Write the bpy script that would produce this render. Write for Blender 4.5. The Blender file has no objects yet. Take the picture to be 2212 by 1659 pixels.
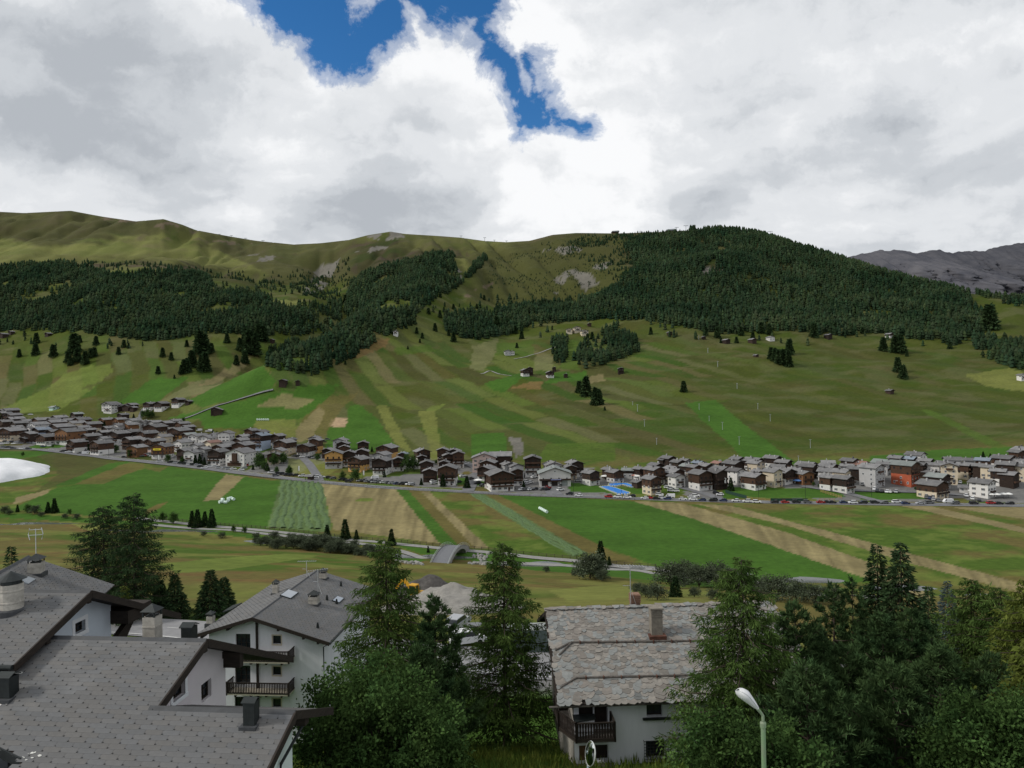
import bpy, bmesh, math, random
import numpy as np
from mathutils import Vector, Matrix, Euler

# ------------------------------------------------------------------ camera
R = math.radians
SC = bpy.context.scene
COL = SC.collection
F = 1534.0                      # focal length in units of a 2212 px wide picture
CAMZ = 63.0
RS, RC = math.sin(R(1.1)), math.cos(R(1.1))      # the drone hangs a little askew
cd = bpy.data.cameras.new('camera'); cam = bpy.data.objects.new('camera', cd); COL.objects.link(cam)
cd.sensor_width = 36.0; cd.lens = 36.0*F/2212.0; cd.clip_start = 0.5; cd.clip_end = 60000
cam.matrix_world = Matrix(((RC, RS, 0, 0), (0, 0, -1, 0), (-RS, RC, 0, CAMZ), (0, 0, 0, 1)))
SC.camera = cam
# ------------------------------------------------------------------ sky and sun
SUN_DIR = Vector((-0.78, -0.12, 0.61)).normalized()
def build_world():
    w = bpy.data.worlds.new('World'); SC.world = w; w.use_nodes = True
    nt = w.node_tree; N = nt.nodes; L = nt.links; N.clear()
    def node(t, **k):
        n = N.new(t)
        for a, b in k.items(): setattr(n, a, b)
        return n
    def math_(op, a, b=None, clamp=False):
        n = node('ShaderNodeMath', operation=op, use_clamp=clamp)
        for i, s in enumerate((a, b)):
            if s is None: continue
            if isinstance(s, (int, float)): n.inputs[i].default_value = s
            else: L.new(s, n.inputs[i])
        return n.outputs[0]
    def vmath(op, a, b=None, scale=None):
        n = node('ShaderNodeVectorMath', operation=op)
        for i, s in enumerate((a, b)):
            if s is None: continue
            if isinstance(s, (tuple, list)): n.inputs[i].default_value = s
            else: L.new(s, n.inputs[i])
        if scale is not None:
            if isinstance(scale, (int, float)): n.inputs['Scale'].default_value = scale
            else: L.new(scale, n.inputs['Scale'])
        return n.outputs['Value'] if op in ('DOT_PRODUCT', 'LENGTH', 'DISTANCE') else n.outputs['Vector']
    def ramp(fac, stops, interp='EASE'):
        n = node('ShaderNodeValToRGB'); n.color_ramp.interpolation = interp
        e = n.color_ramp.elements
        while len(e) < len(stops): e.new(0.5)
        for i, (p, c) in enumerate(stops):
            e[i].position = p; e[i].color = (c, c, c, 1) if isinstance(c, (int, float)) else (*c, 1)
        L.new(fac, n.inputs[0]); return n.outputs[0]
    def noise(vec, scale, detail, rough, dist=0.0, off=(0, 0, 0)):
        n = node('ShaderNodeTexNoise'); n.inputs['Scale'].default_value = scale
        n.inputs['Detail'].default_value = detail; n.inputs['Roughness'].default_value = rough
        n.inputs['Distortion'].default_value = dist
        L.new(vmath('ADD', vec, off), n.inputs['Vector']); return n
    tc = node('ShaderNodeTexCoord'); d = tc.outputs['Generated']
    sep = node('ShaderNodeSeparateXYZ'); L.new(d, sep.inputs[0])
    x, y, z = sep.outputs
    # a flat cloud deck seen from below, kept finite near the horizon
    inv = math_('DIVIDE', 1.0, math_('ADD', math_('MAXIMUM', z, 0.0), 0.24))
    cmb = node('ShaderNodeCombineXYZ'); L.new(math_('MULTIPLY', x, inv), cmb.inputs[0]); L.new(math_('MULTIPLY', y, inv), cmb.inputs[1])
    L.new(math_('MULTIPLY', z, 0.8), cmb.inputs[2])
    P = cmb.outputs[0]
    # gap in the cloud: capsules in direction space ahead (a = x/y, b = z/y)
    ys = math_('MAXIMUM', y, 0.02)
    g = node('ShaderNodeCombineXYZ'); L.new(math_('DIVIDE', x, ys), g.inputs[0]); L.new(math_('DIVIDE', z, ys), g.inputs[1])
    w1 = noise(g.outputs[0], 6.0, 6.0, 0.62, 0.0, (3.1, 1.7, 0.4))
    warp = vmath('SCALE', vmath('SUBTRACT', w1.outputs['Color'], (0.5, 0.5, 0.5)), scale=0.13)
    w2 = noise(g.outputs[0], 28.0, 5.0, 0.65, 0.0, (8.1, 5.7, 2.4))
    warp = vmath('ADD', warp, vmath('SCALE', vmath('SUBTRACT', w2.outputs['Color'], (0.5, 0.5, 0.5)), scale=0.035))
    gp0 = vmath('ADD', g.outputs[0], warp)
    gp = vmath('MULTIPLY', gp0, (1, 1, 0))
    def ab(u, v): return ((u-1106)/F, (830-v)/F, 0.0)
    best = None
    for (u0, v0, u1, v1, r0) in [(605, -60, 740, 92, 86), (745, 85, 850, 40, 66), (900, -70, 1030, 5, 90), (640, -80, 1000, -90, 100),
                                 (1060, 60, 1125, 190, 52), (1110, 150, 1170, 235, 58), (1160, 120, 1188, 215, 42), (1205, 245, 1262, 275, 36)]:
        a = ab(u0, v0); b = ab(u1, v1)
        ba = (b[0]-a[0], b[1]-a[1], 0); bb = ba[0]**2 + ba[1]**2
        pa = vmath('SUBTRACT', gp, a)
        h = math_('DIVIDE', vmath('DOT_PRODUCT', pa, ba), bb, clamp=True)
        q = vmath('SUBTRACT', pa, vmath('SCALE', ba, scale=h))
        s = math_('SUBTRACT', vmath('LENGTH', q), r0/F)
        best = s if best is None else math_('MINIMUM', best, s)
    wisp = noise(g.outputs[0], 11.0, 8.0, 0.68, 0.4, (5.2, 0.3, 1.0))
    best = math_('ADD', best, math_('MULTIPLY', math_('SUBTRACT', wisp.outputs['Fac'], 0.5), 0.10))
    ahead = math_('GREATER_THAN', y, 0.05)
    best = math_('ADD', best, math_('MULTIPLY', math_('SUBTRACT', 1.0, ahead), 5.0))
    cover = ramp(math_('ADD', math_('MULTIPLY', best, 9.0), 0.5), [(0.28, 0.0), (0.44, 0.45), (0.60, 1.0)])
    edge = ramp(math_('ADD', math_('MULTIPLY', best, 3.0), 0.35), [(0.25, 1.0), (0.9, 0.0)])
    # cloud brightness: broad grey bellies, white crowns lit from the sun's side, fine cauliflower detail
    P2 = vmath('ADD', P, vmath('SCALE', vmath('SUBTRACT', w1.outputs['Color'], (0.5, 0.5, 0.5)), scale=0.30))
    n1 = noise(P2, 0.85, 4.0, 0.50, 0.3, (1.9, 4.3, 0.0))
    n2 = noise(P2, 1.9, 7.0, 0.52, 0.15, (7.7, 2.2, 0.0))
    n2b = noise(P2, 1.9, 7.0, 0.52, 0.15, (7.7-0.10, 2.2-0.03, 0.16))
    n3 = noise(g.outputs[0], 5.5, 7.0, 0.55, 0.2, (0.4, 0.9, 0.0))
    relief = math_('SUBTRACT', n2.outputs['Fac'], n2b.outputs['Fac'])
    t = math_('ADD', math_('MULTIPLY', n1.outputs['Fac'], 0.62), math_('MULTIPLY', n2.outputs['Fac'], 0.22))
    t = math_('ADD', t, math_('MULTIPLY', n3.outputs['Fac'], 0.14))
    t = math_('ADD', t, math_('MULTIPLY', relief, 0.42))
    t = math_('ADD', t, math_('MULTIPLY', edge, 0.13))
    low = ramp(z, [(0.17, 1.0), (0.34, 0.0)])
    t = math_('ADD', t, math_('MULTIPLY', low, 0.02))
    tone = node('ShaderNodeValToRGB'); tone.color_ramp.interpolation = 'EASE'
    e = tone.color_ramp.elements
    while len(e) < 4: e.new(0.5)
    for i, (p, c) in enumerate([(0.38, (0.42, 0.448, 0.485)), (0.455, (0.545, 0.572, 0.605)), (0.53, (0.69, 0.71, 0.735)), (0.63, (0.87, 0.878, 0.89))]):
        e[i].position = p; e[i].color = (*c, 1)
    L.new(t, tone.inputs[0])
    sky = node('ShaderNodeTexSky'); sky.sky_type = 'NISHITA'; sky.sun_disc = False
    sky.sun_elevation = math.asin(SUN_DIR.z); sky.sun_rotation = math.atan2(SUN_DIR.x, SUN_DIR.y)
    sky.altitude = 1900; sky.air_density = 1.0; sky.dust_density = 0.2; sky.ozone_density = 2.5
    bg1 = node('ShaderNodeBackground'); hs = node('ShaderNodeHueSaturation'); hs.inputs['Saturation'].default_value = 1.3; L.new(sky.outputs[0], hs.inputs['Color']); L.new(hs.outputs[0], bg1.inputs[0]); bg1.inputs[1].default_value = 0.115
    bg2 = node('ShaderNodeBackground'); L.new(tone.outputs[0], bg2.inputs[0]); bg2.inputs[1].default_value = 1.0
    mx = node('ShaderNodeMixShader'); L.new(cover, mx.inputs[0]); L.new(bg1.outputs[0], mx.inputs[1]); L.new(bg2.outputs[0], mx.inputs[2])
    out = node('ShaderNodeOutputWorld'); L.new(mx.outputs[0], out.inputs[0])
build_world()
sl = bpy.data.lights.new('sun', 'SUN'); sl.energy = 2.1; sl.angle = R(9); sl.color = (1.0, 0.95, 0.87)
so = bpy.data.objects.new('sun', sl); COL.objects.link(so); so.location = (0, 0, 400)
so.rotation_euler = (-SUN_DIR).to_track_quat('-Z', 'Y').to_euler()
SC.view_settings.view_transform = 'Standard'; SC.view_settings.look = 'None'
SC.view_settings.exposure = 0.14; SC.view_settings.gamma = 1.0; SC.view_settings.use_curve_mapping = False
SC.render.engine = 'CYCLES'; SC.cycles.max_bounces = 5; SC.cycles.diffuse_bounces = 3; SC.cycles.transparent_max_bounces = 8
SC.cycles.use_adaptive_sampling = True

# ------------------------------------------------------------------ helpers
rnd = random.Random(7)
def unroll(u, v):
    du, dv = u-1106.0, v-829.5
    return RC*du - RS*dv, RC*dv + RS*du
def at(u, v, D):
    a, b = unroll(u, v)
    return Vector((a/F*D, D, CAMZ - b/F*D))
def ray(u, v):
    a, b = unroll(u, v)
    return Vector((a/F, 1.0, -b/F))
def hit(u, v, p0, n):
    d = ray(u, v); c = Vector((0, 0, CAMZ)); t = (Vector(p0)-c).dot(n)/d.dot(n)
    return c + d*t
def project(x, y, z):
    a = x/y*F; b = (CAMZ-z)/y*F
    return 1106 + RC*a + RS*b, 829.5 + RC*b - RS*a
def link(o, parent=None):
    COL.objects.link(o)
    if parent is not None: o.parent = parent
    return o
def tag(o, label=None, cat=None, group=None, kind=None):
    if label: o['label'] = label
    if cat: o['category'] = cat
    if group: o['group'] = group
    if kind: o['kind'] = kind
    return o
def empty(name, loc=(0, 0, 0), rz=0.0, label=None, cat=None, group=None):
    o = bpy.data.objects.new(name, None); link(o); o.location = loc; o.rotation_euler = (0, 0, rz)
    o.empty_display_size = 0.3
    return tag(o, label, cat, group)
def mesh_np(name, verts, faces, mat=None, smooth=False, colors=None):
    """verts (n,3); faces (m,3) or (m,4) int arrays"""
    me = bpy.data.meshes.new(name)
    verts = np.asarray(verts, np.float32); faces = np.asarray(faces, np.int32)
    n, m, k = len(verts), len(faces), faces.shape[1]
    me.vertices.add(n); me.vertices.foreach_set('co', verts.ravel())
    me.loops.add(m*k); me.loops.foreach_set('vertex_index', faces.ravel())
    me.polygons.add(m); me.polygons.foreach_set('loop_start', np.arange(0, m*k, k, dtype=np.int32))
    me.polygons.foreach_set('use_smooth', np.full(m, bool(smooth)))
    me.update(calc_edges=True)
    if colors is not None:
        c = np.ones((n, 4), np.float32); c[:, :colors.shape[1]] = colors
        a = me.color_attributes.new('Col', 'FLOAT_COLOR', 'POINT'); a.data.foreach_set('color', c.ravel())
    if mat is not None: me.materials.append(mat)
    return me
class MB:
    def __init__(s): s.v = []; s.f = []
    def add(s, vs, fs):
        o = len(s.v); s.v += [tuple(p) for p in vs]; s.f += [tuple(i+o for i in f) for f in fs]; return s
    def box(s, x0, x1, y0, y1, z0, z1):
        return s.add([(x0,y0,z0),(x1,y0,z0),(x1,y1,z0),(x0,y1,z0),(x0,y0,z1),(x1,y0,z1),(x1,y1,z1),(x0,y1,z1)],
                     [(0,3,2,1),(4,5,6,7),(0,1,5,4),(1,2,6,5),(2,3,7,6),(3,0,4,7)])
    def prism(s, poly, d):
        """poly: list of 3D points (planar), extruded by vector d"""
        n = len(poly); d = Vector(d)
        vs = [Vector(p) for p in poly] + [Vector(p)+d for p in poly]
        fs = [tuple(range(n))[::-1], tuple(range(n, 2*n))] + [(i, (i+1) % n, n+(i+1) % n, n+i) for i in range(n)]
        return s.add(vs, fs)
    def bar(s, a, b, w, h=None, up=(0, 0, 1)):
        a = Vector(a); b = Vector(b); t = (b-a)
        if t.length < 1e-6: return s
        t.normalize(); h = h or w
        sx = t.cross(Vector(up))
        if sx.length < 1e-3: sx = t.cross(Vector((1, 0, 0)))
        sx.normalize(); sz = sx.cross(t)
        q = [-sx*w/2-sz*h/2, sx*w/2-sz*h/2, sx*w/2+sz*h/2, -sx*w/2+sz*h/2]
        return s.add([a+p for p in q]+[b+p for p in q], [(3,2,1,0),(4,5,6,7),(0,1,5,4),(1,2,6,5),(2,3,7,6),(3,0,4,7)])
    def tube(s, pts, rads, n=8, cap=True):
        rings = []; pts = [Vector(p) for p in pts]
        for i, p in enumerate(pts):
            t = (pts[min(i+1, len(pts)-1)] - pts[max(i-1, 0)]).normalized()
            a = t.cross(Vector((0, 0, 1)))
            if a.length < 0.05: a = t.cross(Vector((1, 0, 0)))
            a.normalize(); b = t.cross(a); r = rads[i] if hasattr(rads, '__len__') else rads
            rings.append([p + (a*math.cos(k*2*math.pi/n) + b*math.sin(k*2*math.pi/n))*r for k in range(n)])
        vs = [q for r in rings for q in r]
        fs = [(i*n+k, i*n+(k+1) % n, (i+1)*n+(k+1) % n, (i+1)*n+k) for i in range(len(pts)-1) for k in range(n)]
        if cap: fs += [tuple(range(n))[::-1], tuple(range((len(pts)-1)*n, len(pts)*n))]
        return s.add(vs, fs)
    def lathe(s, prof, n=12, c=(0, 0, 0)):
        vs = [(c[0]+r*math.cos(k*2*math.pi/n), c[1]+r*math.sin(k*2*math.pi/n), c[2]+z) for r, z in prof for k in range(n)]
        fs = [(i*n+k, i*n+(k+1) % n, (i+1)*n+(k+1) % n, (i+1)*n+k) for i in range(len(prof)-1) for k in range(n)]
        return s.add(vs, fs)
    def mesh(s, name, mat=None, smooth=False):
        me = bpy.data.meshes.new(name); me.from_pydata(s.v, [], s.f); me.update()
        if smooth: me.polygons.foreach_set('use_smooth', [True]*len(me.polygons))
        if mat is not None: me.materials.append(mat)
        bm = bmesh.new(); bm.from_mesh(me); bmesh.ops.recalc_face_normals(bm, faces=bm.faces); bm.to_mesh(me); bm.free()
        return me
    def build(s, name, mat=None, parent=None, smooth=False, loc=None):
        o = bpy.data.objects.new(name, s.mesh(name, mat, smooth)); link(o, parent)
        if loc is not None: o.location = loc
        return o
def inst(name, me, parent=None, loc=(0, 0, 0), rot=(0, 0, 0), scale=None):
    o = bpy.data.objects.new(name, me); link(o, parent); o.location = loc; o.rotation_euler = rot
    if scale is not None: o.scale = (scale,)*3 if isinstance(scale, (int, float)) else scale
    return o
# ------------------------------------------------------------------ materials
MATS = {}
def mat(name, col, rough=0.8, var=0.18, scale=3.0, bump=0.0, bscale=20.0, col2=None, metal=0.0, spec=0.3, attr=False, rand=0.0, stretch=None, detail=5.0):
    if name in MATS: return MATS[name]
    m = bpy.data.materials.new(name); m.use_nodes = True; nt = m.node_tree; N = nt.nodes; L = nt.links
    b = N['Principled BSDF']; b.inputs['Roughness'].default_value = rough; b.inputs['Metallic'].default_value = metal
    b.inputs['Specular IOR Level'].default_value = spec
    tc = N.new('ShaderNodeTexCoord'); vec = tc.outputs['Object']
    if stretch:
        mp = N.new('ShaderNodeMapping'); mp.inputs['Scale'].default_value = stretch; L.new(vec, mp.inputs[0]); vec = mp.outputs[0]
    no = N.new('ShaderNodeTexNoise'); no.inputs['Scale'].default_value = scale; no.inputs['Detail'].default_value = detail
    no.inputs['Roughness'].default_value = 0.65; L.new(vec, no.inputs['Vector'])
    rp = N.new('ShaderNodeValToRGB'); rp.color_ramp.elements[0].position = 0.3; rp.color_ramp.elements[1].position = 0.72
    c2 = col2 if col2 else tuple(min(1, c*(1+var)) for c in col)
    c1 = col if col2 else tuple(c*(1-var) for c in col)
    rp.color_ramp.elements[0].color = (*c1, 1); rp.color_ramp.elements[1].color = (*c2, 1)
    L.new(no.outputs['Fac'], rp.inputs[0]); out = rp.outputs[0]
    if attr:
        at_ = N.new('ShaderNodeAttribute'); at_.attribute_name = 'Col'
        mx = N.new('ShaderNodeMix'); mx.data_type = 'RGBA'; mx.blend_type = 'MULTIPLY'; mx.inputs[0].default_value = 1.0
        L.new(out, mx.inputs[6]); L.new(at_.outputs['Color'], mx.inputs[7]); out = mx.outputs[2]
    if rand:
        oi = N.new('ShaderNodeObjectInfo'); mr = N.new('ShaderNodeMapRange')
        mr.inputs[3].default_value = 1-rand; mr.inputs[4].default_value = 1+rand; L.new(oi.outputs['Random'], mr.inputs[0])
        vm = N.new('ShaderNodeVectorMath'); vm.operation = 'SCALE'; L.new(out, vm.inputs[0]); L.new(mr.outputs[0], vm.inputs['Scale']); out = vm.outputs[0]
    L.new(out, b.inputs['Base Color'])
    if bump:
        bn = N.new('ShaderNodeTexNoise'); bn.inputs['Scale'].default_value = bscale; bn.inputs['Detail'].default_value = 4
        L.new(vec, bn.inputs['Vector'])
        bp = N.new('ShaderNodeBump'); bp.inputs['Strength'].default_value = bump; bp.inputs['Distance'].default_value = 0.05
        L.new(bn.outputs['Fac'], bp.inputs['Height']); L.new(bp.outputs[0], b.inputs['Normal'])
    MATS[name] = m; return m
def leaf_mat(name, col, col2, trans=0.25, scale=0.6):
    if name in MATS: return MATS[name]
    m = bpy.data.materials.new(name); m.use_nodes = True; nt = m.node_tree; N = nt.nodes; L = nt.links
    N.remove(N['Principled BSDF']); out = N['Material Output']
    at_ = N.new('ShaderNodeAttribute'); at_.attribute_name = 'Col'
    tc = N.new('ShaderNodeTexCoord'); no = N.new('ShaderNodeTexNoise'); no.inputs['Scale'].default_value = scale; no.inputs['Detail'].default_value = 3
    L.new(tc.outputs['Object'], no.inputs['Vector'])
    rp = N.new('ShaderNodeValToRGB'); rp.color_ramp.elements[0].position = 0.35; rp.color_ramp.elements[1].position = 0.68
    rp.color_ramp.elements[0].color = (*col, 1); rp.color_ramp.elements[1].color = (*col2, 1)
    L.new(no.outputs['Fac'], rp.inputs[0])
    mx = N.new('ShaderNodeMix'); mx.data_type = 'RGBA'; mx.blend_type = 'MULTIPLY'; mx.inputs[0].default_value = 1.0
    L.new(rp.outputs[0], mx.inputs[6]); L.new(at_.outputs['Color'], mx.inputs[7])
    df = N.new('ShaderNodeBsdfDiffuse'); tr = N.new('ShaderNodeBsdfTranslucent'); ms = N.new('ShaderNodeMixShader'); ms.inputs[0].default_value = trans
    L.new(mx.outputs[2], df.inputs[0]); L.new(mx.outputs[2], tr.inputs[0]); L.new(df.outputs[0], ms.inputs[1]); L.new(tr.outputs[0], ms.inputs[2])
    L.new(ms.outputs[0], out.inputs[0]); MATS[name] = m; return m
def glass_mat(name, col=(0.02, 0.025, 0.03)):
    return mat(name, col, rough=0.12, var=0.3, scale=1.5, spec=0.6)
# ------------------------------------------------------------------ terrain
def vnoise(x, y, seed=0):
    """smooth value noise in [0,1]"""
    xi = np.floor(x).astype(np.int64); yi = np.floor(y).astype(np.int64); fx = x-xi; fy = y-yi
    fx = fx*fx*(3-2*fx); fy = fy*fy*(3-2*fy)
    def h(a, b):
        n = (a*374761393 + b*668265263 + seed*974634777) & 0x7fffffff
        n = ((n ^ (n >> 13))*1274126177) & 0x7fffffff
        return ((n ^ (n >> 16)) & 0xffff)/65535.0
    a = h(xi, yi); b = h(xi+1, yi); c = h(xi, yi+1); d = h(xi+1, yi+1)
    return (a*(1-fx)+b*fx)*(1-fy) + (c*(1-fx)+d*fx)*fy
def fbm(x, y, seed=0, octs=4, gain=0.5):
    s = 0; a = 1; t = 0
    for i in range(octs):
        s = s + a*vnoise(x*2**i, y*2**i, seed+i*17); t += a; a *= gain
    return s/t
UCOL = [0, 300, 600, 900, 1106, 1300, 1500, 1700, 1900, 2100, 2212]
PROF = {  # (distance, picture row): road, village edge, slope ... ridge
 0:    [(600,968),(800,885),(1050,735),(1450,580),(1900,530),(2600,457)],
 300:  [(545,993),(720,905),(980,735),(1350,590),(1850,535),(2450,478)],
 600:  [(465,1032),(600,950),(850,800),(1250,640),(1800,570),(2500,525)],
 900:  [(430,1053),(560,970),(850,800),(1100,690),(1550,560),(2200,507)],
 1106: [(411,1065),(520,985),(720,870),(950,760),(1250,660),(1600,570),(2100,522)],
 1300: [(398,1072),(500,995),(680,880),(920,770),(1150,680),(1480,570),(1900,504)],
 1500: [(390,1077),(490,1000),(670,880),(900,770),(1050,700),(1430,560),(1750,497)],
 1700: [(383,1080),(485,1000),(670,880),(850,790),(1020,715),(1350,590),(1580,522)],
 1900: [(378,1084),(480,995),(670,880),(850,790),(1020,720),(1200,650),(1400,582)],
 2100: [(374,1088),(480,985),(660,880),(830,790),(960,740),(1080,690),(1250,632)],
 2212: [(372,1090),(475,975),(650,880),(820,790),(980,720),(1200,652)],
}
RIDGE = [(-400,470),(0,457),(60,460),(160,455),(230,468),(300,478),(360,473),(400,485),(430,497),(500,510),(560,520),(640,528),(700,525),(760,518),
         (800,508),(850,500),(880,505),(960,510),(1000,513),(1050,520),(1100,523),(1150,520),(1200,507),(1250,503),(1340,504),(1450,500),(1500,497),
         (1560,496),(1600,499),(1650,508),(1700,524),(1750,538),(1800,553),(1900,587),(2000,612),(2100,634),(2212,650),(2700,720)]
RIVER_U = [-700, 0, 330, 700, 1000, 1300, 1600, 2000, 2212, 3000]
RIVER_D = [380, 345, 318, 280, 252, 240, 226, 206, 198, 175]
NROW, NCOL = 560, 680
Ds = np.concatenate([np.geomspace(6.0, 150, 90, endpoint=False), np.geomspace(150, 3600, NROW-90)])
Us = np.linspace(-420, 2640, NCOL)
def pchip(xs, ys, x):
    xs = np.array(xs, float); ys = np.array(ys, float); h = np.diff(xs); d = np.diff(ys)/h
    m = np.zeros(len(xs)); m[0] = d[0]; m[-1] = d[-1]
    for i in range(1, len(xs)-1):
        if d[i-1]*d[i] > 0:
            w1 = 2*h[i]+h[i-1]; w2 = h[i]+2*h[i-1]; m[i] = (w1+w2)/(w1/d[i-1]+w2/d[i])
    k = np.clip(np.searchsorted(xs, x)-1, 0, len(h)-1); t = (x-xs[k])/h[k]
    t2 = t*t; t3 = t2*t
    return (2*t3-3*t2+1)*ys[k]+(t3-2*t2+t)*h[k]*m[k]+(-2*t3+3*t2)*ys[k+1]+(t3-t2)*h[k]*m[k+1]
def column(u):
    uc = min(max(u, 0), 2212); p = PROF[uc]
    rd = float(np.interp(u, RIVER_U, RIVER_D))
    near = [(0, 50.5), (12, 48.5), (20, 46.5), (30, 44.0), (39, 41.6), (48, 38.0), (62, 32.4), (72, 31.6), (92, 31.4), (106, 29.6)]
    for s in (0.3, 0.5, 0.7, 0.86, 0.97): near.append((106+(rd-106)*s, 29.6*(1-s)**1.12))
    near.append((rd+1, -0.9)); near.append((rd+16, 0.1))
    far = [(D, at(uc, v, D).z) for D, v in p]
    pts = near + far
    Dg, zg = far[-1]
    pts += [(Dg+60, zg-1), (Dg+400, zg-60), (Dg+1400, zg-320)]
    xs, ys = zip(*pts)
    x = np.minimum(Ds, xs[-1]-1)
    return pchip(xs, ys, x), Dg
colz = []; colg = []
for u in [-700]+UCOL+[3000]:
    z, g = column(u); colz.append(z); colg.append(g)
colz = np.array(colz); cu = np.array([-700]+UCOL+[3000], float)
Z = np.zeros((NCOL, NROW))
for j in range(NROW): Z[:, j] = pchip(cu, colz[:, j], Us)
UU, DD = np.meshgrid(Us, Ds, indexing='ij')
XX = (UU-1106)/F*DD; YY = DD
# exact ridge line: scale heights of the upper slope so the skyline meets the photographed one
gD = np.interp(Us, cu, colg)
ru = np.array([r[0] for r in RIDGE], float); rv = np.array([r[1] for r in RIDGE], float)
for i, u in enumerate(Us):
    v = float(np.interp(u, ru, rv)); D = gD[i]
    a, b = unroll(u, v); ztgt = CAMZ - b/F*D
    z0 = np.interp(D, Ds, Z[i]); zb = np.interp(0.72*D, Ds, Z[i])
    w = np.clip((Ds-0.72*D)/(0.28*D), 0, 1); w = w*w*(3-2*w)
    Z[i] += (ztgt-z0)*w
# relief: hummocks, gullies running down the fall line
far_w = np.clip((DD-480)/500, 0, 1); gap = np.clip((gD[:, None]-DD)/180, 0, 1)
mid_w = np.clip((DD-430)/200, 0, 1)
Z += mid_w*gap*(fbm(XX/60+9, YY/45, 5, 4)-0.5)*7.0*(0.3+far_w)
Z += far_w*gap*(fbm(XX/210+3, YY/260, 11, 5)-0.5)*34*np.clip((DD-700)/900, 0, 1)
Z += mid_w*gap*(fbm(XX/17+2, YY/17, 19, 3)-0.5)*2.4*(0.25+far_w)
gul = np.abs(fbm(XX/95+YY/520+2, YY/700+7, 23, 3)-0.5)*2
Z -= far_w*gap*(1-gul)**4*22*np.clip((DD-950)/600, 0, 1)
# wooded spur and the ravine left of it
def seg_dist(px, py, a, b):
    ax, ay = a; bx, by = b; dx, dy = bx-ax, by-ay
    t = np.clip(((px-ax)*dx+(py-ay)*dy)/(dx*dx+dy*dy), 0, 1)
    return np.hypot(px-ax-t*dx, py-ay-t*dy), t
sp = [((u-1106)/F*D, D) for u, D in ((985, 1500), (900, 1130), (790, 960), (690, 850), (620, 790))]
best = np.full(XX.shape, 1e9)
for a, b in zip(sp[:-1], sp[1:]): best = np.minimum(best, seg_dist(XX, YY, a, b)[0])
Z += 30*np.exp(-(best/75)**2)
rv_ = [((u-1106)/F*D, D) for u, D in ((690, 1900), (735, 1500), (745, 1200), (640, 980), (560, 860))]
best = np.full(XX.shape, 1e9)
for a, b in zip(rv_[:-1], rv_[1:]): best = np.minimum(best, seg_dist(XX, YY, a, b)[0])
Z -= 34*np.exp(-(best/50)**2)
for (u, v, D, hgt, s) in [(1560, 600, 1330, 22, 120), (1250, 610, 1330, -26, 60), (350, 500, 2150, 26, 170), (150, 535, 1900, 22, 200), (840, 515, 2050, 18, 90),
                          (1640, 790, 860, 7, 45), (1800, 830, 760, 6, 50), (1930, 800, 820, 7, 50), (1120, 830, 790, 6, 50), (1250, 800, 860, 6, 40)]:
    x0 = (u-1106)/F*D
    Z += hgt*np.exp(-(((XX-x0)/s)**2+((YY-D)/(s*0.8))**2))
nf = np.clip((DD-100)/40, 0, 1)*np.clip((np.interp(UU, RIVER_U, RIVER_D)-14-DD)/40, 0, 1)
Z += nf*(fbm(XX/26, YY/20, 31, 3)-0.5)*1.6
Z += np.clip((DD-14)/10, 0, 1)*np.clip((66-DD)/10, 0, 1)*(fbm(XX/5, YY/5, 37, 3)-0.5)*0.5
for _ in range(2):
    ev = (Z-CAMZ)/YY
    for i, u in enumerate(Us):
        v = float(np.interp(u, ru, rv)); a, b = unroll(u, v); tgt = -b/F
        fj = Ds > 0.6*gD[i]; w = np.clip((Ds-0.6*gD[i])/(0.35*gD[i]), 0, 1); w = w*w*(3-2*w)
        k = np.argmax(np.where(fj, ev[i], -9)); Z[i] += (tgt-ev[i, k])*YY[i]*w/max(w[k], 0.3)
def ground(x, y):
    u = 1106+F*x/y
    fu = min(max((u-Us[0])/(Us[1]-Us[0]), 0), NCOL-1.001); i = int(fu); fu -= i
    j = int(np.clip(np.searchsorted(Ds, y)-1, 0, NROW-2)); fd = (y-Ds[j])/(Ds[j+1]-Ds[j]); fd = min(max(fd, 0), 1)
    return (Z[i, j]*(1-fu)+Z[i+1, j]*fu)*(1-fd)+(Z[i, j+1]*(1-fu)+Z[i+1, j+1]*fu)*fd
def ground_np(x, y):
    u = 1106+F*x/y; fu = np.clip((u-Us[0])/(Us[1]-Us[0]), 0, NCOL-1.001); i = fu.astype(int); fu = fu-i
    j = np.clip(np.searchsorted(Ds, y)-1, 0, NROW-2); fd = np.clip((y-Ds[j])/(Ds[j+1]-Ds[j]), 0, 1)
    return (Z[i, j]*(1-fu)+Z[i+1, j]*fu)*(1-fd)+(Z[i, j+1]*(1-fu)+Z[i+1, j+1]*fu)*fd
def on_ground(u, v, h=0.0, dmin=20, dmax=3000):
    """first point of the ground (lifted by h) met by the sight line through a picture position"""
    d = ray(u, v); prev = dmin
    D = dmin
    while D < dmax:
        z = CAMZ+d.z*D
        if z <= ground(d.x*D, D)+h:
            lo, hi = prev, D
            for _ in range(18):
                m = (lo+hi)/2
                if CAMZ+d.z*m <= ground(d.x*m, m)+h: hi = m
                else: lo = m
            return Vector((d.x*hi, hi, ground(d.x*hi, hi)))
        prev = D; D *= 1.006
    D = dmax
    return Vector((d.x*D, D, ground(d.x*D, D)))
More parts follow.
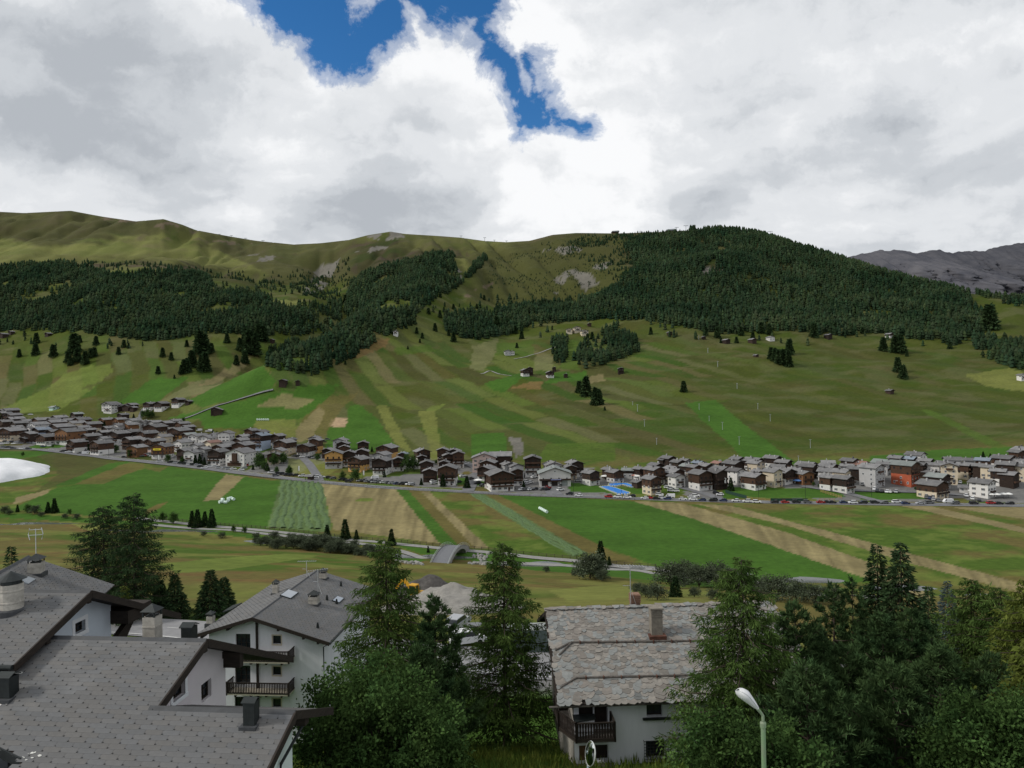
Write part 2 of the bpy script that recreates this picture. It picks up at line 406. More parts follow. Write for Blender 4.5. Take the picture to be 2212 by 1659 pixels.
# --- colours of the land: every field has its own grass; sun patches painted on the alpine slopes
PU = 1106 + RC*XX/YY*F + RS*(CAMZ-Z)/YY*F
PV = 829.5 + RC*(CAMZ-Z)/YY*F - RS*XX/YY*F
jit = 2.2
JU = PU + (fbm(XX/9, YY/9, 51, 3)-0.5)*2*jit*np.clip(DD/500, 0.4, 2)
JV = PV + (fbm(XX/9+40, YY/9, 52, 3)-0.5)*1.2*jit*np.clip(DD/500, 0.4, 2)
def inside(poly, pu, pv):
    poly = np.array(poly, float); x0, y0 = poly.min(0); x1, y1 = poly.max(0)
    m = (pu >= x0) & (pu <= x1) & (pv >= y0) & (pv <= y1); idx = np.nonzero(m.ravel())[0]
    px = pu.ravel()[idx]; py = pv.ravel()[idx]; c = np.zeros(len(idx), bool); n = len(poly)
    for i in range(n):
        ax, ay = poly[i]; bx, by = poly[(i+1) % n]
        if ay == by: continue
        c ^= ((ay > py) != (by > py)) & (px < (bx-ax)*(py-ay)/(by-ay)+ax)
    out = np.zeros(pu.size, bool); out[idx[c]] = True
    return out.reshape(pu.shape)
C = {  # real-world grass, hay, soil and rock colours (linear), plus alpine grass painted sunlit
 'G': (0.045, 0.103, 0.016), 'g': (0.060, 0.104, 0.017), 'o': (0.074, 0.100, 0.017), 'b': (0.108, 0.094, 0.032), 'd': (0.062, 0.066, 0.022),
 't': (0.190, 0.162, 0.082), 'y': (0.150, 0.165, 0.045), 'yg': (0.120, 0.158, 0.036), 's': (0.30, 0.22, 0.14), 'r': (0.135, 0.130, 0.115), 'sw': (0.085, 0.130, 0.050),
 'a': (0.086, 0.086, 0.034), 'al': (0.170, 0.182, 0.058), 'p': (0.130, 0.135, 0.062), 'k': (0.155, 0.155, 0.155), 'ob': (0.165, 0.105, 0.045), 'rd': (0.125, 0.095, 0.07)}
C = {k: np.array(v) for k, v in C.items()}
base = np.empty(Z.shape+(3,))
n_big = fbm(XX/70, YY/40, 61, 4); n_mid = fbm(XX/18+5, YY/9, 62, 4); n_str = fbm(XX/17+YY/60+3, YY/9+7, 63, 5)
def mix3(a, b, t): return a*(1-t[..., None])+b*t[..., None]
def sm(x, a, b):
    t = np.clip((x-a)/(b-a), 0, 1); return t*t*(3-2*t)
# near meadow slope
base[:] = mix3(C['g']*0.95, C['b']*1.05, sm(fbm(XX/24, YY/20, 68, 5)*0.6+n_big*0.4, 0.38, 0.60))
base = mix3(base, C['ob']*0.85, sm(fbm(XX/13+4, YY/9, 69, 5), 0.56, 0.72)*0.6)
base = mix3(base, C['y']*0.95, sm(fbm(XX/18+9, YY/14, 70, 5), 0.50, 0.70)*0.7)
base = mix3(base, C['G']*0.8, (1-sm(DD, 64, 84))*0.92)
# valley floor
vf = DD > np.interp(UU, RIVER_U, RIVER_D)+6
floor = mix3(C['g']*0.95, C['b'], sm(fbm(XX/16, YY/14, 65, 5)*0.6+n_big*0.4, 0.42, 0.58))
floor = mix3(floor, C['yg'], sm(fbm(XX/9, YY/8, 76, 5), 0.52, 0.70)*0.6)
base[vf] = floor[vf]
# slope
slope = mix3(C['o']*0.92, C['g']*0.85, sm(n_big, 0.38, 0.66))
slope = mix3(slope, C['b']*0.85, sm(n_big*0.6+fbm(XX/34, YY/30, 64, 5)*0.4, 0.46, 0.62)*0.6)
slope = mix3(slope, C['p'], sm(fbm(XX/30+8, YY/16+2, 66, 5), 0.52, 0.68)*0.55)
# many narrow, soft hay plots on the lower mountainside
wa = (fbm(XX/80, YY/80, 67, 3)-0.5)*1.1
ca = (XX*0.86+YY*0.50)/17+wa; ia = np.floor(ca)
cb = (YY-XX*0.25)/95+vnoise(ia*7.3, ia*0+2, 4)*3+wa*0.5; ib = np.floor(cb)
def cell(k): return vnoise(ia*3.7+k*11+.5, ib*5.3+.5, 90+k)
soft = np.minimum(np.minimum(ca-ia, 1-(ca-ia))*12, np.minimum(cb-ib, 1-(cb-ib))*30).clip(0, 1)
plot_w = soft*(1-sm(UU, 1250, 1700)*0.75)*(1-sm(DD, 900, 1100))
for k, key in enumerate(('G', 't', 'p', 'b', 'yg', 'd', 'G')):
    slope = mix3(slope, C[key], sm(cell(k), 0.58, 0.72)*plot_w*0.66)
slope = slope*(0.80-0.08*sm(UU, 1100, 1700))[..., None]
sw_ = sm(DD, 470, 540); base = mix3(base, slope, sw_)
# alpine pasture above the woods, sunlit patches painted into its colour
up = sm(PV*-1, -640, -575)
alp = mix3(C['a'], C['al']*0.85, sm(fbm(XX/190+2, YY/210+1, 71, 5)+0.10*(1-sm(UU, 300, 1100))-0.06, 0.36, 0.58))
alp = mix3(alp, C['rd'], sm(fbm(XX/60, YY/70, 72, 5), 0.58, 0.74)*0.8)
alp = mix3(alp, C['a']*0.62, sm(fbm(XX/120+9, YY/90, 73, 5), 0.54, 0.70)*0.7)
alp = mix3(alp, C['rd']*0.9, sm(fbm(XX/16+YY/90, YY/110, 74, 5), 0.60, 0.72)*0.55)
alp = mix3(alp, C['g']*0.8, sm(fbm(XX/85+1, YY/60+6, 75, 5), 0.50, 0.66)*0.6)
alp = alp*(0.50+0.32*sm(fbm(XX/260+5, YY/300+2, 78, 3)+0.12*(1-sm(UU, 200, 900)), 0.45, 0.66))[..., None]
base = mix3(base, alp, up)
FIELDS = [
 ('G', [(26,1100),(125,1053),(161,1048),(244,1033),(312,1012),(369,1009),(527,1029),(605,1040),(580,1143),(330,1120),(180,1113)]),
 ('G', [(112,1051),(234,1001),(283,996),(260,1007),(161,1046)]), ('G', [(-300,985),(0,975),(130,972),(80,985),(0,1000),(-300,1010)]),
 ('d', [(60,1075),(125,1025),(120,1010),(80,985),(150,978),(235,990),(225,1004),(120,1050)]),
 ('b', [(161,1046),(242,1012),(270,1001),(312,1001),(309,1009),(223,1046)]), ('t', [(35,1075),(110,1056),(100,1068),(30,1090)]),
 ('b', [(312,1013),(330,1010),(362,1008),(345,1020)]), ('b', [(312,1105),(340,1090),(366,1083),(345,1098),(318,1112)]),
 ('t', [(439,1082),(475,1079),(527,1030),(488,1025),(468,1046)]),
 ('sw', [(577,1139),(607,1036),(695,1041),(717,1144),(700,1149)]),
 ('t', [(695,1044),(852,1053),(950,1174),(720,1144)]), ('yg', [(765,1080),(780,1076),(800,1077),(808,1081),(795,1084),(772,1084)]),
 ('G', [(852,1053),(879,1056),(992,1181),(950,1174)]), ('b', [(879,1056),(905,1058),(1040,1186),(992,1181)]),
 ('t', [(906,1058),(923,1058),(1056,1183),(1029,1186)]), ('sw', [(1012,1066),(1044,1066),(1269,1195),(1236,1203)]),
 ('b', [(1044,1066),(1074,1068),(1300,1180),(1378,1217),(1269,1195)]),
 ('G', [(1074,1068),(1367,1082),(1500,1122),(1628,1165),(1870,1250),(1850,1262),(1628,1255),(1416,1222),(1300,1180)]),
 ('t', [(1367,1082),(1470,1086),(1700,1150),(1960,1245),(2020,1300),(1870,1250),(1628,1165),(1500,1122)]),
 ('t', [(1500,1088),(1580,1093),(1800,1150),(2212,1262),(2400,1310),(2400,1330),(2212,1283),(1960,1215),(1700,1135)]),
 ('t', [(1948,1093),(2009,1093),(2212,1140),(2400,1180),(2400,1192),(2212,1151)]), ('t', [(2050,1095),(2300,1095),(2300,1125),(2200,1120)]),
 ('G', [(-300,1112),(60,1110),(330,1128),(560,1158),(720,1175),(850,1192),(920,1210),(900,1216),(720,1184),(330,1137),(0,1118)]),
 ('G', [(845,1175),(935,1186),(1060,1196),(1200,1212),(1420,1240),(1600,1265),(1600,1275),(1420,1255),(1300,1243),(1150,1232),(1060,1215),(930,1204)]),
 ('yg', [(350,1217),(480,1205),(620,1196),(690,1200),(640,1209),(480,1232),(380,1238)]), ('y', [(150,1130),(250,1138),(300,1150),(200,1150)]),
 ('y', [(1180,1275),(1330,1262),(1420,1275),(1380,1290),(1230,1300)]), ('r', [(905,1290),(940,1268),(1010,1268),(1060,1300),(1080,1350),(1070,1400),(930,1400),(900,1330)]),
 ('k', [(1030,1385),(1210,1385),(1260,1490),(1000,1490)]),
 # the far slope
 ('G', [(753,875),(777,875),(815,905),(843,945),(862,975),(704,975),(704,955),(708,924),(749,920)]), ('s', [(715,903),(749,902),(749,921),(710,921)]),
 ('y', [(813,877),(836,877),(850,905),(874,950),(890,975),(880,978),(853,958),(830,915)]),
 ('y', [(902,888),(940,886),(952,958),(960,1000),(930,1000),(926,958)]), ('yg', [(930,878),(965,872),(945,886),(918,888)]),
 ('G', [(1016,938),(1092,936),(1095,985),(1018,985)]), ('r', [(1096,945),(1125,945),(1130,965),(1134,990),(1112,990),(1108,965)]),
 ('ob', [(1103,837),(1140,826),(1172,823),(1169,843)]), ('G', [(1047,827),(1124,806),(1135,812),(1089,846),(1068,846)]),
 ('G', [(1193,806),(1269,803),(1262,823),(1179,827)]), ('p', [(1023,747),(1078,730),(1068,768),(1044,801),(1014,798)]),
 ('p', [(1155,772),(1193,761),(1193,801),(1155,801)]), ('g', [(1224,733),(1248,737),(1252,799),(1210,799)]), ('g', [(1075,742),(1150,735),(1155,770),(1070,768)]),
 ('G', [(638,834),(732,830),(708,851),(638,855)]), ('t', [(1270,815),(1300,808),(1310,822),(1275,828)]),
 ('yg', [(0,884),(107,836),(141,806),(200,790),(241,782),(244,803),(188,849),(127,887),(-200,910)]), ('d', [(170,842),(196,828),(216,826),(196,842)]),
 ('G', [(254,873),(328,819),(412,813),(335,873)]), ('p', [(338,870),(425,823),(486,813),(475,836),(402,860)]),
 ('t', [(425,835),(520,780),(550,770),(520,800),(460,830)]),
 ('G', [(402,866),(486,826),(569,789),(596,823),(586,843),(435,880)]), ('G', [(362,903),(583,850),(713,829),(727,846),(656,903),(610,912)]),
 ('t', [(553,876),(610,852),(683,863),(643,883)]), ('b', [(656,903),(713,856),(775,850),(740,880),(690,960),(640,940)]),
 ('t', [(640,925),(690,880),(705,890),(670,950),(640,955)]), ('y', [(540,910),(640,905),(640,945),(560,935)]), ('G', [(430,905),(560,905),(540,925),(440,925)]),
 ('al', [(543,654),(600,648),(656,650),(650,663),(570,664)]),  # patch of sunlight painted as paler grass
 
 ('ob', [(745,765),(800,735),(850,730),(830,750),(770,775)]), ('g', [(850,752),(930,745),(940,758),(860,768)]),
 ('G', [(1479,869),(1546,865),(1613,920),(1727,1005),(1613,1005),(1577,960),(1518,909)]), ('g', [(1987,885),(2010,885),(2200,976),(2168,980)]),
  ('g', [(1180,960),(1330,955),(1330,995),(1160,995)]),
 ('y', [(2080,810),(2180,795),(2300,830),(2250,850),(2130,835)]), ('G', [(1880,985),(2050,970),(2212,965),(2400,970),(2400,990),(1880,1000)]),
 # village greens
 ('G', [(1226,1040),(1300,1050),(1420,1060),(1420,1068),(1230,1062)]), ('G', [(1560,1053),(1800,1055),(1830,1075),(1560,1078)]),
 ('G', [(1840,1063),(2010,1062),(2000,1078),(1860,1080)]), ('G', [(940,1030),(1060,1032),(1060,1050),(930,1045)]), ('y', [(620,990),(690,992),(740,1010),(700,1030),(620,1020)]),
 ('G', [(100,950),(150,960),(130,968),(60,968)]),
 # bare rock and scree
 ('r', [(1178,640),(1200,600),(1235,580),(1262,590),(1290,572),(1325,563),(1318,580),(1290,612),(1250,640),(1215,645)]),
 ('r', [(1500,600),(1545,560),(1560,530),(1572,545),(1560,580),(1520,612)]), ('r', [(655,630),(690,575),(735,560),(720,590),(700,625),(665,640)]),
 ('r', [(975,555),(995,590),(1000,605),(990,620),(965,590)]), ('rd', [(1000,640),(1040,620),(1075,605),(1060,618),(1010,645)]),
 ('r', [(790,512),(830,502),(860,500),(875,512),(830,520)]), ('r', [(765,545),(800,530),(840,535),(800,545)]), ('rd', [(330,490),(360,478),(400,490),(380,500)]),
 ('rd', [(420,515),(480,520),(560,525),(500,530)]), ('rd', [(200,470),(240,468),(300,478),(250,480)]), ('rd', [(250,600),(330,585),(350,600),(300,620)]),
 ('r', [(530,552),(585,545),(600,560),(560,566)]), ('r', [(1140,545),(1240,530),(1260,540),(1190,555)]),
]
# painted light: dark summits, sunlit band below them; scrub-green hollow in the middle
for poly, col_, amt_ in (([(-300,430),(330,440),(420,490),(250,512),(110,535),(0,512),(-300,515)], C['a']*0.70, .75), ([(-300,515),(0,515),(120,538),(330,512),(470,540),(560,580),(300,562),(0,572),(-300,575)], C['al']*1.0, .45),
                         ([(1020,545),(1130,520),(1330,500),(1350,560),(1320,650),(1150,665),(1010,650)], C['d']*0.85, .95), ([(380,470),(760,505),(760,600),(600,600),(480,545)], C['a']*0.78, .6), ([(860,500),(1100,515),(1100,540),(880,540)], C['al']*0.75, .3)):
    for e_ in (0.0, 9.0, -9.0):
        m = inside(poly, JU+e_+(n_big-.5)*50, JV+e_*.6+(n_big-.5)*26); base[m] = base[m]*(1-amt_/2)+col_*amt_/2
for poly in ([(-300,900),(0,900),(300,905),(420,935),(520,955),(690,960),(720,985),(690,1035),(520,1018),(300,992),(0,964),(-300,955)], [(700,975),(1000,995),(1130,1008),(1300,1010),(1560,1010),(1880,1003),(2300,990),(2300,1088),(1300,1074),(1000,1058),(760,1040)]):
    m = inside(poly, JU, JV) & (fbm(XX/22, YY/22, 85, 3) > 0.46)
    base[m] = C['k']*(0.75+0.4*n_mid[m][:, None])
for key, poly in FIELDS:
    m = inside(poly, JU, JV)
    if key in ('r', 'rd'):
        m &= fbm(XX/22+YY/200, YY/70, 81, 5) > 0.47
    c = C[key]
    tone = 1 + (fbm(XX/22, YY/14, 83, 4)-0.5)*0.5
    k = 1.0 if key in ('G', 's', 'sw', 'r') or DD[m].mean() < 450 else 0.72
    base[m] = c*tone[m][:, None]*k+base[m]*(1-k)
# mowing lines on the flat fields
st = np.sin((XX*0.92+YY*0.39)*1.15)*0.5+0.5
for key, poly in FIELDS[9:20]:
    if key in ('t', 'sw'):
        m = inside(poly, PU, PV)
        ax = np.array(poly[0], float); k = (fbm(XX/5+(PU)/14, YY/60, 91, 2)-0.5)
        base[m] *= (1+k[m]*0.8)[:, None]
tm = mat('land', (0.82, 0.82, 0.82), rough=0.95, col2=(1.25, 1.22, 1.15), scale=0.35, attr=True, spec=0.05, bump=0.6, bscale=1.6, detail=9.0)
fi = (np.arange(NCOL-1)[:, None]*NROW+np.arange(NROW-1)[None, :]).ravel()
faces = np.stack([fi, fi+NROW, fi+NROW+1, fi+1], 1)
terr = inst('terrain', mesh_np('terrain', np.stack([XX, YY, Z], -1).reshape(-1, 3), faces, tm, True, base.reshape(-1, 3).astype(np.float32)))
tag(terr, 'grassy alpine valley floor and mountainside patched with hay meadows', 'terrain', kind='structure')
# far rocky range on the right
def range_mesh(name, D0, pts, depth, seed, col, label):
    nu, rows = 320, 150
    us = np.linspace(pts[0][0], pts[-1][0], nu); vs = np.interp(us, [p[0] for p in pts], [p[1] for p in pts])
    vs = vs+(fbm(us/14., us*0, seed+9, 4)-.5)*7
    tops = np.array([tuple(at(u, v, D0)) for u, v in zip(us, vs)]); t = np.linspace(0, 1, rows)[None, :]
    V = np.zeros((nu, rows, 3)); V[..., 0] = tops[:, 0:1]*(1-.1*t); V[..., 1] = D0-depth*t; V[..., 2] = tops[:, 2:3]-(tops[:, 2:3]+80)*t**.92
    e = V[..., 0]/300.; h = V[..., 2]/420.
    n = fbm(e+3, h+seed, seed, 6, .6)-.5; rid = np.abs(fbm(e*1.6, h*.5+4, seed+3, 6, .62)-.5)*2
    amt = np.minimum(1, t*5)
    V[..., 1] += n*900*amt-(1-rid)**2*700*amt; V[..., 2] += n*110*amt-(1-rid)**3*120*amt
    fi = (np.arange(nu-1)[:, None]*rows+np.arange(rows-1)[None, :]).ravel()
    o = inst(name, mesh_np(name, V.reshape(-1, 3), np.stack([fi, fi+rows, fi+rows+1, fi+1], 1), col, True))
    return tag(o, label, 'mountain', kind='structure')
rock = mat('rock_far', (0.055, 0.058, 0.072), rough=0.95, col2=(0.125, 0.122, 0.132), scale=0.004, stretch=(1, 1, 0.5), spec=0.05, detail=12)
rock2 = mat('rock_far_dark', (0.045, 0.048, 0.060), rough=0.95, col2=(0.09, 0.09, 0.10), scale=0.005, spec=0.05, detail=10)
range_mesh('mountain', 6000, [(1700,600),(1800,562),(1858,550),(1900,542),(1945,540),(1985,548),(2050,562),(2120,585),(2212,610),(2500,640)], 1600, 5, rock, 'nearer grey rocky range at the right edge')
range_mesh('mountain', 7400, [(1800,600),(1900,575),(1985,548),(2015,538),(2060,545),(2120,542),(2160,533),(2212,524),(2320,520),(2500,540)], 1400, 9, rock2, 'farther dark rocky summit at the right edge')

# ------------------------------------------------------------------ roads, paths, water
def ribbon(name, pts, width, material, label, dz=0.12, cat='road', step=4.0, kind='structure'):
    P = [Vector(p) for p in pts]; Q = []
    for a, b in zip(P[:-1], P[1:]):
        n = max(1, int((b-a).length/step))
        Q += [a.lerp(b, i/n) for i in range(n)]
    Q.append(P[-1])
    for _ in range(3): Q = [Q[0]]+[(Q[i-1]+Q[i]*2+Q[i+1])/4 for i in range(1, len(Q)-1)]+[Q[-1]]
    vs = []; K = 5
    for i, q in enumerate(Q):
        t = (Q[min(i+1, len(Q)-1)]-Q[max(i-1, 0)]); t.z = 0; t.normalize(); s = Vector((t.y, -t.x, 0))
        w = width(i/(len(Q)-1)) if callable(width) else width
        zz = [ground(q.x+s.x*w*(k/(K-1)-0.5), q.y+s.y*w*(k/(K-1)-0.5)) for k in range(K)]
        zc = max(zz)
        for k in range(K):
            f = k/(K-1)-0.5
            vs.append((q.x+s.x*w*f, q.y+s.y*w*f, 0.5*zz[k]+0.5*zc+dz))
    n = len(Q); fs = [(i*K+k, i*K+k+1, (i+1)*K+k+1, (i+1)*K+k) for i in range(n-1) for k in range(K-1)]
    o = inst(name, mesh_np(name, np.array(vs), np.array(fs), material, True)); tag(o, label, cat, kind=kind)
    return o, Q
asph = mat('asphalt', (0.15, 0.152, 0.158), rough=0.9, var=0.25, scale=0.3, spec=0.2)
gravel = mat('path_gravel', (0.24, 0.237, 0.228), rough=0.95, var=0.15, scale=0.5, spec=0.1)
water = mat('river_water', (0.07, 0.078, 0.078), rough=0.2, col2=(0.13, 0.135, 0.13), scale=0.5, spec=0.5)
def gpts(l): return [on_ground(u, v) for u, v in l]
ROADUV = [(-250,962),(0,968),(60,970),(130,976),(230,989),(300,996),(420,1009),(520,1022),(640,1036),(720,1044),(800,1051),(900,1057),(1000,1062),(1106,1068),(1250,1073),(1400,1078),(1500,1081),(1700,1086),(1900,1089),(2212,1092),(2500,1096)]
main_road, ROADQ = ribbon('main_road', gpts(ROADUV), 9.0, asph, 'long grey valley road running in front of the whole village')
ribbon('path', gpts([(290,1119),(330,1124),(440,1135),(543,1144),(700,1160),(854,1175),(935,1183),(1056,1193),(1131,1203),(1249,1212),(1315,1222),(1417,1230),(1543,1247),(1700,1268),(1900,1297)]), 3.4, gravel, 'upper pale footpath along the wooden fence by the river', cat='path')
ribbon('path', gpts([(330,1134),(440,1143),(543,1150),(585,1155),(710,1167),(764,1173),(850,1187),(900,1199),(930,1207)]), 3.0, gravel, 'lower pale footpath left of the arched bridge', cat='path')
ribbon('path', gpts([(1022,1216),(1070,1215),(1131,1217),(1249,1224),(1301,1229),(1419,1239),(1510,1252),(1650,1272)]), 3.2, gravel, 'lower pale footpath right of the arched bridge', cat='path')
rivpts = [Vector(((u-1106)/F*(d+4), d+4, 0)) for u, d in [(-420,362),(0,345),(330,318),(700,280),(1000,252),(1300,240),(1600,226),(2000,206),(2212,198),(2600,187)]]
ribbon('river', rivpts, 9.0, water, 'shallow grey mountain river behind the near meadow', dz=-0.15, cat='river')
near_road, NRQ = ribbon('near_road', [Vector(((u-1106)/F*d, d, 0)) for u, d in [(-420,105),(-100,101),(300,96),(700,87),(1130,79),(1700,75),(2600,72)]], 7.5, mat('asphalt_near', (0.235, 0.235, 0.24), rough=0.9, var=0.15, scale=0.6, spec=0.2), 'light grey road passing behind the near houses and trees')
white_paint = mat('road_paint', (0.62, 0.62, 0.60), rough=0.8, var=0.1)
def stripe(Q, off, w, name, dash=None, parent=None, dz=0.02):
    mb = MB(); d = 0
    for a, b in zip(Q[:-1], Q[1:]):
        t = b-a; t.z = 0; L_ = t.length; t.normalize(); s = Vector((t.y, -t.x, 0))
        if dash is None or (d % dash) < dash*0.5:
            ps = [a+s*(off-w/2), a+s*(off+w/2), b+s*(off+w/2), b+s*(off-w/2)]
            mb.add([(p.x, p.y, ground(p.x, p.y)+0.17+dz) for p in ps], [(0, 1, 2, 3)])
        d += L_
    return mb.build(name, white_paint, parent)
stripe(NRQ, 0.0, 0.16, 'centre_line', 8.0, near_road, 0.06); stripe(NRQ, 3.3, 0.16, 'edge_line', None, near_road, 0.06)
stripe(ROADQ, -4.0, 0.25, 'edge_line', None, main_road, 0.03)
# side roads, streets and lots of the village and hillside
for pts, w, lab in [([(305,945),(360,915),(440,888),(520,862),(560,850),(590,843)], 4.5, 'narrow pale lane climbing the green slope above the left village'),
                 ([(300,908),(305,893),(312,880),(330,872)], 4.0, 'short lane leading up to the upper left farmhouses'),
                 ([(1010,1062),(1018,1045),(1028,1030),(1035,1018),(1030,1008),(1010,1003)], 7.5, 'village street entering between chalets near the crossing'),
                 ([(690,1038),(680,1020),(670,1005),(655,990)], 6.0, 'side street beside the white striped hotel'),
                 ([(1200,1070),(1190,1058),(1185,1045),(1195,1030)], 9.0, 'forecourt lane in front of the white garage building'),
                 ([(1560,1080),(1530,1068),(1490,1058),(1455,1048),(1430,1040)], 6.0, 'paved lane rising behind the parked cars to the white house'),
                 ([(1920,1088),(1870,1076),(1820,1063),(1770,1056),(1730,1050)], 6.0, 'sloping lane with yellow fence beside the village green'),
                 ([(1800,1058),(1900,1062),(2000,1064),(2080,1070)], 5.0, 'pale lane behind the long village lawn'),
                 ([(1038,808),(1060,800),(1105,812)], 2.5, 'thin farm track crossing the mid slope'), ([(1110,776),(1140,770),(1200,750)], 2.5, 'thin farm track below the stone farmhouses')]:
    ribbon('lane', gpts(pts), w, asph if w > 3 else gravel, lab, cat='lane', dz=0.2)
# ------------------------------------------------------------------ near houses
wood_dark = mat('wood_dark', (0.022, 0.016, 0.012), rough=0.75, var=0.5, scale=2.0, stretch=(1, 1, 8), bump=0.2)
wood_black = mat('wood_balcony', (0.018, 0.012, 0.010), rough=0.7, var=0.5, scale=3.0)
wood_grey = mat('wood_weathered', (0.10, 0.09, 0.08), rough=0.9, var=0.45, scale=5.0, bump=0.3)
tile_mat = mat('roof_tile', (0.104, 0.104, 0.104), rough=0.85, col2=(0.152, 0.151, 0.149), scale=0.9, attr=True, spec=0.25, bump=0.15, bscale=60)
deck_mat = mat('roof_deck', (0.085, 0.082, 0.08), rough=0.9)
flash_mat = mat('metal_flashing', (0.045, 0.048, 0.052), rough=0.6, var=0.25)
plaster_w = mat('plaster_white', (0.62, 0.635, 0.68), col2=(0.74, 0.755, 0.80), rough=0.95, scale=1.1, stretch=(1, 1, .22), bump=0.15, bscale=25, spec=0.1, detail=8)
plaster_b = mat('plaster_bluewhite', (0.56, 0.62, 0.68), rough=0.95, var=0.05, scale=0.9, bump=0.2, bscale=25, spec=0.1)
plaster_p = mat('plaster_pink', (0.62, 0.58, 0.60), rough=0.95, var=0.05, scale=0.9, bump=0.2, bscale=25, spec=0.1)
plaster_g = mat('plaster_greenish', (0.60, 0.68, 0.66), rough=0.95, var=0.05, scale=0.9, bump=0.2, bscale=25, spec=0.1)
trim_w = mat('trim_white', (0.72, 0.74, 0.76), rough=0.8, var=0.04)
trim_c = mat('trim_cream', (0.52, 0.47, 0.38), rough=0.9, var=0.08)
glass = glass_mat('window_glass')
chim_mat = mat('chimney_render', (0.36, 0.34, 0.30), rough=0.95, var=0.3, scale=3.0, bump=0.2)
dark_metal = mat('dark_metal', (0.025, 0.03, 0.03), rough=0.5, var=0.3, metal=0.4)
alu = mat('aluminium', (0.55, 0.57, 0.58), rough=0.4, metal=0.7, var=0.1)
sky_glass = mat('skylight_glass', (0.30, 0.33, 0.36), rough=0.08, var=0.05, spec=0.8)
class Frame:
    def __init__(s, name, origin, yaw, label, cat='house', group=None):
        s.o = Vector(origin); s.yaw = yaw; s.root = empty(name, origin, yaw, label, cat, group)
        s.ex = Vector((math.cos(yaw), math.sin(yaw), 0)); s.ey = Vector((-math.sin(yaw), math.cos(yaw), 0))
    def loc(s, P): d = P-s.o; return Vector((d.dot(s.ex), d.dot(s.ey), d.z))
    def world(s, p): return s.o + s.ex*p[0] + s.ey*p[1] + Vector((0, 0, p[2]))
    def hity(s, u, v, y): return s.loc(hit(u, v, s.world((0, y, 0)), s.ey))
    def hitx(s, u, v, x): return s.loc(hit(u, v, s.world((x, 0, 0)), s.ex))
    def hitslope(s, u, v, p, nl):
        n = s.ex*nl[0]+s.ey*nl[1]+Vector((0, 0, nl[2])); return s.loc(hit(u, v, s.world(p), n))
def holed_wall(name, outer, holes, fn, material, parent, depth=0.22, reveal=None):
    """flat wall with window openings; fn(a, b, d) gives the local point, d = depth behind the face"""
    bm = bmesh.new(); edges = []
    def loop(pts):
        vs = [bm.verts.new(fn(a, b, 0)) for a, b in pts]
        for i in range(len(vs)): edges.append(bm.edges.new((vs[i], vs[(i+1) % len(vs)])))
        return vs
    loop(outer); hl = [loop([(a0, b0), (a1, b0), (a1, b1), (a0, b1)]) for a0, a1, b0, b1 in holes]
    bmesh.ops.triangle_fill(bm, edges=edges, use_beauty=True)
    for h, (a0, a1, b0, b1) in zip(hl, holes):
        back = [bm.verts.new(fn(a, b, depth)) for a, b in ((a0, b0), (a1, b0), (a1, b1), (a0, b1))]
        for i in range(4): bm.faces.new((h[i], h[(i+1) % 4], back[(i+1) % 4], back[i]))
    me = bpy.data.meshes.new(name); bm.to_mesh(me); bm.free(); me.materials.append(material)
    return inst(name, me, parent)
def window_in(parent, hole, fn, depth=0.2, frame=None, mull=1, trans=1, name='window', pane_mat=None):
    a0, a1, b0, b1 = hole; frame = frame or wood_dark; t = 0.05
    def bx(mb, p0, p1, q0, q1, d0, d1):
        ps = [fn(a, b, d) for d in (d0, d1) for a, b in ((p0, q0), (p1, q0), (p1, q1), (p0, q1))]
        mb.add(ps, [(0,3,2,1),(4,5,6,7),(0,1,5,4),(1,2,6,5),(2,3,7,6),(3,0,4,7)])
    mb = MB(); d0, d1 = depth-0.06, depth-0.01
    bx(mb, a0, a1, b0, b0+t, d0, d1); bx(mb, a0, a1, b1-t, b1, d0, d1); bx(mb, a0, a0+t, b0+t, b1-t, d0, d1); bx(mb, a1-t, a1, b0+t, b1-t, d0, d1)
    for i in range(mull):
        c = a0+(a1-a0)*(i+1)/(mull+1); bx(mb, c-t*0.4, c+t*0.4, b0+t, b1-t, d0, d1)
    for i in range(trans):
        c = b0+(b1-b0)*(i+1)/(trans+1); bx(mb, a0+t, a1-t, c-t*0.3, c+t*0.3, d0+0.01, d1-0.01)
    o = mb.build(name, frame, parent)
    p = MB(); bx(p, a0, a1, b0, b1, depth-0.005, depth+0.01); p.build('pane', pane_mat or glass, o)
    return o
def surround(parent, hole, fn, w=0.12, material=None, proud=0.02, name='window_surround', sill=True):
    a0, a1, b0, b1 = hole; mb = MB()
    def bx(p0, p1, q0, q1, d0, d1):
        ps = [fn(a, b, d) for d in (d0, d1) for a, b in ((p0, q0), (p1, q0), (p1, q1), (p0, q1))]
        mb.add(ps, [(0,3,2,1),(4,5,6,7),(0,1,5,4),(1,2,6,5),(2,3,7,6),(3,0,4,7)])
    bx(a0-w, a1+w, b1, b1+w, -proud, 0.03); bx(a0-w, a0, b0, b1, -proud, 0.03); bx(a1, a1+w, b0, b1, -proud, 0.03)
    bx(a0-w, a1+w, b0-w, b0, -proud-(0.03 if sill else 0), 0.03)
    return mb.build(name, material or trim_w, parent)
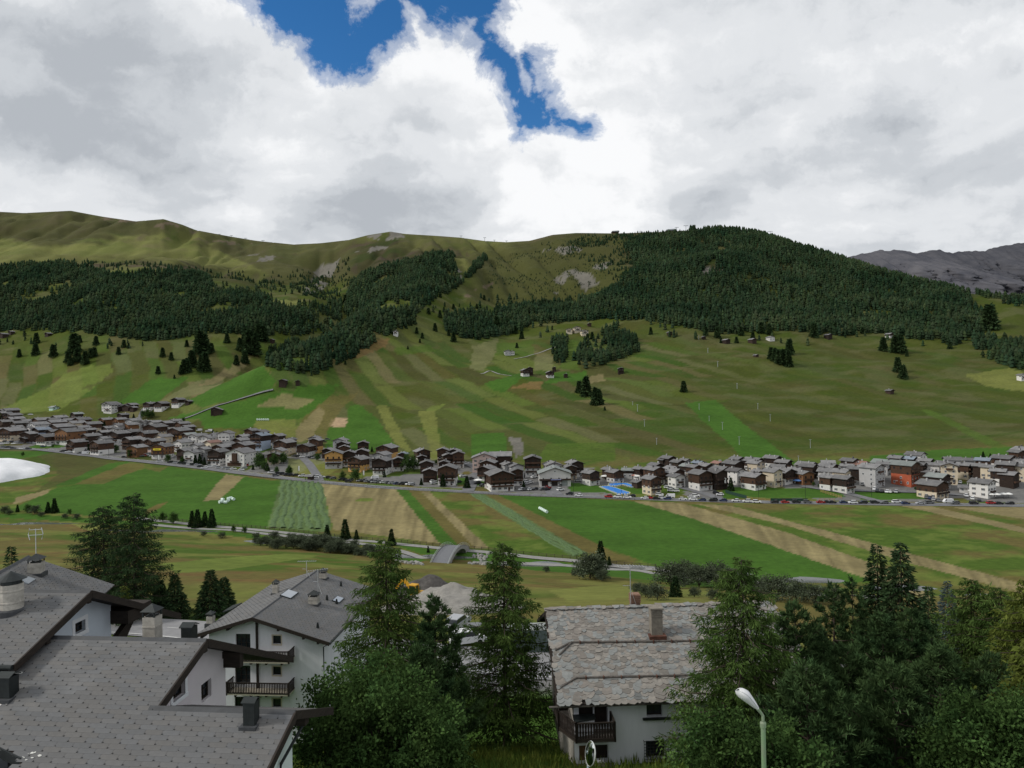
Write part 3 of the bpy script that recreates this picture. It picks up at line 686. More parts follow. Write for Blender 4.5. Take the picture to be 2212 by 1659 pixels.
# tiles: thin slates with a clipped corner and a storm hook
def tile_mesh(w, ln, th, tint, seed):
    r = random.Random(seed); j = lambda a: (r.random()-0.5)*a
    g = 0.006; c = 0.07
    poly = [(c+j(.02), 0), (w-g, j(.006)), (w-g, ln), (0, ln), (0, c+j(.02))]
    n = len(poly)
    vs = [(x, y, 0.0+0.007*(1-y/ln)) for x, y in poly]+[(x, y, th+0.007*(1-y/ln)) for x, y in poly]
    fs = [tuple(range(n))[::-1], tuple(range(n, 2*n))]+[(i, (i+1) % n, n+(i+1) % n, n+i) for i in range(n)]
    b = len(vs); hx, hy, hs = c*0.45, c*0.5, (0.017 if seed % 4 else 0.008)
    for z in (th, th+0.03):
        vs += [(hx-hs, hy-hs, z), (hx+hs, hy-hs, z), (hx+hs, hy+hs, z), (hx-hs, hy+hs, z)]
    fs += [(b+4, b+5, b+6, b+7), (b, b+1, b+5, b+4), (b+1, b+2, b+6, b+5), (b+2, b+3, b+7, b+6), (b+3, b, b+4, b+7)]
    tri = []
    for f in fs:
        for k in range(1, len(f)-1): tri.append((f[0], f[k], f[k+1]))
    col = np.ones((len(vs), 3), np.float32)*np.array(tint); col[b:] *= 0.5
    return np.array(vs, np.float32), np.array(tri), col
def tile_set(w, ln, th, tag_):
    out = []
    for k in range(8):
        t = 0.94+0.018*k; c = (t*(1+0.02*(k % 3-1)), t, t*(1-0.025*(k % 3-1)))
        v, f, col = tile_mesh(w, ln, th, c, k)
        out.append((v, f, col, mesh_np('tile', v, f, tile_mat, False, col)))
    return out
TILES = tile_set(0.57, 0.30, 0.012, 'a')
def lay_tiles(fr, origin, along, up, n_along, n_rows, keep, tiles, w, expo, nmax=300, lift=0.02, name='roof_tile', parent=None, stag=0.5, seed=1, lim=None):
    """origin: lower start (local); along: unit vector along the eave; up: unit vector up the slope"""
    r = random.Random(seed); root = parent or fr.root
    along = Vector(along); up = Vector(up); nrm = along.cross(up).normalized(); pl = []
    for j in range(n_rows):
        for i in range(-1, n_along+1):
            p = Vector(origin)+along*((i+(stag if j % 2 else 0))*w)+up*(j*expo)
            c = p+along*(w*0.5)+up*(expo*0.5); q = 1.0
            if lim:
                lo, hi = lim(c); a0 = p.dot(along); a1 = min(a0+w, hi)
                if a0 < lo: p = p+along*(lo-a0); a0 = lo
                q = (a1-a0)/w
                if q < .06: continue
                c = p+along*(w*q*0.5)+up*(expo*0.5)
            if not keep(c): continue
            wp = fr.world(c); dist = (wp-Vector((0, 0, CAMZ))).length
            u, v = project(*wp); vis = -40 < u < 2252 and -40 < v < 1700
            pl.append(((0 if vis else 1000)+dist, p, r.randrange(8), q))
    pl.sort(key=lambda t: t[0])
    M = Matrix((along, up, nrm)).transposed()
    eul = M.to_euler()
    for d, p, k, sq_ in pl[:nmax]:
        inst(name, tiles[k][3], root, p+nrm*lift, eul, (sq_, 1, 1))
    rest = pl[nmax:]
    if rest:
        V = []; Fc = []; Cc = []; o = 0; Mn = np.array(M)
        for d, p, k, sq_ in rest:
            v, f, c, _ = tiles[k]; q = p+nrm*lift
            V.append((v*np.array([sq_, 1, 1]))@Mn.T+np.array(q)); Fc.append(f+o); Cc.append(c); o += len(v)
        o = inst(name+'_field', mesh_np(name+'_field', np.concatenate(V), np.concatenate(Fc), tile_mat if tiles is not SLABS else slab_mat, False, np.concatenate(Cc)), root)
        o['kind'] = 'stuff'
SLABS = None; slab_mat = None
def slope_slab(fr, x0, x1, y0, z0, y1, z1, name, th=0.14, material=None):
    """roof deck between eave line (y0,z0) and ridge line (y1,z1)"""
    mb = MB(); d = Vector((0, y1-y0, z1-z0)).normalized(); n = Vector((0, -d.z, d.y))
    if n.z < 0: n = -n
    a = Vector((x0, y0, z0)); b = Vector((x1, y0, z0)); c = Vector((x1, y1, z1)); e = Vector((x0, y1, z1))
    mb.prism([a, b, c, e], -n*th)
    return mb.build(name, material or wood_dark, fr.root)
def chimney(fr, p, w, d, h, name='chimney', cap=True, body=None, parent=None, yaw=0.0):
    """rendered stack with a dark hood; p = local foot on the roof"""
    r = parent or fr.root
    mb = MB(); mb.box(-w/2, w/2, -d/2, d/2, -0.5, h); mb.box(-w/2-.02, w/2+.02, -d/2-.02, d/2+.02, h*0.62, h*0.66)
    o = mb.build(name, body or chim_mat, r, loc=p)
    if cap:
        k = MB()
        for sx in (-1, 1):
            for sy in (-1, 1): k.box(sx*w*0.45-.03, sx*w*0.45+.03, sy*d*0.45-.03, sy*d*0.45+.03, h, h+0.22)
        k.box(-w*.35, w*.35, -d*.35, d*.35, h, h+.05)
        W2, D2 = w*0.62, d*0.62; z = h+0.22
        k.add([(-W2,-D2,z),(W2,-D2,z),(W2,D2,z),(-W2,D2,z),(0,0,z+0.32*max(w,d)+.1)], [(0,3,2,1),(0,1,4),(1,2,4),(2,3,4),(3,0,4)])
        k.build('chimney_hood', dark_metal, o)
    f = MB(); f.box(-w/2-.12, w/2+.12, -d/2-.12, d/2+.12, -0.5, 0.08); f.build('flashing', flash_mat, o)
    return o
def vent_box(fr, p, w, h, parent=None):
    mb = MB(); mb.box(-w/2, w/2, -w/2, w/2, -0.3, h)
    o = mb.build('roof_vent', dark_metal, parent or fr.root, loc=p)
    k = MB(); k.prism([(-w*.62, -w*.62, h), (w*.62, -w*.62, h), (w*.62, 0, h+w*.3), (-w*.62, 0, h+w*.3)], (0, 0, .03))
    k.prism([(-w*.62, w*.62, h), (w*.62, w*.62, h), (w*.62, 0, h+w*.3), (-w*.62, 0, h+w*.3)], (0, 0, .03)); k.build('vent_cap', dark_metal, o)
    f = MB(); f.box(-w*.75, w*.75, -w*.85, w*.6, -0.35, -0.12 if False else 0.03); f.build('flashing', flash_mat, o)
    return o
def gable_wall(fr, name, x, y0, y1, ytop, ztop, tf, tb, zb, holes, material, facing=1):
    """wall in a plane x = const with a roof-shaped top"""
    fn = lambda a, b, d: Vector((x-facing*d, a, b))
    top = lambda y: ztop-(ytop-y)*tf if y < ytop else ztop-(y-ytop)*tb
    outer = [(y0, zb), (y1, zb), (y1, top(y1)), (ytop, ztop), (y0, top(y0))]
    holed_wall(name, outer, holes, fn, material, fr.root)
    return fn
TF, TB = 0.37, 0.47
def cosl(t): return 1/math.sqrt(1+t*t)
def hrect(fn_hit, l, m):
    a = fn_hit(*l); b = fn_hit(*m); return a, b
z1 = lambda x, y: (x*0.33486, 1149.4+y*0.33486)      # measured on an enlarged picture
# ---- house A: long grey roof in the lower left corner, with its lower wing
RA = at(445, 1384, 26.0); oz = ground(RA.x, RA.y)
A = Frame('house', (RA.x, RA.y, oz), R(-6), 'large grey tiled house with a lower wing filling the lower left corner')
zr = RA.z-oz; nf = (0, TF, -1)   # normal of the front slope, z = zr + TF*y
E = A.hitslope(637, 1539, (0, 0, zr), nf)         # right end of the wing's ridge
ye, xe = E.y, E.x; YB = -9.0
CUT = [(-60, 1598), (0, 1617), (47, 1640), (36, 1662), (20, 1700), (-60, 1700)]
cutL = [A.hitslope(u, v, (0, 0, zr), nf) for u, v in CUT]
xl = -13.5
def deckA():
    mb = MB(); n = Vector((0, -TF, 1)).normalized()*-0.14
    c1 = cutL[1]; c2 = cutL[2]; c3 = cutL[3]
    P = lambda x, y: Vector((x, y, zr+TF*y))
    mb.prism([P(xl, 0), P(xl, c1.y+(c1.y-c2.y)/(c1.x-c2.x)*(xl-c1.x)), P(c2.x, c2.y), P(c3.x, c3.y), P(c3.x-0.3, YB), P(xe, YB), P(xe, ye), P(0, ye), P(0, 0)], n)
    mb.build('roof_deck', wood_dark, A.root)
deckA()
slope_slab(A, xl, 0, 7.5, zr-TB*7.5, 0.0, zr, 'roof_back_slope')
slope_slab(A, 0.02-3.0, xe, ye+3.2, zr+TF*ye-0.42*3.2, ye, zr+TF*ye, 'wing_back_slope', material=deck_mat)
upA = Vector((0, 1, TF)).normalized()
def keepA(c):
    if c.x > xe or c.y > -0.10: return False
    if c.x > 0 and c.y > ye-0.12: return False
    u, v = project(*A.world(c))
    return not (bool(inside(CUT, np.array([[u]]), np.array([[v]]))[0, 0]))
lay_tiles(A, (xl, YB, zr+TF*YB), (1, 0, 0), upA, int((xe-xl)/0.57)+2, int(9.0/upA.y/0.19)+1, keepA, TILES, 0.57, 0.19, 300, seed=3, lim=lambda c: (-99, -.01 if c.y > ye-.05 else xe-.01))
mb = MB()   # dark verge boards and ridge caps
mb.prism([(0.0, 0.05, zr+.06), (0.0, ye, zr+TF*ye+.06), (0.0, ye, zr+TF*ye-.24), (0.0, 0.05, zr-.24)], (0.06, 0, 0))
mb.prism([(0.0, 0.05, zr+.06), (0.0, 7.5, zr-TB*7.5+.06), (0.0, 7.5, zr-TB*7.5-.22), (0.0, 0.05, zr-.24)], (0.07, 0, 0))
mb.prism([(xe, ye, zr+TF*ye+.06), (xe, YB, zr+TF*YB+.06), (xe, YB, zr+TF*YB-.22), (xe, ye, zr+TF*ye-.22)], (0.06, 0, 0))
mb.prism([(xe, ye, zr+TF*ye+.06), (xe, ye+3.2, zr+TF*ye-1.28), (xe, ye+3.2, zr+TF*ye-1.56), (xe, ye, zr+TF*ye-.22)], (0.07, 0, 0))
mb.build('verge_board', wood_dark, A.root)
mb = MB(); mb.prism([(xl, -.16, zr-.03), (xl, 0, zr+.09), (xl, .16, zr-.03)], (-xl+.03, 0, 0))
mb.prism([(-.25, ye-.16, zr+TF*ye-.03), (-.25, ye, zr+TF*ye+.09), (-.25, ye+.16, zr+TF*ye-.03)], (xe+.28, 0, 0)); mb.build('ridge_cap', flash_mat, A.root)
mb = MB(); c1, c2 = cutL[1], cutL[2]
mb.prism([(c1.x-2, c1.y-(c2.y-c1.y)/(c2.x-c1.x)*2, zr+TF*(c1.y-(c2.y-c1.y)/(c2.x-c1.x)*2)+.05), (c2.x, c2.y, zr+TF*c2.y+.05), (c2.x, c2.y, zr+TF*c2.y-.25), (c1.x-2, c1.y-(c2.y-c1.y)/(c2.x-c1.x)*2, zr+TF*(c1.y-(c2.y-c1.y)/(c2.x-c1.x)*2)-.25)], (0, -.06, 0))
mb.build('gutter', dark_metal, A.root)
# gable wall of the main part
xw = -0.75; yb = A.hitx(487, 1450, xw).y
h1 = (A.hitx(*z1(1300, 1105), xw), A.hitx(*z1(1362, 935), xw)); h2 = (A.hitx(*z1(1115, 1100), xw), A.hitx(*z1(1192, 940), xw))
holes = [(h[0].y, h[1].y, h[0].z, h[1].z-0.02) for h in (h1, h2)]
holes = [(a, b, min(c, d-0.5), d) for a, b, c, d in holes]
fn = gable_wall(A, 'gable_wall', xw, -8.0, yb, 0, zr-.16, TF, TB, 0.0, holes, plaster_p)
window_in(A.root, holes[0], fn); window_in(A.root, holes[1], fn); surround(A.root, holes[1], fn, 0.14, trim_w)
mb = MB(); mb.box(xl, xw-.02, -8.0, -7.8, 0, zr-3.2); mb.box(xl, xw-.02, yb-.2, yb, 0, zr-TB*yb-.2); mb.box(xl, xl+.2, -7.8, yb-.2, 0, zr-3.2); mb.build('wall', plaster_p, A.root)
for yy in (-3.2, 0.0, 2.6): mb = MB(); mb.box(-1.0, 0.0, yy-.1, yy+.1, zr-.42-abs(yy)*(TF if yy < 0 else TB), zr-.16-abs(yy)*(TF if yy < 0 else TB)); mb.build('purlin_end', wood_dark, A.root)
mb = MB(); mb.box(-1.2, -.05, yb-.16, yb+.14, zr-TB*yb-.75, zr-TB*yb-.2); mb.build('purlin_end', wood_dark, A.root)
# wing wall
xw2 = xe-0.55; zw = zr+TF*ye
fn2 = gable_wall(A, 'wing_gable_wall', xw2, YB+0.6, ye+1.0, ye, zw-.16, TF, 0.42, 0.0, [], plaster_g)
mb = MB(); mb.box(-0.7, xw2-.02, ye+.8, ye+1.0, 0, zw-.6); mb.box(-0.7, xw2-.02, YB+.6, YB+.8, 0, zw+TF*(YB+.6-ye)-.2); mb.build('wing_wall', plaster_g, A.root)
mb = MB(); mb.box(xw2-.2, xe-.02, ye-.1, ye+.1, zw-.40, zw-.16); mb.build('purlin_end', wood_dark, A.root); mb = MB(); mb.box(xw2-.2, xe-.02, ye+.85, ye+1.15, zw-.85, zw-.5); mb.build('purlin_end', wood_dark, A.root)
mb = MB(); q = [(xe-.1, ye+1.2, zw-.55), (xe-.1, ye+1.1, zw-.75), (xw2+.1, ye-.1, zw-1.6), (xw2+.1, ye-.2, zw-2.0), (xw2+.1, ye-.25, 0.2)]
mb.tube(q, 0.05, 8); mb.build('downpipe', dark_metal, A.root)
def on_A(u, v): return A.hitslope(u, v, (0, 0, zr), nf)
p = on_A(*z1(1622, 1238)); vent_box(A, p, 0.36, 0.72)
p = on_A(*z1(55, 1062)); vent_box(A, p, 0.42, 0.70)
p = A.hity(*z1(985, 682), 1.2); chimney(A, (p.x, 1.2, zr-TB*1.2), 0.5, 0.5, 1.05); p = A.hity(*z1(1222, 682), 0.8); vent_box(A, (p.x, 0.8, zr-TB*.8), 0.42, 0.62)
lime = mat('lichen_splash', (0.5, 0.5, 0.47), rough=0.95, var=0.2)
rr = random.Random(4); mb = MB()
for (u, v, n, s) in [(z1(75, 940)[0], z1(75, 940)[1], 9, 0.26), (z1(190, 1448)[0], z1(190, 1448)[1], 8, 0.16), (z1(30, 1110)[0], z1(30, 1110)[1], 6, 0.2)]:
    for k in range(n):
        c = on_A(u+rr.gauss(0, 9), v+rr.gauss(0, 5)); r0 = rr.uniform(.02, .09)*s/0.25
        poly = [(c.x+r0*math.cos(t)*rr.uniform(.6, 1.6), 0, 0, r0*math.sin(t)*rr.uniform(.5, 1)) for t in [i*math.pi/4 for i in range(8)]]
        mb.add([(q[0], c.y+q[3], zr+TF*(c.y+q[3])+.055) for q in poly], [tuple(range(8))])
mb.build('lichen', lime, A.root)
# ---- house B: upper left, blue-white gable
RB = at(195, 1279, 28.4); ozb = ground(RB.x, RB.y)
B = Frame('house', (RB.x, RB.y, ozb), R(-6), 'grey tiled house with blue-white gable window and big round chimney at left edge')
zb_ = RB.z-ozb
eb = B.hitslope(42, 1437, (0, 0, zb_), nf); YE = eb.y; XL = -9.0
slope_slab(B, XL, 0, YE, zb_+TF*YE, 0, zb_, 'roof_deck'); slope_slab(B, XL, 0, 6.2, zb_-TB*6.2, 0, zb_, 'roof_back_slope')
lay_tiles(B, (XL, YE-.05, zb_+TF*(YE-.05)), (1, 0, 0), upA, int(-XL/0.57)+2, int(-YE/upA.y/0.19)+1, lambda c: c.y < -0.08, TILES, 0.57, 0.19, 300, seed=5, lim=lambda c: (-99, -.01))
mb = MB()
mb.prism([(0, 0.05, zb_+.06), (0, YE-.05, zb_+TF*YE+.04), (0, YE-.05, zb_+TF*YE-.24), (0, 0.05, zb_-.24)], (.06, 0, 0))
mb.prism([(0, 0.05, zb_+.06), (0, 6.2, zb_-TB*6.2+.06), (0, 6.2, zb_-TB*6.2-.24), (0, 0.05, zb_-.24)], (.07, 0, 0)); mb.build('verge_board', wood_dark, B.root)
mb = MB(); mb.tube([(XL, YE-.1, zb_+TF*YE-.04), (0, YE-.1, zb_+TF*YE-.04)], .09, 8); mb.tube([(-.6, YE-.1, zb_+TF*YE-.1), (-.6, YE+.5, zb_+TF*YE-.5)], .05, 8); mb.build('gutter', dark_metal, B.root)
mb = MB(); mb.prism([(XL, -.16, zb_-.03), (XL, 0, zb_+.08), (XL, .16, zb_-.03)], (-XL+.03, 0, 0)); mb.build('ridge_cap', flash_mat, B.root)
xwb = -0.85; ybb = B.hitx(*z1(717, 600), xwb).y
ha = B.hitx(*z1(484, 660), xwb); hb = B.hitx(*z1(548, 560), xwb)
hole = (ha.y, hb.y, ha.z, hb.z)
fn = gable_wall(B, 'gable_wall', xwb, YE+.6, ybb, 0, zb_-.16, TF, TB, 0.0, [hole], plaster_b)
window_in(B.root, hole, fn); surround(B.root, hole, fn, 0.16, trim_w)
mb = MB(); mb.box(XL, xwb-.02, YE+.6, YE+.8, 0, zb_+TF*YE-.0); mb.box(XL, xwb-.02, ybb-.2, ybb, 0, zb_-TB*ybb-.2); mb.build('wall', plaster_b, B.root)
for yy in (-2.2, 0.0): mb = MB(); mb.box(-1.2, -.02, yy-.09, yy+.09, zb_-.44+yy*TF, zb_-.16+yy*TF); mb.build('purlin_end', wood_dark, B.root)
mb = MB(); mb.box(-1.2, -.02, ybb-.05, ybb+1.6, zb_-TB*ybb-.95, zb_-TB*ybb-.4); mb.prism([(-.8, ybb, zb_-TB*ybb-2.2), (-.8, ybb+.2, zb_-TB*ybb-2.2), (-.8, ybb+1.3, zb_-TB*ybb-1.0), (-.8, ybb+1.0, zb_-TB*ybb-.95), (-.8, ybb, zb_-TB*ybb-1.5)], (.25, 0, 0))
mb.build('purlin_end', wood_dark, B.root)
p = B.hitslope(*z1(75, 505), (0, 0, zb_), nf)
mb = MB(); mb.lathe([(0.0, 1.05), (.41, 1.05), (.41, 0.85), (.43, .83), (.43, .78), (.41, .76), (.41, .40), (.43, .38), (.43, .33), (.41, .31), (.41, -.5)], 16)
ch = mb.build('chimney', chim_mat, B.root, smooth=False, loc=p)
k = MB(); k.lathe([(.54, 1.22), (0.02, 1.52)], 16)
k.lathe([(.54, 1.22), (.36, 1.20), (.36, 1.05)], 16); k.build('chimney_hood', dark_metal, ch)
f = MB(); f.lathe([(.54, -.6), (.52, .06), (.41, .10)], 16); f.build('flashing', flash_mat, ch)
# ---- house C: roof behind, at the left edge
RCp = at(62, 1202, 48.0); ozc = ground(RCp.x, RCp.y)
Cc_ = Frame('house', (RCp.x, RCp.y, ozc), R(14), 'grey tiled roof with small chimney and wind antenna, farthest at the left edge')
zc = RCp.z-ozc; TC = 0.46; LX = 5.2; LY = -14.0
def side_slab(fr, sgn, run, t, z0, y0, y1, name, material=None, th=.14):
    n = Vector((sgn*t, 0, 1)).normalized()*-th; mb = MB()
    mb.prism([(0, y0, z0), (sgn*run, y0, z0-t*run), (sgn*run, y1, z0-t*run), (0, y1, z0)], n); return mb.build(name, material or wood_dark, fr.root)
side_slab(Cc_, 1, LX, TC, zc, LY, 0, 'roof_deck'); side_slab(Cc_, -1, LX, TC, zc, LY, 0, 'roof_back_slope', deck_mat)
upC = Vector((-1, 0, TC)).normalized(); ln_ = LX/abs(upC.x)
lay_tiles(Cc_, (LX, LY, zc-TC*LX), (0, 1, 0), upC, int(-LY/.57)+1, int(ln_/0.19), lambda c: c.x > .08, TILES, .57, .19, 260, seed=8, lim=lambda c: (-99, 0))
mb = MB(); mb.prism([(-.16, LY, zc-.03), (0, LY, zc+.09), (.16, LY, zc-.03)], (0, -LY, 0)); mb.build('ridge_cap', flash_mat, Cc_.root)
mb = MB(); mb.box(-LX+.8, LX-.8, LY+.6, -.8, 0, zc-TC*LX+.2); mb.build('wall', plaster_w, Cc_.root)
slopeC = lambda u, v: Cc_.hitslope(u, v, (0, 0, zc), (TC, 0, 1))
p = slopeC(*z1(235, 268)); c0 = chimney(Cc_, p, .75, .75, .75)
mb = MB(); mb.tube([(0, 0, .8), (0, 0, 2.9)], .025, 6)
for sx in (-1, 1): mb.tube([(sx*.34, 0, 2.2), (sx*.42, 0, 2.55), (sx*.34, 0, 2.95)], .025, 6)
mb.bar((-.4, 0, 2.5), (.4, 0, 2.5), .03); mb.bar((-.36, 0, 2.85), (.36, 0, 2.85), .03); mb.build('antenna', alu, c0)
p = slopeC(*z1(160, 312)); mb = MB(); mb.prism([(-.4, -.55, .02), (.4, -.55, -.02*0+.02-TC*.8*0), (.4, .55, .02), (-.4, .55, .02)], (0, 0, .08))
sk = mb.build('skylight', sky_glass, Cc_.root, loc=p); sk.rotation_euler = (0, math.atan(TC), 0)
# ---- house W: white gable house with dark balconies
PW = at(545, 1335, 60.0); ozw = 31.6
W = Frame('house', (PW.x, PW.y, ozw), R(-5), 'white four-storey gable house with two black wooden balconies')
zw_ = PW.z-ozw
wl = W.hity(422, 1372, 0); wr = W.hity(711, 1389, 0); far = W.loc(hit(690, 1232, (0, 0, PW.z), Vector((0, 0, 1)))); LW = far.y
tl = (zw_-wl.z)/-wl.x; tr = (zw_-wr.z)/wr.x; YG = 0.85
side_slab(W, 1, wr.x, tr, zw_, 0, LW, 'roof_deck'); side_slab(W, -1, -wl.x, tl, zw_, 0, LW, 'roof_left_slope')
upR = Vector((-1, 0, tr)).normalized(); upL = Vector((1, 0, tl)).normalized()
nR = int(wr.x/abs(upR.x)/0.19); nL = int(-wl.x/upL.x/0.19)
lay_tiles(W, (wr.x, 0, zw_-tr*wr.x), (0, 1, 0), upR, int(LW/.57)+1, nR, lambda c: c.x > .08, TILES, .57, .19, 300, seed=11, lim=lambda c: (.01, LW))
lay_tiles(W, (wl.x, LW, zw_+tl*wl.x), (0, -1, 0), upL, int(LW/.57)+1, nL, lambda c: c.x < -.08, TILES, .57, .19, 0, seed=12, lim=lambda c: (-LW, -.01))
mb = MB()
for sx, t, e in ((1, tr, wr.x), (-1, tl, wl.x)):
    mb.prism([(0, 0, zw_+.07), (e, 0, zw_-t*abs(e)+.07), (e, 0, zw_-t*abs(e)-.24), (0, 0, zw_-.24)], (0, -.07, 0))
mb.build('verge_board', wood_dark, W.root)
mb = MB(); mb.prism([(-.14, 0, zw_+.0), (0, 0, zw_+.10), (.14, 0, zw_+.0)], (0, LW, 0)); mb.build('ridge_cap', flash_mat, W.root)
mb = MB(); mb.tube([(wr.x+.08, -.1, zw_-tr*wr.x-.05), (wr.x+.08, LW, zw_-tr*wr.x-.05)], .09, 8); mb.tube([(wr.x, .2, zw_-tr*wr.x-.1), (wr.x-.75, .7, zw_-tr*wr.x-.6), (wr.x-.78, .8, 0)], .05, 8); mb.build('gutter', dark_metal, W.root)
xl_, xr_ = wl.x+.75, wr.x-.85
fnw = lambda a, b, d: Vector((a, YG+d, b))
def wrect(x0, y0, x1, y1):
    p = W.hity(*z1(x0, y1), YG); q = W.hity(*z1(x1, y0), YG); return (p.x, q.x, p.z, q.z)
sq = [wrect(1760, 668, 1812, 722), wrect(1760, 868, 1812, 922), wrect(1760, 1075, 1812, 1130)]
fr_ = [wrect(1522, 657, 1614, 775), wrect(1518, 862, 1614, 985), wrect(1516, 1063, 1612, 1180)]
roofz = lambda x: zw_-.16-(tr*x if x > 0 else -tl*x)
holed_wall('gable_wall', [(xl_, 0), (xr_, 0), (xr_, roofz(xr_)), (0, roofz(0)), (xl_, roofz(xl_))], sq+fr_, fnw, plaster_w, W.root)
for h in sq:
    window_in(W.root, h, fnw, mull=0, trans=0); surround(W.root, h, fnw, .10, trim_c)
for h in fr_: window_in(W.root, h, fnw, mull=2, trans=3, name='balcony_door')
mb = MB(); mb.box(xl_, xl_+.2, YG+.02, LW-.6, 0, roofz(xl_)-.05); mb.build('wall', plaster_w, W.root); mb = MB(); mb.box(xr_-.2, xr_, YG+.02, LW-.6, 0, roofz(xr_)-.05); mb.build('wall', plaster_w, W.root)
mb = MB(); mb.box(-.09, .09, YG-.12, YG, 0.3, zw_-.3)
mb.build('timber_post', wood_dark, W.root)
for x in (wl.x+.5, wl.x*.45, wr.x*.33, wr.x*.66, wr.x-1.0): mb = MB(); mb.box(x-.09, x+.09, .03, YG+.0, roofz(x)-.28, roofz(x)-.01); mb.build('purlin_end', wood_dark, W.root)
def balcony(fr, x0, x1, zf, y, depth, h=1.0, slat=.12, name='balcony', material=None, gapw=.04, ends=True):
    m = material or wood_black
    mb = MB(); mb.box(x0, x1, y-depth, y, zf-.12, zf); b = mb.build(name, trim_c, fr.root)
    rl = MB(); rl.box(x0-.03, x1+.03, y-depth-.05, y-depth+.03, zf+h-.08, zf+h); rl.box(x0, x1, y-depth-.03, y-depth+.02, zf+.02, zf+.10)
    if ends:
        for x in (x0, x1): rl.box(x-.03, x+.03, y-depth, y, zf+h-.08, zf+h); rl.box(x-.025, x+.025, y-depth, y, zf+.02, zf+.10)
    for x in (x0, x1): rl.box(x-.06, x+.06, y-depth-.06, y-depth+.06, zf-.14, zf+h+.03)
    rl.build('rail', m, b)
    sl_ = MB(); n = int((x1-x0)/slat)
    for i in range(n):
        c = x0+(i+.5)*(x1-x0)/n; sl_.box(c-(slat-gapw)/2, c+(slat-gapw)/2, y-depth-.04, y-depth-.01, zf+.06, zf+h-.05)
    if ends:
        n2 = int(depth/slat)
        for x in (x0, x1):
            for i in range(n2):
                c = y-depth+(i+.5)*depth/n2; sl_.box(x-.012, x+.012, c-(slat-gapw)/2, c+(slat-gapw)/2, zf+.06, zf+h-.05)
    s_ = sl_.build('balustrade', m, b); s_['kind'] = 'stuff'
    br = MB()
    for i in range(4):
        c = x0+(i+.5)*(x1-x0)/4; br.box(c-.07, c+.07, y-depth+.1, y, zf-.30, zf-.12)
    br.build('bracket', m, b)
    return b
for yt, yb2 in ((770, 845), (975, 1055)):
    a = W.hity(*z1(1462, yb2), YG-1.25); b_ = W.hity(*z1(1862, yb2-5), YG-1.25); zt = W.hity(*z1(1862, yt), YG-1.25).z
    balcony(W, a.x, b_.x, b_.z, YG, 1.25, zt-b_.z, .14, gapw=.05)
slR = lambda u, v: W.hitslope(u, v, (0, 0, zw_), (tr, 0, 1)); slL = lambda u, v: W.hitslope(u, v, (0, 0, zw_), (-tl, 0, 1))
for (x, y, w, h) in [(2025, 465, .85, .75), (2085, 300, .7, .6)]: chimney(W, slR(*z1(x, y)), w, w*.8, h)
for (x, y, w, h) in [(1780, 395, .5, .9), (1360, 590, .55, .7)]: chimney(W, slL(*z1(x, y)), w, w, h)
for (x, y, ln2, wd) in [(1865, 405, 1.1, 1.9), (2180, 440, .8, 1.5)]:
    p = slR(*z1(x, y)); mb = MB(); mb.box(-ln2/2, ln2/2, -wd/2, wd/2, 0, .12); s = mb.build('skylight', dark_metal, W.root, loc=p); s.rotation_euler = (0, math.atan(tr), 0)
    g = MB(); g.box(-ln2/2+.07, ln2/2-.07, -wd/2+.07, wd/2-.07, .12, .13); g.build('pane', sky_glass, s)
for (x, y) in [(2110, 440), (2172, 465), (2050, 620), (2200, 350)]:
    p = slR(*z1(x, y)); mb = MB(); mb.lathe([(.16, -.2), (.13, .15), (.07, .5), (0, .52)], 8); mb.build('vent_pipe', dark_metal, W.root, loc=p)
p = slL(*z1(1500, 490)); mb = MB(); mb.box(-.5, .5, -1.0, 1.0, 0, .1); s = mb.build('skylight', dark_metal, W.root, loc=p); s.rotation_euler = (0, -math.atan(tl), 0)
def yagi(parent, p, h, yaw, tilt=0):
    mb = MB(); mb.tube([(0, 0, 0), (0, 0, h)], .03, 6); mb.bar((-.9*math.cos(yaw), -.9*math.sin(yaw), h-.05), (1.0*math.cos(yaw), 1.0*math.sin(yaw), h-.05+tilt), .03)
    for k in range(9):
        t = -.85+k*.22; mb.bar((t*math.cos(yaw)-.25*math.sin(yaw), t*math.sin(yaw)+.25*math.cos(yaw), h-.04+tilt*max(t, 0)), (t*math.cos(yaw)+.25*math.sin(yaw), t*math.sin(yaw)-.25*math.cos(yaw), h-.04+tilt*max(t, 0)), .02)
    mb.bar((0, 0, h*.5), (-.5, .1, h*.5), .025); mb.bar((0, 0, h*.45), (.4, -.1, 0), .02)
    return mb.build('antenna', alu, parent, loc=p)
yagi(W.root, (-.1, LW*.82, zw_), 1.7, .1); yagi(W.root, slR(*z1(2052, 400)), 2.4, .5)
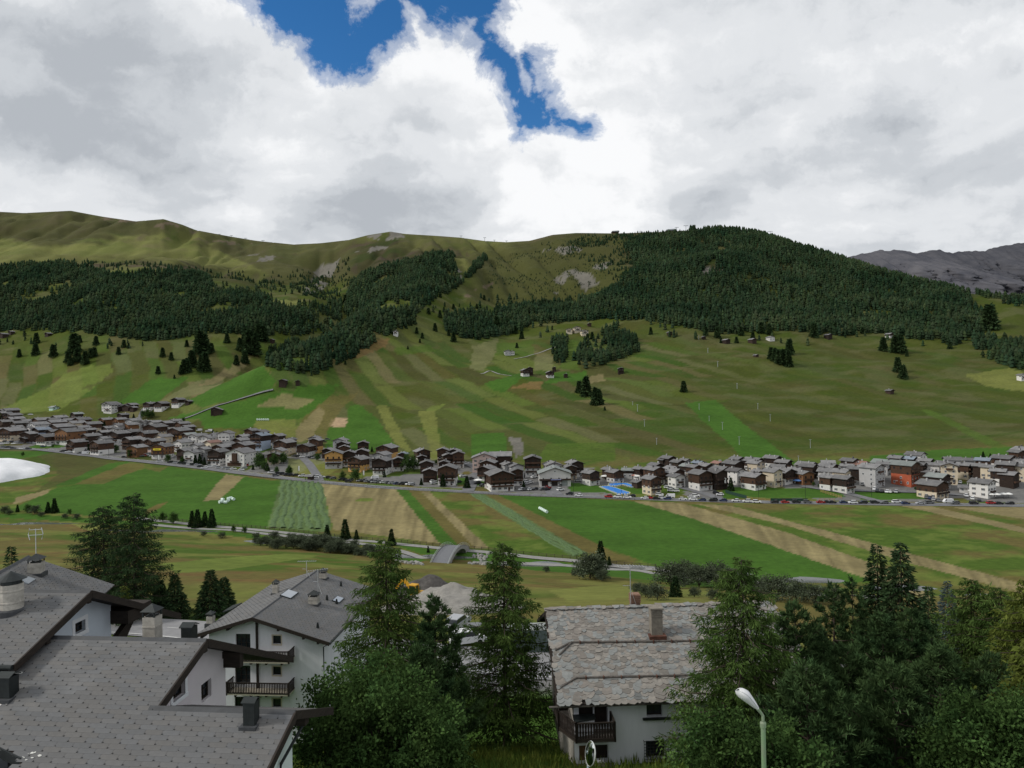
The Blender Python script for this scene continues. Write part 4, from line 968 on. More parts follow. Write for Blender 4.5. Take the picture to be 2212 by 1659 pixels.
# ---- house S: old house with a stone slab roof
tS = 0.40
PS = at(1178, 1319, 48.3); ozs = 40.6
S = Frame('house', (PS.x, PS.y, ozs), R(2.3), 'old white house under a rustic stone slab roof with a carved balcony')
zs = PS.z-ozs; nS = (0, tS, -1)
eS = S.hitslope(1204, 1524, (0, 0, zs), nS); YEs = eS.y; XR = 15.5; YW = YEs+0.75
slope_slab(S, 0, XR, YEs, zs+tS*YEs, 0, zs, 'roof_deck', .12); slope_slab(S, 0, XR, -YEs, zs+tS*YEs, 0, zs, 'roof_back_slope', .14)
slab_mat = mat('stone_slab', (0.80, 0.80, 0.80), rough=0.9, col2=(1.15, 1.12, 1.08), scale=4.0, attr=True, spec=0.2)
def slab(seed):
    r = random.Random(seed); w = r.uniform(.27, .55); n = r.choice((4, 5, 6)); ln = r.uniform(.42, .6); skew = r.uniform(-.35, .35)
    poly = []
    for i in range(n):       # broken, angular lower edge
        t = i/(n-1); x = -w/2+w*t; y = -ln*.30*max(0, 1-abs(2*t-1+skew)**1.6)*r.uniform(.6, 1.2)+r.uniform(-.03, .03); poly.append((x+r.uniform(-.03, .03), y))
    poly += [(w/2*r.uniform(.85, 1.02), ln*.7), (-w/2*r.uniform(.85, 1.02), ln*.7)]
    th = r.uniform(.035, .06); m = len(poly); tilt = .05+r.uniform(-.01, .02)
    zf = lambda y: tilt*(1-y/ln)*.5+r.uniform(-.003, .003)
    vs = []; 
    for x, y in poly: vs.append((x, y, zf(y)))
    for x, y in poly: vs.append((x, y, zf(y)+th))
    fs = []
    for k in range(1, m-1): fs.append((0, k+1, k)); fs.append((m, m+k, m+k+1))
    for i in range(m):
        a, b = i, (i+1) % m; fs.append((a, b, m+b)); fs.append((a, m+b, m+a))
    pick = r.random()
    g = r.uniform(.135, .245)
    c = (g*1.04, g*.985, g*.90) if pick < .6 else ((g*1.06, g*.98, g*.89) if pick < .82 else (g*.93, g*.98, g*.97))
    if r.random() < .03: c = (g*1.2, g*.85, g*.62)
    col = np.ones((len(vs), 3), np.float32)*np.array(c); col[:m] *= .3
    return np.array(vs, np.float32), np.array(fs), col, w
SLABS = []
for k in range(40):
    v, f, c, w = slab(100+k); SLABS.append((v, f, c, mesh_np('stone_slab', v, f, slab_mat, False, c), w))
def lay_slabs():
    r = random.Random(21); up = Vector((0, 1, tS)).normalized(); nrm = Vector((0, -tS, 1)).normalized(); pl = []; L_ = -YEs/up.y
    s = -.05; j = 0
    while s < L_-.1:
        x = -.08+r.uniform(0, .2)
        while x < XR:
            k = r.randrange(40); w = SLABS[k][4]*(1.12 if s < 2 else .92)
            p = Vector((x+w/2, YEs, zs+tS*YEs))+up*(s+r.uniform(-.05, .05))+nrm*(.03+r.uniform(0, .02))
            if not (1.35 < p.x < 1.95 and s < .35 and r.random() < .8):
                pl.append((p, k, r.uniform(-.16, .16), 1.12 if s < 2 else .92))
            x += w*.9
        s += r.uniform(.21, .27)*(1.05 if s < 2 else .9); j += 1
    base = Matrix((Vector((1, 0, 0)), up, nrm)).transposed()
    def key(t):
        wp = S.world(t[0]); u, v = project(*wp); return (0 if u < 1560 else 500)+wp.length
    pl.sort(key=key)
    for p, k, a, sc in pl[:300]:
        inst('stone_slab', SLABS[k][3], S.root, p, (base@Matrix.Rotation(a, 3, 'Z')).to_euler(), sc)
    V = []; Fc = []; Cc = []; o = 0
    for p, k, a, sc in pl[300:]:
        v, f, c = SLABS[k][:3]; M = np.array(base@Matrix.Rotation(a, 3, 'Z')); V.append(sc*v@M.T+np.array(p)); Fc.append(f+o); Cc.append(c); o += len(v)
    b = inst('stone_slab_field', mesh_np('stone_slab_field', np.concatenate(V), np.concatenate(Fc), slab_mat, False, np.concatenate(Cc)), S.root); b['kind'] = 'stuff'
    # ridge stones
    for i in range(int(XR/.42)):
        k = r.randrange(40); inst('ridge_stone', SLABS[k][3], S.root, (i*.42+.2, -.12+r.uniform(-.08, .08), zs+.05), (r.uniform(-.1, .25), r.uniform(-.1, .1), r.uniform(-.5, .5)), .95)
lay_slabs()
z3 = lambda x, y: (1117.5+.2687*x, 1213.3+.2687*y)
onS = lambda x, y: S.hitslope(*z3(x, y), (0, 0, zs), nS)
for pts in ([(430, 668), (900, 664), (1385, 655), (1900, 650)], [(480, 955), (900, 945), (1310, 935), (1900, 930)]):
    q = [onS(*p)+Vector((0, 0, .16)) for p in pts]; mb = MB(); mb.tube(q, [.075, .08, .07, .07], 8); lg = mb.build('snow_guard_log', wood_grey, S.root)
    cl = MB()
    for i in range(10):
        c = q[0].lerp(q[-1], (i+.5)/10.); cl.box(c.x-.03, c.x+.03, c.y-.13, c.y+.06, c.z-.2, c.z+.1)
    cl.build('log_bracket', mat('rusty_iron', (0.10, 0.045, 0.03), rough=.9, var=.4), lg)
for a, b in (((435, 672), (335, 770)), ((425, 672), (305, 730)), ((480, 955), (345, 1030))):
    mb = MB(); mb.tube([onS(*a)+Vector((0, 0, .18)), onS(*b)+Vector((0, 0, .14))], .06, 7); mb.build('stray_log', wood_grey, S.root)
p = onS(1115, 590); chs = MB(); chs.box(-.36, .36, -.36, .36, -.4, 1.75); chs.box(-.42, .42, -.42, .42, 1.75, 1.85); 
for k in range(4): chs.box(-.385, .385, -.385, .385, 1.28+k*.12, 1.31+k*.12)
co = chs.build('chimney', mat('chimney_concrete', (0.20, 0.18, 0.15), rough=.95, var=.3, scale=3), S.root, loc=p)
mb = MB(); mb.box(-.55, .55, -.6, .45, -.4, .12); mb.build('flashing', MATS['rusty_iron'], co)
p = S.hity(*z3(945, 360), 1.2); mb = MB(); mb.box(-.32, .32, -.3, .3, -.5, 1.0)
for k in range(4): mb.box(-.36, .36, -.34, .34, .45+k*.14, .52+k*.14)
c2 = mb.build('chimney', mat('chimney_brick', (0.22, 0.13, 0.09), rough=.95, var=.4, scale=5), S.root, loc=(p.x, 1.2, zs-tS*1.2+.1))
ya = yagi(S.root, S.hity(*z3(912, 362), .6), 2.9, .05, -.1)
# walls
fns = lambda a, b, d: Vector((a, YW+d, b))
def srect(x0, y0, x1, y1):
    p = S.hity(*z3(x0, y1), YW); q = S.hity(*z3(x1, y0), YW); return (p.x, q.x, p.z, q.z)
zt_ = zs+tS*YW-.14
win_u = srect(1040, 1140, 1165, 1250); win_l = srect(1035, 1435, 1190, 1585); win_r = srect(1285, 1425, 1415, 1540)
door_u = srect(622, 1150, 726, 1330); lodge = srect(495, 1160, 610, 1250); door_l = srect(498, 1470, 730, 1612)
door_u = (door_u[0], door_u[1], door_u[2], min(door_u[3], zt_-.05)); lodge = (lodge[0], lodge[1], lodge[2], min(lodge[3], zt_-.05)); win_u = (win_u[0], win_u[1], win_u[2], min(win_u[3], zt_-.03))
x0w = S.hity(*z3(455, 1300), YW).x
holed_wall('wall', [(x0w, -3), (XR-.6, -3), (XR-.6, zt_), (x0w, zt_)], [win_u, win_l, win_r, door_u, lodge, door_l], fns, plaster_w, S.root, depth=.4)
for h in (win_u, win_l, win_r): window_in(S.root, h, fns, depth=.36, mull=1, trans=0)
for h in (door_u, lodge): window_in(S.root, h, fns, depth=.4, mull=1, trans=0, name='balcony_door', pane_mat=wood_black)
mb = MB(); mb.box(door_l[0]+.02, door_l[0]+(door_l[1]-door_l[0])*.42, YW+.2, YW+.26, door_l[2], door_l[3]); mb.build('door', mat('wood_door', (0.10, 0.055, 0.025), rough=.7, var=.35, stretch=(4, 1, 1)), S.root)
mb = MB(); mb.box(door_l[0], door_l[1], YW+.38, YW+.42, door_l[2], door_l[3]); mb.build('doorway', wood_black, S.root)
for h in (win_u,):
    mb = MB(); mb.box(h[0]-.25, h[1]+.45, YW-.18, YW+.1, h[2]-.12, h[2]-.02); mb.build('sill', dark_metal, S.root)
iron = mat('wrought_iron', (0.03, 0.03, 0.032), rough=.7, var=.3)
for k, h in enumerate((win_l, win_r)):
    g = MB(); e = .13; a0, a1, b0, b1 = h[0]-e, h[1]+e, h[2]-e, h[3]+.05
    for i in range(9):
        x = a0+(a1-a0)*i/8; g.bar((x, YW-.16, b0), (x, YW-.16, b1), .022)
    for i in range(8):
        z = b0+(b1-b0)*i/7; g.bar((a0, YW-.165, z), (a1, YW-.165, z), .02)
    for x in (a0, a1):
        for z in (b0, b1): g.bar((x, YW-.16, z), (x, YW+.05, z), .025)
    g.build('window_grille', iron, S.root)
stone_wall = mat('rubble_wall', (0.20, 0.19, 0.17), rough=.95, col2=(0.36, 0.34, 0.30), scale=3.5, bump=.8, bscale=5)
mb = MB(); mb.box(x0w-.05, x0w+.25, YW+.02, -YEs-.8, -3, zs+tS*YW-.2); mb.prism([(x0w-.05, YW+.02, zs+tS*YW-.2), (x0w-.05, 0, zs-.16), (x0w-.05, -YEs-.8, zs+tS*YW-.2)], (.3, 0, 0)); mb.build('side_wall', stone_wall, S.root)
mb = MB(); mb.prism([(.0, YEs, zs+tS*YEs-.08), (.0, 0, zs-.08), (.0, -YEs, zs+tS*YEs-.08), (.0, -YEs, zs+tS*YEs-.30), (.0, 0, zs-.32), (.0, YEs, zs+tS*YEs-.30)], (-.06, 0, 0)); mb.build('verge_board', wood_dark, S.root)
mb = MB(); mb.tube([(-.5, YEs+.05, zs+tS*YEs-.12), (XR, YEs+.05, zs+tS*YEs-.12)], .07, 7); mb.build('eave_log', wood_grey, S.root)
for yy in (YEs+1.0, 0, -YEs-1.0):
    mb = MB(); mb.tube([(-.1, yy, zs-tS*abs(yy)-.25), (x0w+.3, yy, zs-tS*abs(yy)-.25)], .11, 8); mb.build('purlin', wood_dark, S.root)
# wrap-round balcony with turned balusters
def carved_rail(parent, a, b, zf, h):
    a = Vector(a); b = Vector(b); L_ = (b-a).length; t = (b-a)/L_
    mb = MB(); mb.bar(a+Vector((0, 0, zf+h)), b+Vector((0, 0, zf+h)), .10, .06); mb.bar(a+Vector((0, 0, zf+.04)), b+Vector((0, 0, zf+.04)), .07, .16)
    for q in (a, b): mb.box(q.x-.06, q.x+.06, q.y-.06, q.y+.06, zf-.1, zf+h+.03)
    o = mb.build('rail', wood_dark, parent)
    n = max(2, int(L_/.155)); ms = MB()
    for i in range(n):   # fretted boards with spindle-shaped gaps between them
        c = a+t*((i+.5)*L_/n); nx = Vector((-t.y, t.x, 0))*.012; pr = []
        for z, w in ((.10, .07), (.22, .07), (.34, .045), (.48, .072), (.55, .05), (.66, .045), (.80, .07), (h-.02, .07)): pr.append((z, w))
        left = [c-t*w+Vector((0, 0, zf+z)) for z, w in pr]; right = [c+t*w+Vector((0, 0, zf+z)) for z, w in pr]
        k = len(pr)
        vs = left+right; fs = [(i2, i2+k, i2+1+k, i2+1) for i2 in range(k-1)]
        ms.add([q+nx for q in vs], fs)
    s_ = ms.build('baluster_boards', wood_black, o); s_['kind'] = 'stuff'
yb_ = YW-1.35
pA = S.hity(*z3(475, 1450), yb_); pB = S.hity(*z3(785, 1440), yb_); zf = pB.z+.05; pC = S.hity(*z3(335, 1385), YW+.2); pC.x = max(pC.x, -1.6)
mb = MB(); mb.prism([(pA.x, yb_, zf-.12), (pB.x, yb_, zf-.12), (pB.x, YW, zf-.12), (x0w, YW, zf-.12), (x0w, YW+2.6, zf-.12), (pC.x, YW+2.6, zf-.12), (pC.x, YW+.2, zf-.12)], (0, 0, .12)); bal = mb.build('balcony', wood_grey, S.root)
carved_rail(bal, (pA.x, yb_, 0), (pB.x, yb_, 0), zf, 1.0); carved_rail(bal, (pC.x, YW+.2, 0), (pA.x, yb_, 0), zf, 1.0); carved_rail(bal, (pC.x, YW+2.5, 0), (pC.x, YW+.2, 0), zf, 1.0); carved_rail(bal, (pB.x, yb_, 0), (pB.x, YW, 0), zf, 1.0)
carved_rail(bal, (pC.x, YW+2.55, 0), (x0w, YW+2.55, 0), zf, 1.0)
mb = MB(); mb.prism([(x0w-.02, YW-.9, zf), (x0w-.02, YW-.02, zf), (door_u[0]-.1, YW-.02, zf), (door_u[0]-.1, YW-.55, zf)], (0, 0, .85)); mb.build('parapet', plaster_w, S.root)
mb = MB(); mb.prism([(x0w-.08, YW-.98, zf+.85), (x0w-.08, YW-.02, zf+.85), (door_u[0]-.02, YW-.02, zf+.85), (door_u[0]-.02, YW-.63, zf+.85)], (0, 0, .06)); mb.build('parapet_cap', dark_metal, S.root)
st = MB(); st.prism([(x0w-.1, YW-.9, -3), (x0w-.1, YW-.02, -3), (door_l[1]+.3, YW-.02, -3), (door_l[1]+.3, YW-.4, -3), (x0w+.6, YW-.9, -3)], (0, 0, 3+door_l[2]-.08)); st.build('doorstep', wood_grey, S.root)
# ------------------------------------------------------------------ trees
bark = mat('bark', (0.055, 0.042, 0.032), rough=.95, var=.45, scale=4, stretch=(1, 1, .3), bump=.6, bscale=8)
L_LARCH = leaf_mat('larch_needles', (0.050, 0.092, 0.024), (0.092, 0.144, 0.038), .3)
L_PINE = leaf_mat('pine_needles', (0.032, 0.064, 0.026), (0.070, 0.114, 0.042), .15)
L_SPRUCE = leaf_mat('spruce_needles', (0.025, 0.050, 0.022), (0.050, 0.080, 0.033), .12)
L_BLUE = leaf_mat('blue_spruce_needles', (0.05, 0.075, 0.075), (0.09, 0.12, 0.115), .12)
L_ROWAN = leaf_mat('rowan_leaves', (0.034, 0.070, 0.022), (0.070, 0.120, 0.034), .28)
L_WILLOW = leaf_mat('willow_leaves', (0.055, 0.072, 0.045), (0.088, 0.106, 0.066), .25)
L_MID = leaf_mat('mid_conifer', (0.016, 0.034, 0.014), (0.036, 0.058, 0.022), .1, .2)
L_YOUNG = leaf_mat('young_larch', (0.086, 0.115, 0.023), (0.138, 0.161, 0.037), .3)
L_LONE = leaf_mat('lone_conifer', (0.030, 0.056, 0.024), (0.055, 0.085, 0.034), .15, .1)
L_FOREST = leaf_mat('forest_needles', (0.014, 0.029, 0.015), (0.030, 0.049, 0.024), .05, .012)
def nrmz(a): return a/np.maximum(np.linalg.norm(a, axis=-1, keepdims=True), 1e-6)
def kites(P, Dr, L, W, tint, rs, quads=True):
    n = len(P); Dr = nrmz(Dr); s = nrmz(np.cross(Dr, rs.normal(size=(n, 3))))
    L = np.asarray(L)[:, None]; W = np.asarray(W)[:, None]
    V = np.stack([P, P+Dr*L*.45+s*W, P+Dr*L, P+Dr*L*.45-s*W], 1).reshape(-1, 3)
    Fq = np.arange(n*4).reshape(n, 4)
    return V, Fq, np.repeat(tint[:, None]*np.ones((1, 3)), 4, axis=0)
def crown_obj(me_name, parts, m):
    o = 0; V = []; Fc = []; Cc = []
    for v, f, c in parts: V.append(v); Fc.append(f+o); Cc.append(c); o += len(v)
    return mesh_np(me_name, np.concatenate(V), np.concatenate(Fc), m, False, np.concatenate(Cc).astype(np.float32))
def cone_trunk(h, r, rs, lean=.015, top=.97, limbs=()):
    mb = MB(); n = 7; pts = []; x = y = 0
    for i in range(n):
        t = i/(n-1); pts.append((x, y, h*top*t-.5*(i == 0))); x += rs.normal()*lean*h*.4; y += rs.normal()*lean*h*.4
    mb.tube(pts, [max(r*(1-.95*i/(n-1)), .015)*(1.25 if i == 0 else 1) for i in range(n)], 8)
    for a in limbs: mb.tube(a[0], a[1], 4, cap=False)
    return mb, pts
def conifer(kind, h, r, n, seed, sl=.24, sw=.035, z0=.08, limb_every=1, pw=.62):
    rs = np.random.RandomState(seed); parts = []; limbs = []
    nb = {'larch': 120, 'spruce': 170, 'pine': 90}[kind]
    tz = z0+(.99-z0)*((np.arange(nb)+rs.uniform(-.6, .6, nb))/nb).clip(0, 1); az = np.arange(nb)*2.39996+rs.uniform(0, .8, nb)
    if kind == 'larch':
        prof = np.clip((1-tz), 0, 1)**pw*np.clip((tz-z0)*9+.6, 0, 1)
        Lb = r*prof*rs.uniform(.55, 1.15, nb)+.12
    elif kind == 'spruce':
        prof = np.clip(1-tz, 0, 1)**.92; Lb = r*prof*rs.uniform(.78, 1.08, nb)+.10
    else:
        prof = np.clip(1-tz**1.55, 0, 1)**.9*np.clip((tz-z0)*5+.6, 0, 1); Lb = r*prof*rs.uniform(.65, 1.08, nb)+.15
    cnt = np.maximum(6, (n*Lb/Lb.sum())).astype(int)
    for b in range(nb):
        m = cnt[b]; L = Lb[b]; c, s_ = math.cos(az[b]), math.sin(az[b]); out = np.array([c, s_, 0]); side = np.array([-s_, c, 0])
        up0 = {'larch': .12, 'spruce': -.08, 'pine': .28}[kind]; dr = {'larch': .42, 'spruce': .42, 'pine': .12}[kind]; upt = {'larch': .26, 'spruce': .20, 'pine': .30}[kind]
        zc = lambda t: L*(up0*t-dr*t**1.5+upt*t**3.2)
        t = rs.beta(1.7, 1.1, m) if kind != 'pine' else rs.beta(2.6, 1.0, m)
        lat = rs.uniform(-1, 1, m); wl = L*(.30 if kind == 'larch' else .34)*(1.05-.7*t)
        P = np.array([0, 0, h*tz[b]])+out*(t*L)[:, None]+side*(lat*wl)[:, None]
        P[:, 2] += np.vectorize(zc)(t) if m < 4 else L*(up0*t-dr*t**1.5+upt*t**3.2)
        if kind == 'larch':
            hang = np.abs(rs.normal(0, .24*min(L, 2.8)/1.4, m))*(.35+lat**2); P[:, 2] -= hang
            Dr = out*.45+side*(lat*.7)[:, None]+np.array([0, 0, -.55])+rs.normal(0, .45, (m, 3))
        elif kind == 'spruce':
            P[:, 2] -= np.abs(rs.normal(0, .07*L, m))
            Dr = out*.75+side*(lat*.8)[:, None]+np.array([0, 0, -.28])+rs.normal(0, .30, (m, 3))
        else:
            k = 24; q = max(1, m//k); ci = rs.randint(0, q, m); P = P[:q][ci]+rs.normal(0, .035, (m, 3)); P[:, 2] += rs.uniform(0, .12, m); t = t[:q][ci]
            Dr = out*.40+np.array([0, 0, .80])+rs.normal(0, .52, (m, 3))
        P[:, :2] += rs.normal(0, .04, (m, 2))
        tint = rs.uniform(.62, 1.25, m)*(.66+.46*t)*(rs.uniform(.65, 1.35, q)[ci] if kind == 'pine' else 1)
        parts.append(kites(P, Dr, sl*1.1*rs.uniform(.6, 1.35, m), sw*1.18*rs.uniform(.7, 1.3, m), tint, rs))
        if b % limb_every == 0:
            q = [(0, 0, h*tz[b])]+[(c*L*a, s_*L*a, h*tz[b]+zc(a)) for a in (.35, .7, 1.0)]
            w0 = .012+.016*L; limbs.append((q, [w0, w0*.7, w0*.45, w0*.15]))
    mb, pts = cone_trunk(h, h*.014+.03, rs, .004, .98, limbs)
    m = {'larch': L_LARCH, 'spruce': L_SPRUCE, 'pine': L_PINE}[kind]
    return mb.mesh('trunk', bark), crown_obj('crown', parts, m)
def broadleaf(h, r, n, seed, leaf=.15, m=None, lobes=15, base=.18, droop=0.0, wide=1.0):
    rs = np.random.RandomState(seed); m = m or L_ROWAN; parts = []; limbs = []
    C_ = []
    for k in range(lobes):
        a = k*2.4+rs.uniform(0, .6); t = (k+.5)/lobes; zz = h*(base+.16+(.80-base)*t); rr = r*wide*(.62*math.sqrt(max(0, 1-(t*1.25-.35)**2))+.02)*rs.uniform(.7, 1.1)
        C_.append((rr*math.cos(a)*1.15, rr*math.sin(a)*1.15, zz, r*rs.uniform(.20, .36)))
    C_.append((0, 0, h*.82, r*.30)); C_.append((0, 0, h*.5, r*.5))
    tot = sum(c[3]**2 for c in C_)
    for x, y, z, q in C_:
        k = int(n*q*q/tot); d = nrmz(rs.normal(size=(k, 3))); rad = q*rs.beta(5, 1.5, k)**.7*(1+.25*np.sin(d[:, 0]*7+d[:, 1]*5+seed))
        P = np.array([x, y, z])+d*rad[:, None]*np.array([1, 1, .85])
        g = max(1, k//16); ci = rs.randint(0, g, k); P = P[:g][ci]+rs.normal(0, leaf*1.0, (k, 3))    # leaflets gather into sprays
        Dr = d[:g][ci]*.55+np.array([0, 0, -.1-droop])+rs.normal(0, .6, (k, 3))
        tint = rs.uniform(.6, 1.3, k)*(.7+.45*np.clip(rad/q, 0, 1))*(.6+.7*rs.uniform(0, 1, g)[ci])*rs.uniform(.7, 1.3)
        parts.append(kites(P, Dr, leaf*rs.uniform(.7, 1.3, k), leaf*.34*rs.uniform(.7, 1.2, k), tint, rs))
        limbs.append(([(0, 0, h*base*.8), (x*.35, y*.35, h*base+(z-h*base)*.5), (x*.9, y*.9, z)], [.02*h*.35, .03, .012]))
    mb, pts = cone_trunk(h*.7, .02*h, rs, .01, .95, limbs)
    return mb.mesh('trunk', bark), crown_obj('crown', parts, m)
def plant(name, meshes, p, rz, label, cat='tree', group=None, scale=None):
    e = empty(name, p, rz, label, cat, group)
    if scale: e.scale = (scale,)*3 if isinstance(scale, (int, float)) else scale
    inst('trunk', meshes[0], e); c = inst('crown', meshes[1], e)
    return e
def stand(u, vtop, D):
    p = at(u, vtop, D); g = ground(p.x, p.y); return Vector((p.x, p.y, g)), p.z-g
NEAR = [ # kind, u, v of the top, distance, crown radius, sprays, label
 ('larch', 832, 1158, 50, 6.0, 46000, 'tall drooping larch left of the round pine in the centre'),
 ('larch', 1086, 1166, 52, 5.3, 42000, 'tall layered larch with dark trunk left of the stone roof'),
 ('pine', 940, 1290, 45, 3.0, 36000, 'dark dense pine between the two central larches'),
 ('pine', 905, 1400, 40, 2.6, 24000, 'lower dark pine in front of the central pine'),
 ('rowan', 800, 1440, 31, 3.1, 30000, 'leafy rowan in front of the left central larch'),
 ('rowan', 705, 1478, 34, 1.7, 9000, 'small leafy rowan touching the white gable house wall'),
 ('rowan', 900, 1510, 30, 2.6, 20000, 'low leafy rowan under the dark central pine'),
 ('larch', 288, 1062, 101, 6.4, 30000, 'broad dark larch, right one of the pair behind left roofs'),
 ('larch', 222, 1088, 104, 7.2, 30000, 'broad dark larch, left one of the pair behind left roofs'),
 ('spruce', 377, 1240, 102, 2.6, 5000, 'small dark spruce, nearest to the larch pair by the road'),
 ('spruce', 345, 1252, 106, 2.4, 5000, 'small dark spruce half hidden by the broad larch'),
 ('spruce', 455, 1229, 103, 3.3, 6000, 'small wide spruce just left of the white gable house'),
 ('spruce', 483, 1246, 106, 2.4, 4000, 'thin spruce behind the white gable house roof'),
 ('young', 268, 1262, 97, 1.6, 3000, 'bright green young larch under the larch pair'),
 ('larch', 1600, 1198, 37, 4.7, 42000, 'tall larch in front of the stone roof right end'),
 ('pine', 1716, 1305, 40, 3.3, 32000, 'dark round pine just right of the stone roof larch'),
 ('pine', 1800, 1262, 54, 3.4, 24000, 'dark pine left of the two pointed spruces'),
 ('pine', 1842, 1250, 55, 3.0, 20000, 'dark pine touching the left pointed spruce'),
 ('spruce', 1893, 1170, 63, 3.9, 20000, 'pointed tall spruce, left one of the pair'),
 ('spruce', 1945, 1163, 61, 5.0, 24000, 'pointed tall spruce, right one of the pair'),
 ('spruce', 2005, 1262, 70, 1.9, 5000, 'small thin spruce right of the tall spruce pair'),
 ('blue', 2046, 1252, 74, 2.8, 7000, 'blue-grey spruce between the spruce pair and right larches'),
 ('pine', 1905, 1330, 43, 3.0, 30000, 'big dark pine below the left pointed spruce'),
 ('pine', 1970, 1318, 45, 3.2, 30000, 'big dark pine below the right pointed spruce'),
 ('larch', 2098, 1244, 48, 4.4, 30000, 'green larch right of the blue-grey spruce'),
 ('larch', 2158, 1262, 46, 4.2, 26000, 'green larch second from the right edge'),
 ('young', 2225, 1240, 38, 4.2, 22000, 'yellow-green larch at the right edge'),
 ('young', 2236, 1370, 30, 2.6, 14000, 'low yellow-green larch at the right edge'),
 ('rowan', 1560, 1545, 28, 2.0, 14000, 'leafy tree left of the tall street lamp'),
 ('pine', 1745, 1440, 32, 3.0, 30000, 'dark pine just right of the tall street lamp'),
 ('rowan', 1690, 1575, 26, 1.8, 14000, 'leafy bush tree at bottom right of the lamp post'),
 ('pine', 1830, 1400, 37, 3.0, 26000, 'dark pine behind the pine by the lamp'),
 ('pine', 1930, 1440, 33, 2.8, 26000, 'dark pine in front of the big pines at lower right'),
 ('pine', 2030, 1400, 36, 2.7, 24000, 'dark pine below the green larches at right'),
 ('rowan', 2110, 1535, 29, 2.2, 18000, 'leafy tree in the lower right, second from the edge'),
 ('rowan', 2205, 1500, 29, 2.2, 16000, 'leafy tree in the lower right corner'),
 ('spruce', 1765, 1345, 46, 2.6, 16000, 'narrow dark spruce between the pines right of the stone roof'),
 ('pine', 2140, 1420, 36, 2.6, 22000, 'dark pine in front of the right larches'),
 ('spruce', 24, 1178, 92, 3.2, 4000, 'dark conifer top above the roof at the left edge'),
]
SCALEN = 0.68
for i, (k, u, v, D, r, n, lab) in enumerate(NEAR):
    p, h = stand(u, v, D); n = int(n*SCALEN); f = max(D, 30)/45.0
    if k == 'rowan': ms = broadleaf(h, r, n, 300+i, leaf=.20*f**.5)
    elif k == 'blue':
        ms = conifer('spruce', h, r, n, 300+i, .30, .06); ms[1].materials[0] = L_BLUE
    elif k == 'young':
        ms = conifer('larch', h, r, n, 300+i, .26, .04); ms[1].materials[0] = L_YOUNG
    elif k == 'pine': ms = conifer('pine', h, r, n, 300+i, .31*f**.3, .028*f**.4, limb_every=2)
    else: ms = conifer(k, h, r, n, 300+i, (.30 if k == 'larch' else .34)*f**.35, (.030 if k == 'larch' else .05)*f**.5, pw=.50 if D > 95 else .62)
    if D > 95 and k == 'larch': ms[1].materials[0] = L_SPRUCE
    plant({'rowan': 'rowan_tree', 'blue': 'spruce_tree', 'young': 'larch_tree', 'pine': 'pine_tree', 'larch': 'larch_tree', 'spruce': 'spruce_tree'}[k], ms, p, i*1.3, lab, 'tree', 'near trees')
# middle-distance conifers and bushes by the river
MID_S = [conifer('spruce', 10, 3.0, 1700, 900+k, .85, .17, limb_every=4) for k in range(3)]
for ms in MID_S: ms[1].materials[0] = L_MID
MID_B = [broadleaf(6, 3.0, 2600, 930+k, leaf=.38, m=L_WILLOW, base=.05, lobes=12) for k in range(3)]
MID_G = [broadleaf(6, 2.6, 2200, 940+k, leaf=.40, m=L_ROWAN, base=.08, lobes=10) for k in range(2)]
ORD = ['first', 'second', 'third', 'fourth', 'fifth', 'sixth', 'seventh', 'eighth', 'ninth', 'tenth', 'eleventh', 'twelfth', 'thirteenth', 'fourteenth', 'fifteenth', 'sixteenth', 'seventeenth', 'eighteenth', 'nineteenth', 'twentieth']
def ordn(i):
    if i < 20: return ORD[i]
    t = ['twenty', 'thirty', 'forty', 'fifty', 'sixty', 'seventy', 'eighty', 'ninety'][(i+1)//10-2] if (i+1)//10 < 10 else None
    if t is None: return str(i+1)+'th'
    q = (i+1) % 10
    if q == 0: return {'twenty': 'twentieth', 'thirty': 'thirtieth', 'forty': 'fortieth', 'fifty': 'fiftieth', 'sixty': 'sixtieth', 'seventy': 'seventieth', 'eighty': 'eightieth', 'ninety': 'ninetieth'}[t]
    return t+'-'+ORD[q-1]
def by_ground(lst, protos, ph, name, label, cat, group, wide=1.0):
    """list of (u, v base, height in picture px): placed on the ground where they stand"""
    for i, (u, v, hp) in enumerate(sorted(lst)):
        p = on_ground(u, v); h = hp/F*p.y; k = rnd.randrange(len(protos)); s = h/ph
        plant(name, protos[k], p, rnd.uniform(0, 6.28), label % ordn(i), cat, group, (s*wide*rnd.uniform(.9, 1.1), s*wide*rnd.uniform(.9, 1.1), s))
by_ground([(38,1106,16),(104,1108,24),(118,1108,32),(415,1137,34),(427,1140,40),(443,1136,32),(458,1139,40),(707,1163,30),(746,1165,44),(770,1166,22),(846,1178,36),(925,1193,14),(1298,1216,48),(1316,1222,20),(1460,1290,46),(1452,1290,30)],
          MID_S, 10, 'spruce_tree', 'small dark spruce beside the river path, %s from the left', 'tree', 'spruces along the river path')
by_ground([(352,1128,20),(375,1132,24),(505,1150,14),(528,1152,14),(60,1108,18),(150,1112,12)], MID_G, 6, 'round_bush', 'round dark green bush by the left path, %s from the left', 'bush', 'round bushes by the left path', 1.0)
WB = [(10,1108,14),(75,1110,18),(20,1112,10),(90,1116,10),(140,1120,10),(165,1122,12),(1275,1250,54),(1258,1246,30),(1292,1248,36),(1300,1255,24),(1180,1236,12),(1240,1244,10),(1395,1290,26),(1420,1296,34),(1450,1270,52),(1480,1262,46),(1510,1268,44),(1545,1268,50),(1570,1275,46),(1600,1280,44),(1640,1290,40),(1680,1296,50),(1720,1300,44),(1760,1305,42),(1500,1290,20),(1540,1295,22),(1375,1282,22),(1800,1300,30),(480,1162,12),(440,1158,10)]
_r = random.Random(12)
